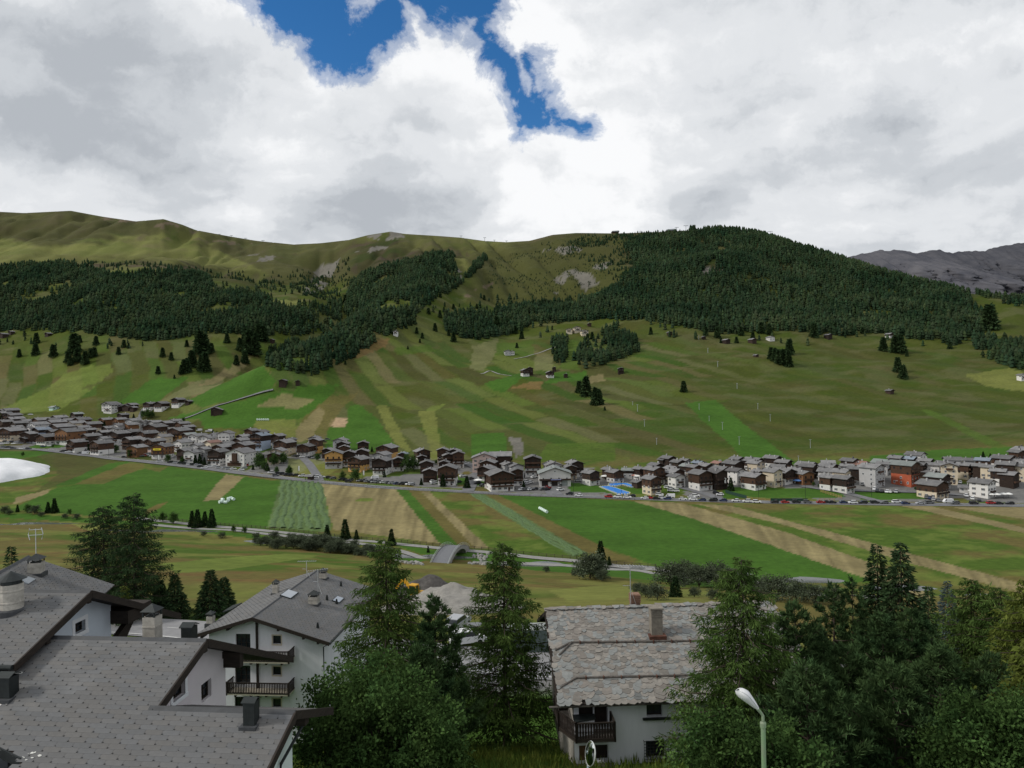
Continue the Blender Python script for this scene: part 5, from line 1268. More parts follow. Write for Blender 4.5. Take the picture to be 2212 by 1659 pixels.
for k in range(46):
    t = k/45; WB.append((555+265*t+_r.uniform(-10, 10), 1172+26*t+_r.uniform(-9, 9), _r.uniform(9, 16)+11*math.sin(math.pi*t)))
by_ground(WB,
          MID_B, 6, 'willow_bush', 'grey-green willow bush on the river bank, %s from the left', 'bush', 'willow bushes on the river bank', 1.45)
# tall grass on the bank between the trees and the stone house
def grass_patch():
    rs = np.random.RandomState(77); n = 26000; P = []; 
    x = rs.uniform(-14, 20, n); y = rs.uniform(26, 58, n)
    z = ground_np(x, y); P = np.stack([x, y, z-.03], 1)
    Dr = np.array([0, 0, 1.0])+rs.normal(0, .28, (n, 3)); tint = rs.uniform(.6, 1.3, n)*(.8+.5*vnoise(x/3, y/3, 3))
    v, f, c = kites(P, Dr, rs.uniform(.25, .75, n), rs.uniform(.02, .045, n), tint, rs)
    hue = np.repeat(vnoise(x/2.2, y/2.2, 9), 4)[:, None]; c = c*(1-hue*np.array([[-.5, 0, .2]])*.6)
    o = inst('tall_grass', mesh_np('tall_grass', v, f, leaf_mat('grass_blades', (0.075, 0.135, 0.026), (0.130, 0.180, 0.045), .35), False, c.astype(np.float32)))
    tag(o, 'tall green grass on the bank beside the stone house', 'grass', kind='stuff')
grass_patch()
# ------------------------------------------------------------------ the village
V = {
 'roof': mat('village_roof', (0.115, 0.115, 0.12), rough=.85, col2=(0.205, 0.202, 0.20), scale=.35, rand=.28, spec=.25, bump=.3, bscale=3),
 'roofg': mat('village_roof_green', (0.16, 0.18, 0.175), rough=.8, col2=(0.23, 0.25, 0.24), scale=.4, rand=.15),
 'roofb': mat('village_roof_blue', (0.15, 0.18, 0.22), rough=.6, col2=(0.22, 0.26, 0.31), scale=.4, rand=.15),
 'roofr': mat('village_roof_red', (0.19, 0.105, 0.085), rough=.9, col2=(0.27, 0.16, 0.13), scale=.5, rand=.15),
 'roofd': mat('village_roof_dark', (0.07, 0.068, 0.07), rough=.85, col2=(0.11, 0.105, 0.105), scale=.5, rand=.15),
 'tim': mat('village_timber', (0.020, 0.013, 0.010), rough=.85, col2=(0.048, 0.030, 0.022), scale=.8, stretch=(1, 1, 4), rand=.35),
 'timb': mat('village_timber_brown', (0.040, 0.022, 0.014), rough=.85, col2=(0.078, 0.042, 0.026), scale=.8, rand=.25),
 'timo': mat('village_timber_orange', (0.13, 0.062, 0.028), rough=.85, col2=(0.21, 0.105, 0.05), scale=.8, rand=.2),
 'w': mat('village_white', (0.60, 0.59, 0.57), rough=.95, var=.08, scale=.3, rand=.10), 'c': mat('village_cream', (0.52, 0.45, 0.34), rough=.95, var=.08, scale=.3, rand=.12),
 'g': mat('village_grey_plaster', (0.36, 0.36, 0.36), rough=.95, var=.1, scale=.3, rand=.15), 'p': mat('village_pink', (0.52, 0.40, 0.36), rough=.95, var=.08, scale=.3, rand=.08),
 'y': mat('village_ochre', (0.50, 0.29, 0.10), rough=.95, var=.1, scale=.3, rand=.1), 'r': mat('village_red', (0.36, 0.09, 0.045), rough=.9, var=.15, scale=.4),
 'b': mat('village_blue_plaster', (0.34, 0.40, 0.50), rough=.95, var=.08, scale=.3), 'n': mat('village_pale_green', (0.42, 0.58, 0.52), rough=.6, var=.08),
}
def unit_window(mfr, shut=None):
    me = bpy.data.meshes.new('window'); mb = MB()
    mb.box(-.5, .5, -.04, .02, -.5, .5); k1 = len(mb.f)
    for b in ((-.58, -.5, -.58, .58), (.5, .58, -.58, .58), (-.5, .5, .5, .58), (-.5, .5, -.62, -.5), (-.04, .04, -.5, .5)): mb.box(b[0], b[1], -.07, .02, b[2], b[3])
    k2 = len(mb.f)
    if shut:
        mb.box(-.95, -.6, -.06, .02, -.52, .52); mb.box(.6, .95, -.06, .02, -.52, .52)
    me.from_pydata(mb.v, [], mb.f)
    me.materials.append(glass); me.materials.append(mfr); me.materials.append(shut or mfr)
    for i, p in enumerate(me.polygons): p.material_index = 0 if i < k1 else (1 if i < k2 else 2)
    return me
WIN_W = unit_window(trim_w); WIN_S = unit_window(trim_w, V['tim']); WIN_D = unit_window(V['timb'])
STY = { # lower plaster, upper timber (or None), share of the height that is plaster, roof, words
 'd': (None, 'tim', 0, 'roof', 'dark timber'), 't': ('w', 'tim', .45, 'roof', 'white and dark timber'), 'T': ('w', 'timb', .42, 'roof', 'white and brown timber'), 'w': ('w', None, 1, 'roof', 'white plaster'),
 'c': ('c', None, 1, 'roof', 'cream plaster'), 'C': ('c', 'timb', .5, 'roof', 'cream and brown timber'), 'o': (None, 'timo', .22, 'roof', 'orange timber'), 'O': ('w', 'timo', .3, 'roof', 'orange timber and white'),
 'r': ('r', 'timb', .55, 'roofg', 'red plaster'), 'p': ('p', None, 1, 'roof', 'pink plaster'), 'g': ('g', None, 1, 'roof', 'grey plaster'), 'y': ('y', 'timb', .5, 'roof', 'ochre and brown timber'),
 'Y': ('g', 'y', .45, 'roof', 'ochre and grey plaster'), 'b': ('b', 'tim', .6, 'roofb', 'blue-grey and timber'), 'R': ('c', None, 1, 'roofr', 'red-roofed plaster'), 'G': ('g', 'tim', .6, 'roofg', 'grey plaster with green-grey roof'),
 'D': ('w', None, 1, 'roofd', 'white plaster with black roof'), 'K': (None, 'tim', 0, 'roofd', 'black-roofed dark timber'), 'B': ('w', 'timb', .5, 'roofb', 'blue-roofed white and timber'), 'n': ('n', None, 1, 'roofg', 'pale green'), 'P': ('p', 'timb', .4, 'roof', 'pink and timber'),
}
def make_house(p, w, l, hr, yaw, sty, label, group, detail=2, name='chalet', roofmat=None):
    lo, up, share, rf, words = STY[sty]; tp = .36
    e = empty(name, p, yaw, label, 'house', group)
    he = hr-tp*w/2; he = max(he, 2.2); h1 = he*share if up else he; base = -2.5
    if lo:
        mb = MB(); mb.box(-w/2, w/2, -l/2, l/2, base, h1)
        if not up: mb.prism([(-w/2, -l/2, he), (w/2, -l/2, he), (0, -l/2, hr)], (0, l, 0))
        mb.build('wall', V[lo], e)
    if up:
        q = .06; mb = MB(); z0 = h1 if lo else base
        mb.prism([(-w/2-q, -l/2-q, z0), (w/2+q, -l/2-q, z0), (w/2+q, -l/2-q, he), (0, -l/2-q, hr-.02), (-w/2-q, -l/2-q, he)], (0, l+2*q, 0)); mb.build('timber_wall', V[up], e)
    ov, og, th = .95, 1.0, .26
    mb = MB(); n = 2
    for s in (-1, 1):
        mb.prism([(0, -l/2-og, hr+.02+.001*s), (s*(w/2+ov), -l/2-og, he-tp*ov+.02), (s*(w/2+ov), l/2+og, he-tp*ov+.02), (0, l/2+og, hr+.02+.001*s)], (0, 0, th))
    roof = mb.build('roof', V[roofmat or rf], e)
    mb = MB()
    for s in (-1, 1):
        mb.prism([(0, -l/2-og-.06, hr-.16), (s*(w/2+ov), -l/2-og-.06, he-tp*ov-.16), (s*(w/2+ov), -l/2-og-.06, he-tp*ov+.16), (0, -l/2-og-.06, hr+.16)], (0, .05, 0))
    mb.build('verge_board', V['tim'], roof)
    for k in range(1 if detail < 2 else 2):
        mb = MB(); cw = rnd.uniform(.5, .8); mb.box(-cw/2, cw/2, -cw/2, cw/2, -1.0, rnd.uniform(.9, 1.4)); cx = rnd.choice((-1, 1))*rnd.uniform(.08, .25)*w
        c = mb.build('chimney', V['g'] if rnd.random() < .6 else V['roofd'], roof, loc=(cx, rnd.uniform(-.35, .35)*l, hr-tp*abs(cx)+.2))
    fl = max(1, int((he+.6)/2.75)); sx = 1 if yaw < 0 else -1
    wm = WIN_S if (lo in ('w', 'c', 'p') and rnd.random() < .6) else WIN_W
    if not lo or sty in ('d', 'K'): wm = WIN_D
    cols = max(2, min(4, int(w/3.0))); ww, wh = .95, 1.2
    for f in range(fl):
        z = f*2.75+1.5+.15
        if z > he+.2: break
        if sty in ('d', 'K') and (f % 2 == 0 or detail < 1): continue
        for c in range(cols):
            x = (c+.5)/cols*w-w/2
            inst('window', WIN_D if up and z > h1 else wm, e, (x, -l/2-(.07 if up and z > h1 else .01), z), (0, 0, 0), (ww, 1, wh))
        if detail > 1 or lo in ('w', 'c', 'p', 'g'):
            cs = min(4, max(2, int(l/3.4)))
            for c in range(cs):
                if rnd.random() < .25: continue
                y = (c+.5)/cs*l-l/2; xx = sx*(w/2+(.07 if up and z > h1 else .01))
                inst('window', WIN_D if up and z > h1 else wm, e, (xx, y, z), (0, 0, R(90)*sx), (ww, 1, wh))
    if hr-he > 1.6 and detail > 0: inst('window', WIN_D if up else wm, e, (0, -l/2-(.07 if up else .01), he+(hr-he)*.35), (0, 0, 0), (.7, 1, .8))
    if detail > 0 and fl > 1 and sty not in ('n',):
        for f in range(1, fl):
            if sty in ('w', 'c', 'g', 'D') and f % 2 == 0: continue
            z = f*2.75; bw = w*(.92 if up else .45); mb = MB()
            mb.box(-bw/2, bw/2, -l/2-1.15, -l/2-.1, z-.1, z+.02); mb.box(-bw/2, bw/2, -l/2-1.2, -l/2-1.1, z+.02, z+.95)
            mb.box(-bw/2, -bw/2+.08, -l/2-1.1, -l/2-.1, z+.02, z+.95); mb.box(bw/2-.08, bw/2, -l/2-1.1, -l/2-.1, z+.02, z+.95)
            mb.build('balcony', V['timb'] if rnd.random() < .6 else V['tim'], e)
    if detail > 1:
        mb = MB(); mb.box(-.6, .6, -l/2-.05, -l/2+.05, 0, 2.2); mb.build('door', V['timb'], e, loc=(w*.28, 0, 0))
    return e
R1 = lambda x, y: (x*.1501, 855.7+y*.1501); R2 = lambda x, y: (306.5+x*.1501, 881.2+y*.1501); R3 = lambda x, y: (613+x*.1501, 919.5+y*.1501)
R4 = lambda x, y: (919.5+x*.1501, 925.9+y*.1501); R5 = lambda x, y: (1226+x*.1501, 945.1+y*.1501); R6 = lambda x, y: (1532.6+x*.1501, 945.1+y*.1501); R7 = lambda x, y: (1839+x*.16859, 945.1+y*.16859)
HOUSES = [ # enlarged-view mapping, [(x of ridge, y of ridge, width, style, turn, height)]
 (R1, [(110,190,170,'d',-30,8),(40,232,130,'d',-30,7),(150,262,150,'d',-20,7),(180,312,170,'d',-30,8),(50,345,150,'d',-30,8),(240,370,170,'t',-35,9),(360,342,150,'w',-30,8),(560,322,190,'T',-30,9),(500,392,200,'w',-25,10),
       (820,290,160,'T',-30,8),(760,356,190,'C',-30,9),(1150,312,180,'T',-30,8),(960,325,150,'d',-30,7),(1060,368,180,'c',-30,9),(840,418,240,'d',-28,9),(1290,382,180,'C',-32,10),(1500,322,140,'o',-30,8),(1700,322,140,'o',-30,8),(1750,257,110,'d',-25,7),
       (1890,338,150,'g',-20,8),(2060,362,150,'g',30,8),(1850,392,170,'o',-32,9),(1700,402,160,'w',-30,9),(1540,442,150,'t',-30,8),(1660,456,110,'w',-20,7),(110,470,230,'C',-15,11),(210,430,130,'w',-35,9),(380,522,150,'d',-5,9),(560,462,180,'b',-28,9),
       (340,598,100,'d',-10,5),(640,552,220,'T',-25,9),(740,492,150,'d',-25,8),(1160,436,150,'O',-30,10),(950,480,270,'O',-22,13),(1270,552,180,'d',-30,9),(1070,632,200,'T',-28,10),(1030,702,130,'d',-25,6),(1420,645,220,'T',-28,11),(1490,588,150,'g',-30,8),
       (1670,518,200,'t',-20,11),(1480,502,140,'d',-30,8),(1880,492,170,'t',-20,9),(1870,598,200,'d',-28,10),(2090,518,190,'T',-28,10),(1935,712,180,'o',-15,9),(2150,428,180,'C',-12,11),(2180,622,160,'t',-28,10),(2050,618,110,'d',-20,7),
       (1580,112,160,'w',-20,10),(1700,142,80,'d',-20,6),(1830,132,120,'d',-20,6),(1910,158,70,'d',-20,5),(1270,470,120,'d',-30,8),(980,400,120,'d',-30,7),(430,440,120,'w',-30,8),(280,470,120,'d',-30,7)]),
 (R2, [(170,192,140,'g',-30,8),(40,192,130,'g',-30,8),(350,202,160,'t',-30,9),(460,177,120,'d',-30,8),(560,218,150,'T',-32,9),(640,258,140,'d',-32,9),(150,248,240,'C',-12,12),(90,338,160,'T',-28,9),(290,392,180,'c',-32,9),(500,302,230,'y',-18,11),(660,372,150,'G',-35,8),
       (750,383,140,'w',-15,10),(930,408,190,'w',-15,10),(840,378,130,'g',-25,8),(1030,372,120,'g',-20,9),(1190,348,170,'w',-3,12),(990,477,160,'R',-30,9),(620,442,120,'g',-25,7),(560,472,200,'w',-28,9),(790,518,150,'g',-25,8),(1210,502,160,'g',-32,8),
       (160,452,190,'P',-28,10),(20,452,110,'d',-25,8),(700,617,190,'w',-12,9),(600,592,160,'d',-20,8),(880,572,150,'g',-20,9),(1130,537,200,'T',-20,11),(1070,602,200,'t',-15,11),(1430,502,220,'T',-16,12),(1680,372,200,'b',-18,13),(1700,442,130,'d',-15,8),
       (1560,312,140,'T',-20,9),(1700,328,150,'T',-15,9),(1440,392,150,'d',-28,8),(1410,442,180,'d',-28,8),(1940,383,150,'t',-20,9),(2030,472,220,'C',-20,11),(2130,442,110,'d',-20,7),(1940,588,190,'c',-5,9),(1880,648,170,'C',8,8),(1080,28,110,'d',15,5),(1300,540,120,'g',-20,7)]),
 (R3, [(450,192,160,'y',-10,11),(300,272,210,'T',-10,9),(800,192,170,'g',-5,10),(840,238,150,'d',0,9),(860,292,140,'T',8,8),(630,332,150,'d',-8,7),(1130,232,160,'t',8,10),(1470,287,230,'y',-15,10),(710,367,250,'Y',5,12),(930,367,160,'t',5,11),(1110,347,190,'d',5,9),
       (1060,452,220,'y',-20,10),(1400,392,200,'g',-20,8),(1400,472,230,'t',-12,11),(1640,462,160,'t',8,9),(1710,392,120,'b',0,7),(1980,342,200,'T',22,10),(1980,432,120,'d',10,7),(2050,512,190,'d',5,8),(1330,472,110,'d',-10,7),(430,162,140,'g',-10,8)]),
 (R4, [(240,287,140,'C',0,11),(400,302,180,'t',0,10),(465,337,165,'T',5,11),(320,367,160,'d',8,9),(260,467,130,'d',0,7),(310,532,260,'T',-4,12),(900,462,220,'T',-10,10),(870,547,200,'t',-22,9),(1190,492,170,'g',18,9),(1290,512,190,'g',18,9),
       (1310,582,170,'T',8,10),(1540,402,220,'t',0,13),(1830,492,240,'w',8,10),(2080,532,170,'C',8,9),(2150,472,190,'t',15,10)]),
 (R5, [(340,482,220,'t',32,10),(590,442,120,'d',30,8),(690,472,210,'T',28,9),(880,452,150,'G',70,7),(1040,432,150,'t',35,9),(1260,432,250,'T',28,12),(1220,562,230,'C',28,12),(1020,622,90,'d',25,5),(1580,532,210,'w',25,9),(1280,377,170,'d',30,8),(1510,422,160,'P',32,9),
       (1460,277,180,'d',30,8),(1390,302,90,'d',25,6),(1600,332,180,'t',30,8),(1740,392,170,'G',30,9),(1830,402,180,'C',30,10),(1900,347,150,'b',30,8),(2000,382,200,'t',30,10),(1930,482,290,'T',25,13),(2180,352,100,'R',25,7),(1700,314,130,'g',35,7)]),
 (R6, [(420,287,190,'d',30,9),(370,347,240,'d',30,10),(400,452,220,'D',32,11),(130,472,240,'K',25,13),(690,342,220,'c',32,11),(930,272,210,'t',38,9),(1090,332,210,'d',42,8),(1010,402,200,'g',55,8),(710,472,130,'d',30,8),(930,462,230,'c',30,12),(1240,442,170,'c',60,9),
       (1390,492,200,'o',14,9),(1450,392,210,'c',45,10),(1740,392,230,'P',38,9),(1730,342,170,'g',70,7),(2050,312,200,'t',32,9),(2000,392,160,'g',55,8),(1930,472,220,'c',38,10),(1730,545,210,'T',32,10),(1960,560,240,'t',32,11),(2130,432,160,'d',45,9),(2160,372,100,'R',40,7)]),
 (R7, [(300,352,270,'g',32,15),(60,377,120,'d',40,9),(600,242,170,'t',38,9),(150,312,150,'R',35,8),(740,320,290,'r',34,16),(770,255,150,'b',38,9),(980,282,160,'d',38,9),(1040,432,100,'d',20,6),(1150,475,260,'G',32,10),(1090,562,320,'C',28,11),(1080,335,150,'w',55,10),(1290,335,220,'c',-28,14),
       (1480,335,170,'C',35,11),(1330,265,200,'g',70,9),(1530,275,150,'g',60,9),(1720,272,170,'B',45,10),(1660,345,150,'c',50,12),(1780,362,150,'c',38,12),(1920,412,170,'c',45,11),(1730,548,270,'w',32,11),(1490,622,150,'w',60,4.5),(2030,322,230,'d',45,12),(2060,452,200,'d',32,10),
       (2000,242,230,'T',30,9),(2150,172,140,'T',18,10),(2190,352,150,'c',40,11),(2180,285,120,'g',30,8),(900,330,120,'d',40,10),(430,320,140,'g',50,9)]),
]
PART = {0: 'far left', 1: 'left', 2: 'left-centre', 3: 'centre', 4: 'right-centre', 5: 'right', 6: 'far right'}
hcount = {}; HPOS = []
todo = []
for zi, (fmap, lst) in enumerate(HOUSES):
    for (x, y, wz, sty, turn, hh) in lst:
        k = .16859 if zi == 6 else .1501
        if zi > 3: hh = hh*.86
        if zi > 4 and sty == 'c' and rnd.random() < .4: sty = rnd.choice('tTd')
        u, v = fmap(x, y); P = on_ground(u, v, hh, 300); w = wz*k*P.y/F; w = w/(.80 if abs(turn) > 12 else .95)
        # the picture width of a turned house covers gable and side
        a = abs(R(turn)); l = w*rnd.uniform(.95, 1.15); W_ = w/(math.cos(a)+1.0*math.sin(a))*.98
        if zi > 3: W_ *= .88
        W_ = min(max(W_, 5.0), 19); L_ = W_*rnd.uniform(1.0, 1.2)
        Q = on_ground(u, v, hh, 300)
        Q = Vector((Q.x, Q.y+L_*.35, 0)); Q.z = ground(Q.x, Q.y)
        todo.append((zi, sty, u, Q, W_, L_, hh, turn))
_r = random.Random(31)
for zi, n in ((0, 16), (1, 8), (3, 4), (4, 26), (5, 40), (6, 44)):
    src = [t for t in todo if t[0] == zi and t[3].y > 430]
    for k in range(n):
        t = _r.choice(src); Q = t[3]+Vector((_r.uniform(-18, 18), _r.uniform(-24, 10), 0)); Q.z = ground(Q.x, Q.y)
        pu_, pv_ = project(*Q)
        if min((Q-q_).length for q_ in ROADQ) < 17 or (1270 < pu_ < 1395 and pv_ > 1028): continue
        if min((Q-o[3]).length-(o[4]*.75+4.5) for o in todo) < 0: continue
        W_ = _r.uniform(7.5, 10.5); todo.append((zi, _r.choice('ddtttTwwcCgG'), project(*Q)[0], Q, W_, W_*1.1, _r.uniform(7, 9.5), t[7]+_r.uniform(-8, 8)))
for zi in range(7):
    for sty in STY:
        g = sorted([t for t in todo if t[0] == zi and t[1] == sty], key=lambda t: t[2])
        for i, (z_, s_, u, Q, W_, L_, hh, turn) in enumerate(g):
            words = STY[sty][4]; small = hh <= 6
            nm = 'hut' if small else ('hotel' if hh >= 13 else 'chalet')
            if len(g) == 1: lab = 'the only %s %s in the %s village' % (words, nm, PART[zi])
            else: lab = '%s %s, %s such from left in %s village' % (words, nm, ordn(i), PART[zi])
            make_house(Q, W_, L_, hh, R(turn), sty, lab, 'houses of the village', 2 if Q.y < 520 else 1, nm)
            HPOS.append((Q, W_))
# a few larger, singular buildings
def single(u, v, hh, w, l, turn, sty, label, roofmat=None, nm='hotel'):
    P = on_ground(u, v, hh, 300); P = Vector((P.x, P.y+l*.3, 0)); P.z = ground(P.x, P.y)
    HPOS.append((P, w)); return make_house(P, w, l, hh, R(turn), sty, label, 'houses of the village', 2, nm, roofmat), P
single(*R4(840, 362), 12, 15.5, 13, 0, 'p', 'tall pink house with shuttered windows behind the central chalets')
single(*R4(1075, 352), 11, 12, 14, 88, 'd', 'long grey roof wing attached to the tall pink house')
h_, P_ = single(*R4(1060, 602), 12, 14, 15, 14, 'T', 'corner chalet hotel beside the street crossing, white below brown timber')
h_, P_ = single(*R4(1855, 562), 11, 19, 14, 0, 'w', 'white garage building with three wide dark gates and blue sign', 'roofg')
sign_b = mat('sign_blue', (0.03, 0.06, 0.30), rough=.5, var=.05); sign_y = mat('sign_yellow', (0.75, 0.60, 0.03), rough=.5, var=.05); sign_k = mat('sign_black', (0.015, 0.015, 0.015), rough=.5)
for x in (-6.2, -.3, 5.6):
    mb = MB(); mb.box(-1.9, 1.9, -7.12, -7.0, 0, 3.2); mb.build('gate', wood_black if x < 3 else V['roofg'], h_, loc=(x, 0, 0))
mb = MB(); mb.box(-9.6, 9.6, -8.4, -7.05, 3.5, 4.3); mb.build('canopy', V['tim'], h_)
mb = MB(); mb.box(-2.6, 3.6, -8.5, -8.42, 3.7, 4.25); sg = mb.build('sign', sign_b, h_)
mb = MB()
for k in range(12): mb.box(-2.3+k*.5, -2.3+k*.5+.3, -8.53, -8.505, 3.85, 4.1)
mb.build('sign_lettering', trim_w, sg)
h_, P_ = single(*R2(270, 520), 11, 11.5, 11, -10, 'O', 'timber house with a long yellow sign on its balcony, by the left road')
mb = MB(); mb.box(-3.2, 3.2, -6.9, -6.8, 6.3, 7.7); sg = mb.build('sign', sign_y, h_)
mb = MB()
for k in range(7): mb.box(-2.1+k*.62, -2.1+k*.62+.4, -6.93, -6.905, 6.75, 7.25)
mb.build('sign_lettering', sign_k, sg)
h_, P_ = single(*R2(1390, 595), 12, 15, 14, -15, 'w', 'white hotel with a vertical brown timber balcony strip, by the left road')
mb = MB(); mb.box(-1.6, 2.2, -8.3, -7.05, 2.6, 9.2); mb.build('balcony_tower', V['timb'], h_)
mb = MB(); mb.box(-6, 5, -7.4, -7.02, 0, 2.4); mb.build('shop_front', V['timb'], h_)
# bus shelter by the road
p = on_ground(669, 1037); sh = empty('bus_shelter', p, R(-15), 'small open timber bus shelter on the near side of the road', 'shelter')
for x in (-2.2, 2.2):
    for y in (-1.3, 1.3): mb = MB(); mb.box(x-.12, x+.12, y-.12, y+.12, -.5, 2.6); mb.build('post', V['tim'], sh)
mb = MB(); mb.prism([(-3.1, -2.1, 2.5), (-3.1, 0, 3.6), (-3.1, 2.1, 2.5), (-3.1, 2.1, 2.35), (-3.1, 0, 3.42), (-3.1, -2.1, 2.35)], (6.2, 0, 0)); mb.build('roof', V['roof'], sh)
mb = MB(); mb.box(-2.1, 2.1, 1.2, 1.3, 0, 2.4); mb.build('back_wall', V['tim'], sh)
# greenhouse-like pale hut, far barns and farms on the slopes
def farm(u, v, hh, wpx, sty, turn, label, nm='barn', roofmat=None):
    P = on_ground(u, v, 0, 300); w = wpx/F*P.y; make_house(P, max(w*.8, 4), max(w*.85, 4.5), hh, R(turn), sty, label, 'farms and barns on the slope', 1, nm, roofmat)
farm(117, 885, 4, 17, 'n', 60, 'pale green shed on the meadow above the far left village', 'shed')
FARMS = [(240,886,9,30,'w',-20,'white farmhouse, leftmost of the upper left hamlet'),(262,886,6,16,'d',-20,'dark barn just right of the white upper farmhouse'),(285,885,7,22,'d',-20,'second dark barn right of the white upper farmhouse'),
 (325,885,8,24,'t',-20,'dark-topped farmhouse in the middle of the upper left hamlet'),(350,884,8,26,'t',-20,'white-walled farmhouse right of the middle of the upper hamlet'),(386,876,8,24,'t',-20,'dark farmhouse at the right end of the upper hamlet'),
 (408,873,4,12,'d',-20,'tiny shed right of the upper left hamlet'),(466,893,6,20,'d',10,'black hay barn on the green meadow below the lane'),(612,832,6,18,'d',0,'dark hay barn among trees at the top of the lane'),(643,830,4,8,'d',20,'tiny hut just right of the lane-top barn'),
 (855,724,6,12,'w',0,'lone tiny white house high on the central slope'),(1134,812,8,18,'t',20,'left dark barn of the mid-slope farm'),(1145,810,9,16,'d',0,'tall black barn at the mid-slope farm'),(1188,815,7,18,'t',10,'white-fronted barn right of the mid-slope farm'),
 (1197,802,5,7,'d',0,'small black hut above the mid-slope farm'),(1222,815,4,10,'d',0,'low shed at the right of the mid-slope farm'),(1096,766,6,16,'g',10,'left grey stone hut on the track'),(1107,766,5,10,'w',10,'right white hut on the track'),
 (1230,720,7,16,'c',-10,'left cream farmhouse below the grey cliff'),(1246,717,8,18,'c',10,'middle cream farmhouse below the grey cliff'),(1262,723,7,18,'c',10,'right cream farmhouse below the grey cliff'),(1273,705,5,9,'d',10,'dark hut above the cream farmhouses'),(1341,807,7,14,'d',0,'lone black barn right of the wooded grove'),
 (1446,724,5,10,'d',15,'first dark hut along the right wood edge, from left'),(1520,733,4,6,'d',15,'tiny second dark hut along the right wood edge'),(1569,742,6,14,'d',25,'third dark hut along the right wood edge'),(1625,741,6,15,'d',25,'fourth dark hut along the right wood edge'),(1664,736,6,16,'w',15,'white hut along the right wood edge'),
 (1789,731,6,14,'d',25,'fifth dark hut along the right wood edge'),(1921,729,6,14,'t',25,'sixth hut below the right wood, white and dark'),(1922,850,4,14,'d',25,'low black hut alone on the right slope'),(1633,771,3,7,'d',25,'tiny black shed left of the small grove'),(2206,822,7,14,'w',10,'white house cut by the right picture edge'),
 (8,728,6,16,'d',-20,'dark hut below the left wood at the edge'),(25,722,5,10,'d',-20,'second dark hut below the left wood'),(105,726,5,12,'d',-20,'third dark hut below the left wood'),(588,740,5,10,'d',-10,'dark hut among trees below the spur wood'),(10,900,8,20,'t',-25,'farmhouse behind the far left roofs')]
for a in FARMS: farm(*a)
# ------------------------------------------------------------------ vehicles
def paint(n, c): return mat('car_paint_'+n, c, rough=.3, var=.04, spec=.5)
PAINT = {'W': ('white', paint('white', (0.70, 0.71, 0.72))), 'K': ('black', paint('black', (0.018, 0.019, 0.022))), 'S': ('silver', paint('silver', (0.36, 0.37, 0.39))), 'R': ('red', paint('red', (0.34, 0.02, 0.02))),
         'B': ('dark blue', paint('blue', (0.025, 0.04, 0.10))), 'G': ('grey', paint('grey', (0.12, 0.125, 0.13)))}
tyre = mat('tyre', (0.02, 0.02, 0.02), rough=.9)
def car_meshes(kind):
    w = .9
    if kind == 'van':
        side = [(-2.5, .35), (2.45, .35), (2.5, .8), (2.2, 1.15), (1.55, 2.1), (-2.45, 2.15), (-2.5, .8)]; cab = [(1.1, 1.25), (2.08, 1.25), (1.6, 1.95), (1.1, 1.98)]
        glassz = cab; roof = None
    elif kind == 'suv':
        side = [(-2.2, .35), (2.2, .35), (2.25, .75), (2.1, .98), (1.1, 1.08), (-2.15, 1.1), (-2.25, .8)]; glassz = [(-2.05, 1.09), (1.15, 1.07), (.45, 1.62), (-1.8, 1.66)]; roof = [(-1.85, 1.62), (.5, 1.6), (.3, 1.70), (-1.6, 1.72)]
    else:
        side = [(-2.05, .3), (2.1, .3), (2.15, .65), (1.95, .82), (1.0, .95), (-1.95, .98), (-2.1, .75)]; glassz = [(-1.9, .97), (1.1, .94), (.25, 1.42), (-1.35, 1.45)]; roof = [(-1.4, 1.42), (.3, 1.40), (.1, 1.49), (-1.2, 1.51)]
    b = MB(); b.prism([(x, -w, z) for x, z in side], (0, 2*w, 0))
    if roof: b.prism([(x, -w+.16, z) for x, z in roof], (0, 2*w-.32, 0))
    g = MB(); i = .10 if kind != 'van' else -.012
    g.prism([(x, -w+i, z) for x, z in glassz], (0, 2*(w-i), 0))
    wh = MB(); n = 10; wh.add([(.33*math.cos(k*6.2832/n), y, .33*math.sin(k*6.2832/n)) for y in (-.1, .1) for k in range(n)], [tuple(range(n))[::-1], tuple(range(n, 2*n))]+[(k, (k+1) % n, n+(k+1) % n, n+k) for k in range(n)])
    return b, g.mesh('windows', glass), wh.mesh('wheel', tyre)
CARM = {}
for kind in ('car', 'suv', 'van'):
    b, g, wh = car_meshes(kind)
    for c, (nm, m) in PAINT.items(): CARM[kind, c] = (b.mesh('body', m), g, wh)
HEAD = lambda p: min(range(len(ROADQ)), key=lambda i: (ROADQ[i]-p).length_squared)
def car(p, ang, col, kind, label, wheels=True):
    b, g, wh = CARM[kind, col]; e = empty('parked_van' if kind == 'van' else 'parked_car', (p[0], p[1], p[2]+.18), ang, label, 'van' if kind == 'van' else 'car', 'cars parked in the village')
    inst('body', b, e); inst('windows', g, e)
    if wheels:
        for x in (-1.35, 1.35):
            for y in (-.82, .82): inst('wheel', wh, e, (x, y, .33))
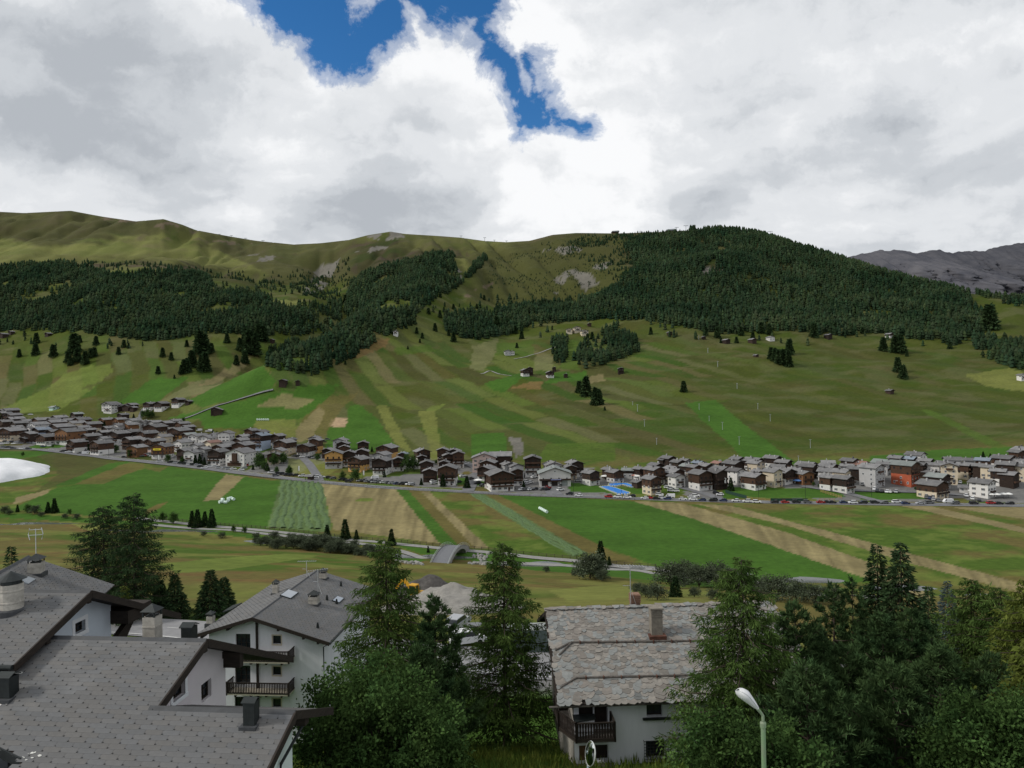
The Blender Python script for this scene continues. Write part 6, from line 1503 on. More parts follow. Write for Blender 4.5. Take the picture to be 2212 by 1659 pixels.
CARS = [ # view, row description, turn (None = along the road), [(x, y, colour)]
 (R5, 'right-centre roadside line', None, [(30,830,'K'),(160,850,'W'),(590,868,'R'),(720,872,'W'),(860,878,'W'),(1110,888,'W'),(1195,884,'R'),(1280,893,'K'),(1365,888,'W'),(1440,896,'B'),(1660,902,'W'),(1805,908,'W'),(1940,915,'B'),(2090,922,'K')]),
 (R5, 'right-centre back line', None, [(930,858,'K'),(1480,870,'V'),(1325,840,'W'),(1785,875,'W'),(1845,855,'W'),(1440,735,'W'),(1490,745,'S'),(1490,780,'W'),(1555,785,'W'),(150,635,'S'),(2140,812,'K'),(2195,835,'W'),(1600,690,'K')]),
 (R6, 'right roadside line', None, [(60,915,'K'),(200,922,'B'),(380,926,'W'),(540,935,'W'),(680,945,'W'),(940,945,'K'),(1090,948,'R'),(1250,948,'K'),(1410,948,'G'),(1600,948,'R'),(1690,946,'K'),(1765,950,'K'),(1930,950,'B'),(2060,955,'W')]),
 (R7, 'far right roadside line', None, [(150,850,'K'),(300,848,'K'),(420,850,'G'),(580,842,'W'),(695,858,'B'),(880,858,'S'),(1000,850,'G'),(1240,840,'V'),(1330,858,'G'),(1570,858,'K'),(1790,856,'R'),(1890,858,'K'),(2030,858,'K')]),
 (R7, 'far right side lots', 60, [(460,708,'W'),(500,710,'W'),(575,710,'S'),(390,705,'K'),(330,700,'K'),(300,675,'W'),(960,782,'G'),(1005,790,'B'),(1055,808,'S'),(1115,825,'G'),(1470,760,'W'),(1550,798,'W'),(1640,818,'K'),(140,615,'G'),(235,605,'W'),(1395,590,'W')]),
 (R3, 'left-centre roadside row', 50, [(40,720,'K'),(110,726,'K'),(170,725,'K'),(260,738,'W'),(385,742,'W'),(470,750,'W'),(545,755,'W'),(650,762,'K'),(710,770,'G'),(830,790,'K'),(890,795,'K'),(960,800,'G'),(1090,805,'S'),(1150,808,'K'),(1200,815,'S'),(1250,818,'K'),(1300,822,'S'),(1360,828,'G'),(1430,830,'W'),(1500,838,'G'),(1560,840,'S'),(1630,845,'B'),(1690,850,'K'),(1740,850,'K'),(1800,855,'W'),(1845,858,'S')]),
 (R3, 'left-centre house lots', 40, [(930,818,'K'),(1310,770,'V'),(150,445,'G'),(200,450,'K'),(265,458,'W'),(330,465,'S'),(390,470,'K'),(435,475,'S'),(830,600,'W'),(575,240,'K'),(630,210,'G')]),
 (R2, 'left roadside row', 50, [(260,780,'W'),(410,795,'K'),(490,800,'S'),(560,810,'K'),(620,815,'K'),(690,822,'W'),(735,828,'K'),(800,835,'S'),(840,855,'K'),(895,875,'W'),(960,855,'W'),(1040,850,'W'),(1110,870,'S'),(1190,880,'S'),(1250,885,'S'),(1315,890,'W'),(1430,905,'W'),(1470,880,'S'),(1490,840,'R'),(1860,945,'W'),(1970,960,'K'),(2030,960,'K'),(2090,970,'K'),(2150,980,'K'),(1925,985,'G')]),
 (R2, 'left village lots', 20, [(50,690,'W'),(110,680,'S'),(155,700,'W'),(20,700,'R'),(290,712,'W'),(340,718,'S'),(1490,810,'V'),(1550,815,'S'),(1590,770,'B'),(1610,730,'B'),(1640,690,'K'),(1665,650,'S'),(825,335,'V'),(950,345,'W'),(980,342,'V'),(450,450,'W')]),
 (R1, 'far left lots', 15, [(30,690,'W'),(80,665,'K'),(95,690,'W'),(140,668,'S'),(200,695,'W'),(180,670,'K'),(240,672,'S'),(300,690,'G'),(420,690,'K'),(480,688,'S'),(530,685,'W'),(590,680,'K'),(640,672,'W'),(690,665,'S'),(40,745,'G'),(110,748,'K'),(190,760,'K'),(315,762,'W'),(410,770,'K'),(620,735,'B'),(715,725,'W'),(865,685,'W'),(440,275,'W')]),
 (R1, 'far left roadside row', 40, [(905,805,'K'),(980,815,'W'),(1060,812,'W'),(1150,830,'G'),(1230,838,'V'),(1280,812,'W'),(1200,795,'G'),(1790,890,'K'),(2050,872,'G'),(2090,860,'W'),(2150,850,'W'),(2190,872,'W')]),
 (R4, 'central lots', 55, [(60,765,'G'),(110,775,'W'),(120,800,'S'),(385,805,'W'),(420,785,'G'),(395,775,'K'),(530,695,'W'),(650,735,'K'),(500,530,'W'),(585,512,'W'),(820,832,'K'),(750,800,'K'),(915,855,'R'),(1240,880,'K'),(1250,812,'W'),(1380,890,'W'),(1445,890,'G'),(1505,888,'W'),(1575,885,'K'),(1670,885,'G'),(1745,890,'K'),(1760,865,'R'),(1440,780,'W'),(1500,790,'W'),(1450,810,'S'),(1530,690,'B'),(1560,712,'W'),(1960,830,'G'),(1940,895,'W'),(470,782,'K')]),
]
for fm, zone, turn, lst in CARS:
    for c in 'WKSRBGV':
        g = sorted([t for t in lst if t[2] == c])
        for i, (x, y, c_) in enumerate(g):
            u, v = fm(x, y); p = on_ground(u, v, 0, 300); k = HEAD(p); t = ROADQ[min(k+1, len(ROADQ)-1)]-ROADQ[max(k-1, 0)]
            ang = math.atan2(t.y, t.x)+(R(turn)+rnd.uniform(-.15, .15) if turn else 0)+(math.pi if rnd.random() < .5 else 0)
            kind = 'van' if c == 'V' else rnd.choice(('car', 'suv', 'suv'))
            nm = 'white' if c == 'V' else PAINT[c][0]
            lab = ('the only %s %s in the %s' % (nm, 'van' if c == 'V' else 'car', zone)) if len(g) == 1 else '%s %s, %s %s one from the left in the %s' % (nm, 'van' if c == 'V' else 'car', ordn(i), nm, zone)
            car(p, ang, 'W' if c == 'V' else c, kind, lab, p.y < 480)
# ------------------------------------------------------------------ village trees
def vtrees(lst, protos, ph, name, label, group, wide=1.0):
    out = []
    for fm, x, y, hz in lst:
        u, v = fm(x, y); out.append((u, v, hz*.1501))
    by_ground(out, protos, ph, name, label, 'tree', group, wide)
vtrees([(R1,1020,322,65),(R1,1460,470,120),(R1,1500,470,110),(R1,1925,312,60),(R1,1250,785,170),(R1,1750,155,65),(R2,770,805,130),(R2,835,805,150),(R2,900,820,110),(R2,975,822,110),(R2,1600,890,80),(R2,1020,362,55),(R2,1080,366,40),(R3,1180,450,150),(R3,1270,375,75),(R3,1980,855,100),(R4,250,832,180),(R4,595,858,180),(R4,1410,862,110),(R5,1190,812,110),(R5,1245,802,90),(R6,310,765,190),(R7,1690,248,80),(R7,1780,255,60),(R3,1450,742,90),(R2,1810,905,110),(R2,1750,760,90),(R1,10,330,80)],
       MID_S, 10, 'spruce_tree', 'dark spruce standing in the village, %s from the left', 'spruces in the village')
vtrees([(R1,2060,320,110),(R1,2130,325,130),(R1,2190,310,90),(R1,1540,818,95),(R1,1670,812,105),(R1,1870,884,110),(R1,760,742,45),(R1,330,865,60),(R2,375,785,110),(R2,580,802,90),(R2,1690,875,210),(R2,1760,915,140),(R2,1900,835,170),(R2,2040,805,150),(R2,1940,945,95),(R2,2120,965,115),(R2,600,205,65),(R3,80,712,130),(R3,490,505,100),(R3,850,782,120),(R3,1030,805,180),(R3,1780,665,240),(R3,1870,645,200),(R3,800,575,120),(R4,150,512,60),(R7,1930,592,110),(R7,820,672,45),(R6,1500,700,60),(R6,1580,720,50),(R6,1900,720,60),(R6,1700,730,50),(R1,840,700,50),(R1,30,330,90)],
       MID_G, 6, 'leafy_tree', 'leafy green tree standing in the village, %s from the left', 'leafy trees in the village', 1.0)
# ------------------------------------------------------------------ go-kart water course, tents, umbrellas, lawn fences, lamps
poolb = mat('pool_blue', (0.012, 0.20, 0.66), rough=.25, var=.12, scale=.6, spec=.5)
buoy_m = mat('buoy_pale', (0.62, 0.62, 0.40), rough=.6, var=.2)
for lab, pts in (('lower blue water course edged with pale floats on the lawn', [(455,712),(590,705),(700,735),(900,800),(885,820),(720,818),(600,772)]), ('upper blue water course beside the terrace of the brown chalet', [(590,668),(700,662),(850,662),(975,705),(930,724),(860,704),(800,684),(700,702),(590,702)])):
    ps = [on_ground(*R5(x, y)) for x, y in pts]; zz = max(p.z for p in ps)+.35
    e = empty('water_course', (0, 0, 0), 0, lab, 'pool', 'blue water courses')
    mb = MB(); mb.prism([(p.x, p.y, p.z-.7) for p in ps], (0, 0, 1.1)); mb.build('basin', poolb, e)
    mb = MB()
    for a, b in zip(ps, ps[1:]+ps[:1]):
        L_ = (b-a).length; n = max(1, int(L_/1.3))
        for i in range(n):
            q = a.lerp(b, (i+.5)/n); mb.box(q.x-.4, q.x+.4, q.y-.25, q.y+.25, q.z-.6, q.z+.58)
    o = mb.build('float_edge', buoy_m, e); o['kind'] = 'stuff'
cloth_w = mat('canvas_white', (0.72, 0.72, 0.70), rough=.9, var=.05); cloth_r = mat('canvas_red', (0.50, 0.20, 0.15), rough=.9, var=.1); cloth_b = mat('canvas_blue', (0.10, 0.22, 0.50), rough=.9, var=.1)
def umbrella(p, r, m, label):
    e = empty('umbrella', p, 0, label, 'umbrella', 'terrace umbrellas')
    mb = MB(); mb.lathe([(r, 2.3), (r*.5, 2.75), (0.02, 3.0)], 8); mb.lathe([(r, 2.3), (r, 2.12)], 8); mb.build('canopy', m, e)
    mb = MB(); mb.tube([(0, 0, 0), (0, 0, 2.8)], .05, 6); mb.build('pole', wood_grey, e)
for i, (x, y) in enumerate([(600,598),(715,600),(1575,730),(1790,780),(1865,780),(1950,775),(2015,775)]): umbrella(on_ground(*R7(x, y)), 2.1 if i != 2 else 3.2, cloth_w, 'white terrace umbrella, %s from the left in the far right village' % ordn(i))
umbrella(on_ground(*R5(545, 605)), 3.0, cloth_w, 'white umbrella beside the blue water course terrace'); umbrella(on_ground(*R5(1010, 605)), 2.6, cloth_w, 'white umbrella near the red awning by the brown chalets'); umbrella(on_ground(*R5(970, 590)), 2.8, cloth_r, 'red terrace umbrella by the brown chalets')
umbrella(on_ground(*R6(1270, 670)), 3.0, cloth_b, 'blue terrace umbrella before the orange timber chalet'); umbrella(on_ground(*R4(755, 790)), 3.0, cloth_w, 'white umbrella at the street crossing')
p = on_ground(*R6(800, 690)); e = empty('gazebo_tent', p, .4, 'white gazebo tent left of the cream four-storey house', 'tent')
mb = MB(); mb.add([(-2.6,-2.6,2.6),(2.6,-2.6,2.6),(2.6,2.6,2.6),(-2.6,2.6,2.6),(0,0,4.4)], [(0,1,4),(1,2,4),(2,3,4),(3,0,4)]); mb.build('canopy', cloth_w, e)
mb = MB(); mb.box(-2.5, 2.5, -2.5, -2.46, 0, 2.6); mb.box(-2.5, -2.46, -2.5, 2.5, 0, 2.6); mb.box(2.46, 2.5, -2.5, 2.5, 0, 2.6); mb.build('side_sheet', cloth_w, e)
def fence(pts, label, m, h=1.1, step=2.6, rails=(.45, .95), panel=False, thick=.1):
    P = gpts(pts); e = empty('fence', P[0], 0, label, 'fence'); o = P[0]
    po = MB(); ra = MB(); prev = None
    for a, b in zip(P[:-1], P[1:]):
        n = max(1, int((b-a).length/step))
        for i in range(n+1):
            q = a.lerp(b, i/n); q.z = ground(q.x, q.y); q = q-o
            po.box(q.x-thick/2, q.x+thick/2, q.y-thick/2, q.y+thick/2, q.z-.3, q.z+h)
            if prev is not None and (q-prev).length > .2:
                if panel: ra.add([(prev.x, prev.y, prev.z+.1), (q.x, q.y, q.z+.1), (q.x, q.y, q.z+h), (prev.x, prev.y, prev.z+h)], [(0, 1, 2, 3)])
                else:
                    for r_ in rails: ra.bar((prev.x, prev.y, prev.z+r_), (q.x, q.y, q.z+r_), .08, .12)
            prev = q
    x = po.build('posts', m, e); x['kind'] = 'stuff'; y = ra.build('panels' if panel else 'rails', m, e); y['kind'] = 'stuff'
wood_y = mat('wood_yellow', (0.34, 0.24, 0.09), rough=.85, var=.2); net_g = mat('net_green', (0.02, 0.05, 0.035), rough=.9, var=.2)
fence([R6(540, 885), R6(640, 900), R6(880, 915)], 'yellow rail fence at the left of the village lawn', wood_y, 1.6, 2.2, (.4, .9, 1.4), thick=.16)
fence([R6(1585, 915), R6(1800, 920)], 'short yellow rail fence at the right of the village lawn', wood_y, 1.6, 2.2, (.4, .9, 1.4), thick=.16)
fence([R6(1600, 785), R6(1900, 880)], 'yellow rail fence climbing beside the lane', wood_y, 1.7, 2.2, (.4, .9, 1.4), thick=.16)
fence([R6(230, 800), R6(540, 885)], 'dark green net fence left of the village lawn', net_g, 1.9, 3, panel=True); fence([R6(880, 918), R6(1410, 920)], 'dark green net fence along the front of the village lawn', net_g, 1.6, 3, panel=True)
fence([(300, 1117), (440, 1131), (543, 1140), (700, 1156), (854, 1171), (935, 1179), (1056, 1189), (1131, 1198), (1249, 1208), (1315, 1218), (1417, 1226)], 'long weathered wooden fence between hay fields and the river path', mat('wood_fence', (0.07, 0.055, 0.042), rough=.9, var=.3), 1.25, 2.7, (.5, 1.0), thick=.16)
fence([(520, 1027), (660, 1042), (720, 1047), (852, 1056), (1000, 1066), (1250, 1078), (1420, 1081)], 'low dark guard fence along the near edge of the main road', mat('wood_fence_dark', (0.06, 0.05, 0.045), rough=.9, var=.3), .9, 3.0, (.7,), thick=.12)
def street_pole(u, v, h, label, flag=None):
    p = on_ground(u, v); e = empty('street_lamp' if not flag else 'flag_banner', p, 0, label, 'lamp' if not flag else 'banner')
    mb = MB(); mb.tube([(0, 0, -.3), (0, 0, h)], .09, 6); mb.build('pole', dark_metal, e)
    mb = MB()
    if flag: mb.box(.1, 1.0, -.03, .03, h-3.2, h-.1); mb.build('banner', cloth_w, e)
    else: mb.box(-.2, 1.1, -.15, .15, h, h+.15); mb.build('lamp_head', dark_metal, e)
for i, (u, v, h) in enumerate([(235,989,7),(490,1010,7),(985,1052,8),(1239,1068,9),(1342,1066,9),(1639,1078,9),(1740,1078,9),(1883,1074,8),(1545,1078,8)]): street_pole(u, v, h, 'slim dark street lamp by the main road, %s from the left' % ordn(i))
for i, (u, v, h) in enumerate([(341,1000,6),(644,1026,6),(784,1036,6),(1565,1058,7)]): street_pole(u, v, h, 'white banner flag beside the main road, %s from the left' % ordn(i), True)
# ------------------------------------------------------------------ hay windrows and wrapped bales
hay_m = mat('cut_hay', (0.075, 0.125, 0.045), rough=.95, var=.3, scale=.8, bump=.6, bscale=3)
def windrows(c0, c1, c2, c3, n, label, w=1.5, h=.55):
    mb = MB(); rs = random.Random(int(c0[0]))
    for i in range(n):
        t = (i+.5)/n; a = (c0[0]+(c1[0]-c0[0])*t, c0[1]+(c1[1]-c0[1])*t); b = (c3[0]+(c2[0]-c3[0])*t, c3[1]+(c2[1]-c3[1])*t)
        A_ = on_ground(*a); B_ = on_ground(*b); m = max(8, int((B_-A_).length/2.5)); prev = None
        s = (B_-A_).normalized().cross(Vector((0, 0, 1)))
        for k in range(m+1):
            q = A_.lerp(B_, k/m)+s*rs.uniform(-.5, .5)+s*.7*math.sin(k*.16+i*.4)+s*.4*math.sin(k*.5+i*2.1); q.z = ground(q.x, q.y); ww = w*rs.uniform(.6, 1.2); hh = h*rs.uniform(.5, 1.2)
            ring = [q-s*ww+Vector((0, 0, -.05)), q-s*ww*.5+Vector((0, 0, hh*.8)), q+s*ww*.3+Vector((0, 0, hh)), q+s*ww+Vector((0, 0, -.05))]
            if prev: mb.add(prev+ring, [(0, 1, 5, 4), (1, 2, 6, 5), (2, 3, 7, 6)])
            prev = ring
    o = mb.build('hay_windrow', hay_m, smooth=True); tag(o, label, 'hay', kind='stuff')
windrows((610, 1037), (694, 1042), (714, 1144), (582, 1140), 7, 'wavy rows of freshly cut hay on the striped field')
windrows((1016, 1067), (1042, 1067), (1264, 1195), (1238, 1202), 4, 'rows of cut hay on the diagonal grey-green strip', .9, .3)
bale_m = mat('bale_wrap', (0.62, 0.74, 0.68), rough=.4, var=.08)
bm_ = MB(); bm_.add([(.62*math.cos(k*.5236), y, .62*math.sin(k*.5236)+.6) for y in (-.6, .6) for k in range(12)], [tuple(range(12))[::-1], tuple(range(12, 24))]+[(k, (k+1) % 12, 12+(k+1) % 12, 12+k) for k in range(12)])
BALE = bm_.mesh('hay_bale', bale_m)
bl = [(476,1087),(481,1086),(487,1088),(481,1082),(493,1084),(494,1080),(498,1079),(504,1081)]
for i, (u, v) in enumerate(bl): o = inst('hay_bale', BALE, None, on_ground(u, v), (0, 0, rnd.uniform(0, 3))); o.scale = (1.3,)*3; tag(o, 'pale wrapped hay bale on the left green field, %s from the left' % ordn(i), 'bale', 'wrapped hay bales')
for i in range(5): o = inst('hay_bale', BALE, None, on_ground(1167+i*3.3, 1101+i*1.8), (0, 0, .4)); o.scale = (1.2,)*3; tag(o, 'pale wrapped bale in the row on the big right field, %s from the left' % ordn(i), 'bale', 'wrapped hay bales')
for i in range(6): o = inst('hay_bale', BALE, None, on_ground(556+i*4.6, 908), (0, 0, .4)); o.scale = (1.5,)*3; tag(o, 'white bale in the line above the left village, %s from the left' % ordn(i), 'bale', 'wrapped hay bales')
# ------------------------------------------------------------------ covered snow depot at the left edge
def snow():
    a = on_ground(118, 1019); c = on_ground(-60, 1038); n = 60; Vv = []; 
    rx = a.x-c.x; ry = 36
    for i in range(n):
        for j in range(n):
            s = i/(n-1)*2-1; t = j/(n-1)*2-1; x = c.x+rx*s*1.02; y = c.y+16+ry*t; d = math.sqrt(s*s+t*t*.95)
            d *= 1+.22*(vnoise(np.array([x/14.]), np.array([y/14.]), 8)[0]-.5); hh = 11*max(0, 1-d**1.7)**.85; e = 1.2*(vnoise(np.array([x/6]), np.array([y/6]), 5)[0]-.5)*(hh > .3)
            Vv.append((x, y, ground(x, y)+(hh+e if d < 1 else -1.0)))
    fi = [(i*n+j, (i+1)*n+j, (i+1)*n+j+1, i*n+j+1) for i in range(n-1) for j in range(n-1)]
    o = inst('snow_depot', mesh_np('snow_depot', np.array(Vv), np.array(fi), mat('white_fleece', (0.74, 0.75, 0.77), rough=.9, var=.08, scale=.25, bump=.5, bscale=.8), True))
    tag(o, 'large white mound of covered snow on the meadow at the left edge', 'snow mound')
snow()
# ------------------------------------------------------------------ arched bridge, building site, lamps
conc = mat('concrete', (0.26, 0.255, 0.24), rough=.95, var=.2, scale=1.2, bump=.3)
def bridge():
    a = on_ground(946, 1217); b = on_ground(994, 1188); d = b-a; d.z = 0; L_ = d.length+4; yaw = math.atan2(d.y, d.x)-math.pi/2
    c = (a+b)/2; e = empty('arched_bridge', (c.x, c.y, .3), yaw, 'arched stone footbridge with pale railings over the river', 'bridge')
    hw = 3.2; n = 16; ys = [-L_/2+L_*i/n for i in range(n+1)]; top = lambda y: .1+3.9*(1-(2*y/L_)**2); 
    span = L_*.36; under = lambda y: -1.6+4.6*math.sqrt(max(0, 1-(y/span)**2)) if abs(y) < span else -1.6
    mb = MB()
    for y0, y1 in zip(ys[:-1], ys[1:]):
        for x in (-hw, hw): mb.add([(x, y0, under(y0)), (x, y1, under(y1)), (x, y1, top(y1)), (x, y0, top(y0))], [(0, 1, 2, 3)])
        mb.add([(-hw, y0, under(y0)), (hw, y0, under(y0)), (hw, y1, under(y1)), (-hw, y1, under(y1))], [(0, 1, 2, 3)])
    mb.build('arch', conc, e)
    mb = MB()
    for y0, y1 in zip(ys[:-1], ys[1:]): mb.add([(-hw, y0, top(y0)), (hw, y0, top(y0)), (hw, y1, top(y1)), (-hw, y1, top(y1))], [(0, 1, 2, 3)])
    mb.build('deck', mat('bridge_asphalt', (0.15, 0.155, 0.165), rough=.9), e)
    for x in (-hw+.1, hw-.1):
        mb = MB(); mb.tube([(x, y, top(y)+.15) for y in ys], .16, 4); mb.build('kerb', gravel, e)
        mb = MB(); mb.tube([(x, y, top(y)+1.15) for y in ys], .05, 5); mb.tube([(x, y, top(y)+.65) for y in ys], .035, 5)
        for y in ys: mb.bar((x, y, top(y)), (x, y, top(y)+1.15), .07)
        mb.build('railing', mat('rail_pale', (0.42, 0.46, 0.44), rough=.5, metal=.4), e)
bridge()
# boulders along the bank
rs = random.Random(5); boul = []
for k in range(6):
    mb = MB(); n = 7; mb.lathe([(.0, -.5)]+[(math.sin(t)*rs.uniform(.5, .8), -math.cos(t)*.5) for t in (.6, 1.2, 1.8, 2.4)]+[(.0, .48)], n)
    mb.v = [(x*rs.uniform(.8, 1.25), y*rs.uniform(.8, 1.25), z*rs.uniform(.8, 1.2)) for x, y, z in mb.v]; boul.append(mb.mesh('boulder', conc))
for i, (u, v) in enumerate(sorted([(858+5*k, 1212+.9*k+rs.uniform(-1.5, 1.5)) for k in range(12)]+[(1022+rs.uniform(0, 34), 1196+rs.uniform(0, 16)) for k in range(18)]+[(1015+k*5, 1219+rs.uniform(-1, 1.5)) for k in range(9)])):
    o = inst('boulder', boul[i % 6], None, on_ground(u, v)+Vector((0, 0, .2)), (rs.random(), rs.random(), rs.random()*6), rs.uniform(.7, 1.5)); tag(o, 'grey boulder of the bank by the arched bridge, %s from the left' % ordn(i), 'boulder', 'boulders by the arched bridge')
def heap(u, v, D, rx, ry, h, m, label, seed):
    p = at(u, v, D); n = 44; Vv = []
    for i in range(n):
        for j in range(n):
            s = i/(n-1)*2-1; t = j/(n-1)*2-1; d = math.hypot(s, t); x = p.x+rx*s; y = p.y+ry*t
            hh = h*max(0, 1-d)**.8*(1.15-.3*d); e = (fbm(np.array([x/2.2]), np.array([y/2.2]), seed, 4)[0]-.5)*1.5*min(1, hh)
            Vv.append((x, y, ground(x, y)+(hh+e if d < 1 else -.6)))
    o = inst('gravel_heap', mesh_np('gravel_heap', np.array(Vv), np.array([(i*n+j, (i+1)*n+j, (i+1)*n+j+1, i*n+j+1) for i in range(n-1) for j in range(n-1)]), m, True)); tag(o, label, 'gravel heap')
heap(978, 1300, 108, 11.5, 8, 3.4, mat('gravel_pale', (0.235, 0.225, 0.205), rough=.95, var=.2, scale=1.5, bump=.8, bscale=5), 'pale grey gravel heap behind the central pine', 3)
heap(930, 1280, 121, 8.5, 5, 3.6, mat('soil_dark', (0.075, 0.07, 0.065), rough=.95, var=.35, scale=1.5, bump=.8, bscale=4), 'dark soil heap behind the pale gravel heap', 6)
def excavator(u, v, D):
    p = at(u, v, D); p.z = ground(p.x, p.y); e = empty('excavator', p, 2.7, 'yellow excavator beside the gravel heap', 'excavator')
    ym = mat('machine_yellow', (0.55, 0.29, 0.02), rough=.5, var=.15)
    for s in (-1, 1): mb = MB(); mb.prism([(-1.6, s*1.0-.25, .1), (1.6, s*1.0-.25, .1), (1.9, s*1.0-.25, .45), (1.6, s*1.0-.25, .8), (-1.6, s*1.0-.25, .8), (-1.9, s*1.0-.25, .45)], (0, .5, 0)); mb.build('track', tyre, e)
    mb = MB(); mb.box(-1.7, 1.2, -1.1, 1.1, .9, 1.9); mb.build('body', ym, e)
    mb = MB(); mb.prism([(0, .1, 1.9), (1.3, .1, 1.9), (1.1, .1, 3.1), (0, .1, 3.1)], (0, .95, 0)); c = mb.build('cab', glass, e)
    mb = MB(); mb.box(-.1, 1.2, .05, 1.1, 3.1, 3.25)
    for x, y in ((-.05, .1), (-.05, 1.0), (1.25, .1), (1.25, 1.0)): mb.bar((x, y, 1.9), (x*.9, y, 3.1), .14)
    mb.build('cab_roof', ym, c)
    mb = MB(); mb.bar((1.0, -.4, 1.6), (3.2, -.4, 3.6), .35, .5); mb.bar((3.2, -.4, 3.6), (4.6, -.4, 1.8), .28, .4); mb.build('boom', ym, e)
    mb = MB(); mb.prism([(4.3, -.9, 1.8), (5.0, -.9, 1.6), (4.7, -.9, .7), (4.0, -.9, 1.0)], (0, 1.0, 0)); mb.build('bucket', dark_metal, e)
excavator(905, 1300, 112)
p = at(1140, 1400, 84); p.z = ground(p.x, p.y)
e = empty('site_container', p, .03, 'grey-green site container behind the larch left of the stone roof', 'container')
mb = MB(); mb.box(-3.0, 3.0, -1.2, 1.2, .1, 2.7)
for k in range(24): mb.box(-2.9+k*.25, -2.8+k*.25, -1.24, -1.2, .2, 2.6)
mb.build('box', mat('container_green', (0.10, 0.13, 0.125), rough=.7, var=.15), e); mb = MB(); mb.box(-3.05, 3.05, -1.25, 1.25, 2.7, 2.8); mb.build('roof', mat('container_rim', (0.3, 0.32, 0.31), rough=.7), e)
q = at(1010, 1395, 86); q.z = ground(q.x, q.y); car(q, .3, 'W', 'suv', 'white car parked behind the central pine'); q = at(990, 1375, 92); q.z = ground(q.x, q.y); car(q, 1.2, 'S', 'suv', 'silver car parked nearer the gravel heap')
q = at(1040, 1398, 88); q.z = ground(q.x, q.y); car(q, .1, 'G', 'suv', 'grey car parked left of the site container')
# timber fence by the near road, left
P0 = at(252, 1362, 88); P1 = at(296, 1362, 87)
e = empty('log_fence', (P0.x, P0.y, ground(P0.x, P0.y)), 0, 'short log fence beside the near road behind the roofs', 'fence')
for i in range(5):
    t = i/4*(P1-P0).length; mb = MB(); mb.tube([(t, 0, -.3), (t, 0, 1.0)], .09, 6); mb.build('post', wood_grey, e)
for z in (.45, .85): mb = MB(); mb.tube([(-.2, 0, z), ((P1-P0).length+.2, 0, z)], .07, 6); mb.build('rail', wood_grey, e)
# street lamp in the foreground
def lamp():
    D = 16.0; base = at(1649, 1659, D); top = at(1648, 1548, D); gz = ground(top.x, top.y)
    e = empty('street_lamp', (top.x, top.y, gz), 0, 'tall green street lamp with white oval head in the foreground', 'lamp'); H = top.z-gz
    gp = mat('lamp_green', (0.20, 0.21, 0.165), rough=.6, col2=(0.14, 0.28, 0.12), scale=2.2, stretch=(1, 1, .6), metal=.1)
    mb = MB(); mb.tube([(0, 0, -.5), (0, 0, H-.35), (0, 0, H-.2)], [.062, .052, .05], 12); mb.build('post', gp, e)
    mb = MB(); mb.lathe([(.066, -.12), (.07, -.02), (.045, .02)], 12, (0, 0, H-.12)); mb.build('collar', gp, e)
    arm = at(1635, 1530, D)-Vector((top.x, top.y, gz)); mb = MB(); mb.tube([(0, 0, H-.2), (0, 0, H+.02), (arm.x*.35, 0, H+.05+.04), (arm.x, -.02, arm.z)], .034, 10); mb.build('arm', gp, e)
    tip = at(1591, 1487, D)-Vector((top.x, top.y, gz)); ax = (Vector((tip.x, -.12, tip.z))-Vector((arm.x, -.02, arm.z))); L_ = ax.length*1.02; ax.normalize()
    mb = MB(); n = 16; rings = 14; vs = []
    for i in range(rings+1):
        t = i/rings; wd = .165*math.sin(math.pi*min(1, t*.96+.04))**.55*(.42+.75*t-.17*t*t) if t < 1 else .0
        wd = .045+(.155)*t**.8 if t < .72 else .157*math.sqrt(max(0, 1-((t-.72)/.29)**2))
        for k in range(n):
            a = k*2*math.pi/n; vs.append((t*L_, wd*1.15*math.cos(a), wd*.9*math.sin(a)*(1 if math.sin(a) > 0 else .55)))
    mb.add(vs, [(i*n+k, i*n+(k+1) % n, (i+1)*n+(k+1) % n, (i+1)*n+k) for i in range(rings) for k in range(n)])
    hd = mb.build('lamp_head', mat('lamp_housing', (0.62, 0.63, 0.64), rough=.35, var=.06, spec=.5), e, smooth=True, loc=(arm.x, -.02, arm.z))
    zx = Vector((ax.x, ax.y, ax.z)); sy = Vector((-.25, -.2, .9)); sy = (sy-zx*sy.dot(zx)).normalized(); xx = sy.cross(zx)
    hd.rotation_euler = Matrix((zx, -xx, sy)).transposed().to_euler()
    mb = MB(); m2 = 20
    rim = []
    for k in range(m2+1):
        t = .1+.9*k/m2; wd = .045+(.155)*t**.8 if t < .72 else .157*math.sqrt(max(0, 1-((t-.72)/.29)**2)); rim.append((t*L_, wd*1.18, 0))
    pts = rim+[(x, -y, z) for x, y, z in rim[::-1]]; mb.tube(pts, .009, 5); mb.build('seam', alu, hd)
lamp()
def mirror():
    D = 26.0; c = at(1277, 1628, D); gz = ground(c.x, c.y); e = empty('traffic_mirror', (c.x, c.y, gz), 0, 'round traffic mirror on a thin pole, turned away, before the stone house', 'mirror'); h = c.z-gz
    mb = MB(); q = at(1273, 1659, D); mb.tube([(-.12, 0.1, -.4), (-.12, 0.1, h+.05)], .035, 8); mb.build('pole', mat('pole_blue', (0.35, 0.42, 0.46), rough=.5), e)
    mb = MB(); mb.lathe([(.0, -.09), (.25, -.06), (.40, .0), (.43, .03), (.42, .06)], 24); a = mb.build('back_shell', mat('mirror_shell', (0.62, 0.63, 0.60), rough=.5), e, smooth=True, loc=(0, 0, h)); a.rotation_euler = (R(6), R(-76), R(9))
    mb = MB(); mb.lathe([(.40, .05), (.30, .085), (.15, .11), (.0, .12)], 24); mb.build('mirror_face', mat('mirror_face', (0.75, 0.78, 0.76), rough=.06, metal=1.0, var=.02), a, smooth=True)
mirror()
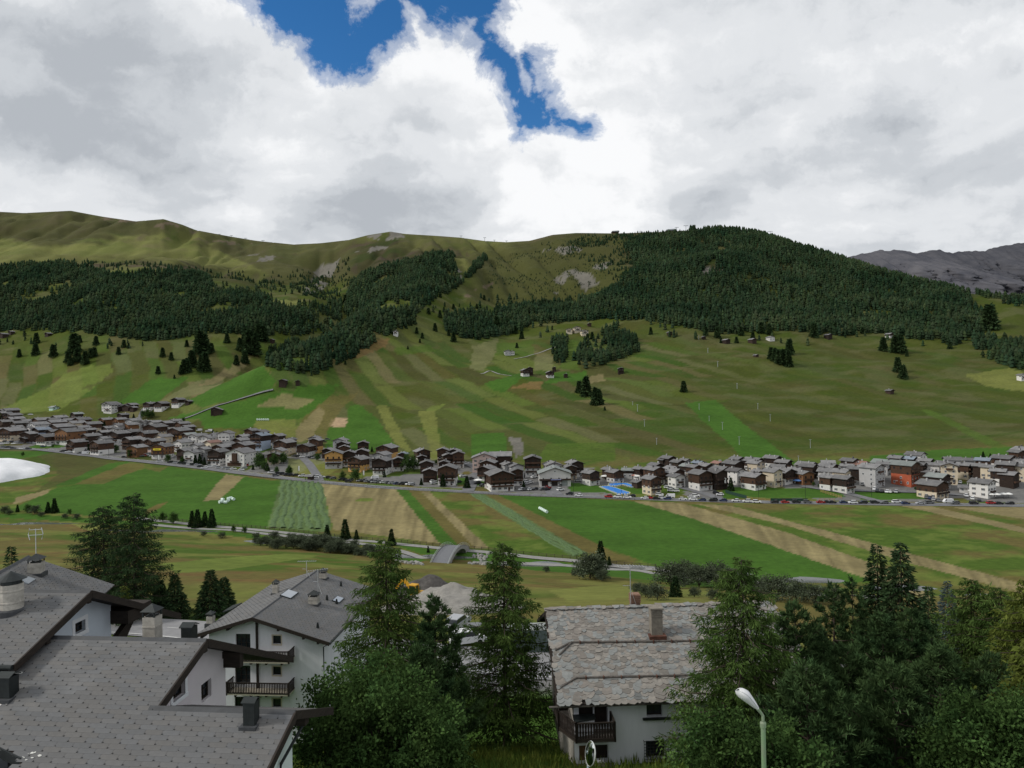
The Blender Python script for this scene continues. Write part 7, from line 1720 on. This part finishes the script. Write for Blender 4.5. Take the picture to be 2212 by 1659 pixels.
# ------------------------------------------------------------------ woods on the mountain
FOREST = {
 'left slope': ([(-400,582),(0,575),(130,570),(200,585),(270,602),(320,590),(400,583),(440,600),(470,625),(530,632),(600,655),(700,660),(742,650),(742,720),(690,725),(560,728),(470,718),(360,735),(250,733),(160,718),(0,715),(-400,720)], []),
 'central spur': ([(745,650),(760,610),(800,585),(860,572),(950,545),(980,548),(985,580),(1000,602),(1040,555),(1062,548),(1012,605),(975,630),(900,680),(905,700),(850,720),(760,770),(720,790),(680,808),(575,800),(580,760),(640,745),(700,740),(745,720)], [[(985,556),(1000,600),(1030,560),(1010,552)]]),
 'right mountainside': ([(1345,530),(1400,512),(1480,502),(1590,494),(1700,522),(1800,550),(1900,585),(2010,612),(2090,632),(2112,670),(2150,685),(2140,715),(2060,748),(1900,722),(1760,728),(1680,716),(1560,716),(1450,706),(1380,690),(1330,692),(1230,692),(1150,702),(1100,726),(1000,732),(960,712),(960,685),(1000,675),(1100,668),(1170,655),(1290,645),(1335,610),(1375,585),(1360,555)],
    [[(1505,598),(1530,572),(1545,560),(1550,575),(1520,606)], [(1548,552),(1560,532),(1572,540),(1560,560)], [(1178,645),(1235,580),(1325,560),(1300,615),(1250,645)]]),
 'round grove': ([(1238,772),(1262,745),(1330,703),(1372,733),(1382,760),(1340,776),(1270,801),(1240,792)], []), 'narrow strip': ([(1190,742),(1226,730),(1230,745),(1217,792),(1195,797)], []),
 'right ridge': ([(2080,622),(2212,645),(2500,702),(2500,728),(2212,664),(2130,648)], []), 'right edge': ([(2100,737),(2180,735),(2232,760),(2400,800),(2400,840),(2232,802),(2160,786),(2110,766)], []),
}
def far_tree(seed, tiers=2, sides=6):
    r = np.random.RandomState(seed); V_ = []; F_ = []
    prof = [(0.06, .46), (.34, .46), (.64, .32)]
    for k in range(tiers+1):
        z, rad = prof[k]; o = len(V_); zt = min(1.0, z+.52)+r.uniform(-.03, .03) if k < tiers else 1.0
        ph = r.uniform(0, 6)
        for s in range(sides):
            a = ph+s*2*math.pi/sides; q = rad*r.uniform(.62, 1.25); V_.append((q*math.cos(a), q*math.sin(a), z+r.uniform(-.05, .05)))
        V_.append((r.uniform(-.03, .03), r.uniform(-.03, .03), zt))
        for s in range(sides): F_.append((o+s, o+(s+1) % sides, o+sides))
    return np.array(V_, np.float32), np.array(F_)
FT = [far_tree(k) for k in range(8)]
def forest(name, poly, holes, label, area, hmin, hmax, seed, wf=.52, m=None, thin=None):
    r = np.random.RandomState(seed); us = [p[0] for p in poly]; n = 0; V_ = []; F_ = []; C_ = []
    u0, u1 = max(min(us), -160), min(max(us), 2380)
    d0, d1 = 700, 2300; N = int(((u1-u0)/F)*(d1**2-d0**2)/2/area)
    u = r.uniform(u0, u1, N); D = np.sqrt(r.uniform(d0**2, d1**2, N)); x = (u-1106)/F*D
    z = ground_np(x, D); pu, pv = project(x, D, z)
    pv2 = pv+(fbm(x/40, D/40, seed, 3)-.5)*16; pu2 = pu+(fbm(x/40+9, D/40, seed, 3)-.5)*16
    k = inside(poly, pu2[None], pv2[None])[0]
    for h in holes: k &= ~inside(h, pu2[None], pv2[None])[0]
    dens = fbm(x/60, D/60, seed+3, 3); k &= r.uniform(0, 1, N) < np.clip((dens-(.18 if seed == 42 else .29))*5, .05, 1)
    if thin: k &= (dens+r.uniform(-.2, .2, N)) > thin
    k &= (D < np.interp(u, Us, gD)+15)
    x, D, z = x[k], D[k], z[k]; o = 0
    for a, b, c in zip(x, D, z):
        v, f = FT[r.randint(8)]; h = r.uniform(hmin, hmax)*(1 if r.rand() > .15 else .7); w = h*wf*r.uniform(.8, 1.25); t = r.uniform(0, 6.28); ct, st = math.cos(t), math.sin(t)
        q = np.empty_like(v); q[:, 0] = (v[:, 0]*ct-v[:, 1]*st)*w+a; q[:, 1] = (v[:, 0]*st+v[:, 1]*ct)*w+b; q[:, 2] = v[:, 2]*h+c-.4
        V_.append(q); F_.append(f+o); o += len(v); tn = r.uniform(.72, 1.3)*(1.5 if r.rand() < .06 else 1); C_.append(np.tile(np.array([[tn*r.uniform(.9, 1.25), tn, tn*r.uniform(.85, 1.1)]], np.float32), (len(v), 1)))
    if not V_: return 0
    ob = inst(name, mesh_np(name, np.concatenate(V_), np.concatenate(F_), m or L_FOREST, True, np.concatenate(C_))); tag(ob, label, 'forest', kind='stuff')
    return len(V_)
cnt = 0
for i, (k, (poly, holes)) in enumerate(FOREST.items()):
    cnt += forest('forest', poly, holes, 'dense dark conifer wood of the %s' % k, 21 if i < 3 else 20, 8, 15, 40+i)
sh = 0
for i, (poly, lab, area, h0, h1, th) in enumerate([([(1170,530),(1260,512),(1400,505),(1420,560),(1370,610),(1330,650),(1280,620),(1300,570),(1220,550)], 'thinning young conifers on the left flank of the right wood', 42, 3.5, 9, .44), ([(150,560),(700,600),(760,640),(560,640),(430,600),(200,580)], 'scattered small conifers above the left wood', 170, 5, 11, .45), ([(1060,560),(1240,525),(1330,560),(1290,640),(1170,655),(1090,660),(1050,620)], 'dwarf pine scrub left of the grey cliff', 60, 2.5, 5, .47),
      ([(890,665),(1000,640),(1300,650),(1310,690),(1150,735),(980,760),(880,720)], 'loose conifers below the central woods', 420, 7, 14, .45), ([(620,590),(760,560),(760,640),(700,650),(640,640)], 'scattered conifers beside the ravine', 140, 5, 10, .45), ([(1400,695),(2050,740),(1980,750),(1700,745),(1400,725)], 'loose conifers along the lower edge of the right wood', 420, 8, 14, .4),
      ([(1480,500),(1700,510),(1700,530),(1480,520)], 'small conifers on the right summit', 160, 5, 9, .4), ([(-100,720),(330,735),(330,760),(-100,745)], 'loose conifers under the left wood', 500, 7, 12, .45)]):
    sh += forest('sparse_wood', poly, [], lab, area, h0, h1, 70+i, .55, None, th)
print('forest trees', cnt, sh)
FAR_S = [conifer('spruce', 16, 4.6, 420, 960+k, 2.0, .55, limb_every=6) for k in range(4)]
for ms in FAR_S: ms[1].materials[0] = L_LONE
ZA = lambda x, y: (.3349*x, 434.2+.3349*y); ZB = lambda x, y: (638.6+.3464*x, 459.8+.3464*y); ZC = lambda x, y: (1341+.3938*x, 459.8+.3938*y)
lone = [(ZA(x, y), h*.335) for x, y, h in [(235,920,70),(230,995,75),(345,1005,80),(125,1005,50),(480,985,130),(500,1042,95),(550,1052,85),(440,1040,70),(455,1060,60),(620,930,60),(515,915,50),(610,1003,60),(585,1010,60),(800,945,50),(765,990,50),(1050,1005,60),(1105,1025,50),(1020,1115,50),(1205,940,45),(1290,985,150),(1320,985,130),(1365,975,60),(1240,1072,110),(1210,1102,90),(1190,1110,90),(1170,1116,60),(1325,1096,120),(1300,1090,100),(1465,915,60),(1550,967,85),(1580,1047,85),(1525,1057,65),(1605,987,160),(1640,990,140),(1590,940,120),(1125,1145,25),(830,950,35),(1700,905,100),(1670,900,110)]]
lone += [(ZC(x, y), h*.394) for x, y, h in [(825,802,65),(848,815,75),(868,828,80),(895,832,85),(920,842,85),(925,777,85),(1440,757,75),(1505,765,90),(1535,768,100),(1520,872,80),(1548,908,75),(1570,787,30),(345,982,60),(165,667,40),(465,672,50),(550,714,30),(635,714,35),(725,697,45),(1060,682,80),(1325,662,35),(1805,747,40),(2025,640,140),(530,685,60),(660,672,50),(1175,650,50),(770,660,60),(815,668,60)]]
lone += [(ZB(x, y), h*.346) for x, y, h in [(1770,1122,75),(1812,1142,125),(1870,1197,110),(1890,1197,100),(1928,1232,25),(310,945,25),(830,632,40),(985,602,35),(1130,597,30),(1175,542,30),(900,652,45),(755,752,40),(790,782,35),(985,802,60),(1370,752,50),(1410,787,50),(1380,842,32),(1820,792,40),(1850,787,45),(925,617,30),(870,737,50),(955,767,40),(1255,735,90),(1320,720,60),(310,560,50),(775,810,25),(700,850,20)]]
by_ground([(u, v, h) for (u, v), h in lone], FAR_S, 16, 'conifer_tree', 'single dark conifer on the mountainside, %s from the left', 'tree', 'single conifers on the mountainside', 1.15)
# ------------------------------------------------------------------ ski lifts
steel = mat('lift_steel', (0.34, 0.36, 0.38), rough=.5, var=.1, metal=.3)
def pylon(u, v, hp, lab, grp, arm=.4):
    p = on_ground(u, v, 0, 400); h = hp/F*p.y; e = empty('lift_pylon', p, 0, lab, 'pylon', grp); w = max(.22, p.y*.00035)
    mb = MB(); mb.tube([(0, 0, -1), (0, 0, h)], [w, w*.7], 6); mb.build('mast', steel, e)
    mb = MB(); mb.bar((-h*arm/2, 0, h), (h*arm/2, 0, h), w*1.1); mb.build('crossarm', steel, e)
for i, (q, h) in enumerate(sorted([(ZC(x, y), h*.394) for x, y, h in [(478,768,26),(532,845,30),(638,965,30),(92,1090,38),(130,1172,38),(197,1272,36),(485,1143,28),(558,1190,42),(650,1272,44),(752,1077,32),(820,1143,38),(1040,1290,46),(430,1080,32),(65,1055,20),(428,695,20)]]+[((1725, 999), 14)])): pylon(q[0], q[1], h, 'thin grey ski lift pylon on the right slope, %s from the left' % ordn(i), 'ski lift pylons on the slope', .3)
def ridge_pylon(u, hp, lab, D=None):
    i = int(np.clip((u-Us[0])/(Us[1]-Us[0]), 0, NCOL-1)); D = D or gD[i]; x = (u-1106)/F*D; z = ground(x, D); e = empty('lift_pylon', (x, D, z), 0, lab, 'pylon', 'ski lift pylons on the skyline'); h = hp/F*D; w = D*.00042
    mb = MB(); mb.tube([(0, 0, -2), (0, 0, h)], [w, w*.7], 6); mb.build('mast', steel, e); mb = MB(); mb.bar((-h*.35, 0, h), (h*.35, 0, h), w*1.3); mb.build('crossarm', steel, e)
for i, (u, h) in enumerate([(424,8),(446,8),(480,9),(506,9),(537,9),(574,10),(604,10),(885,7),(919,8),(956,7),(1002,9),(1053,9),(1074,7),(1100,8),(1468,12),(1488,14),(1670,16)]): ridge_pylon(u, h, 'tiny lift pylon along the skyline, %s from the left' % ordn(i))
def station(u, lab, w, h, D=None):
    i = int(np.clip((u-Us[0])/(Us[1]-Us[0]), 0, NCOL-1)); D = gD[i]; x = (u-1106)/F*D; e = empty('lift_station', (x, D, ground(x, D)), 0, lab, 'lift station', 'lift stations on the skyline'); k = D/F
    mb = MB(); mb.box(-w*k/2, w*k/2, -8, 8, -6, h*k*.6); mb.build('wall', V['tim'], e); mb = MB(); mb.prism([(-w*k*.6, -10, h*k*.6), (w*k*.6, -10, h*k*.6), (w*k*.5, -10, h*k), (-w*k*.5, -10, h*k*.85)], (0, 20, 0)); mb.build('roof', steel, e)
station(160, 'tiny lift station on the far left skyline', 12, 6); station(1455, 'small lift station on the right skyline left of the wooded summit', 20, 8); station(1335, 'pale lift building on the central skyline', 14, 5)
pylon(2128, 640, 14, 'grey lift pylon on the bare slope beside the right wood', 'ski lift pylons on the slope', .5)
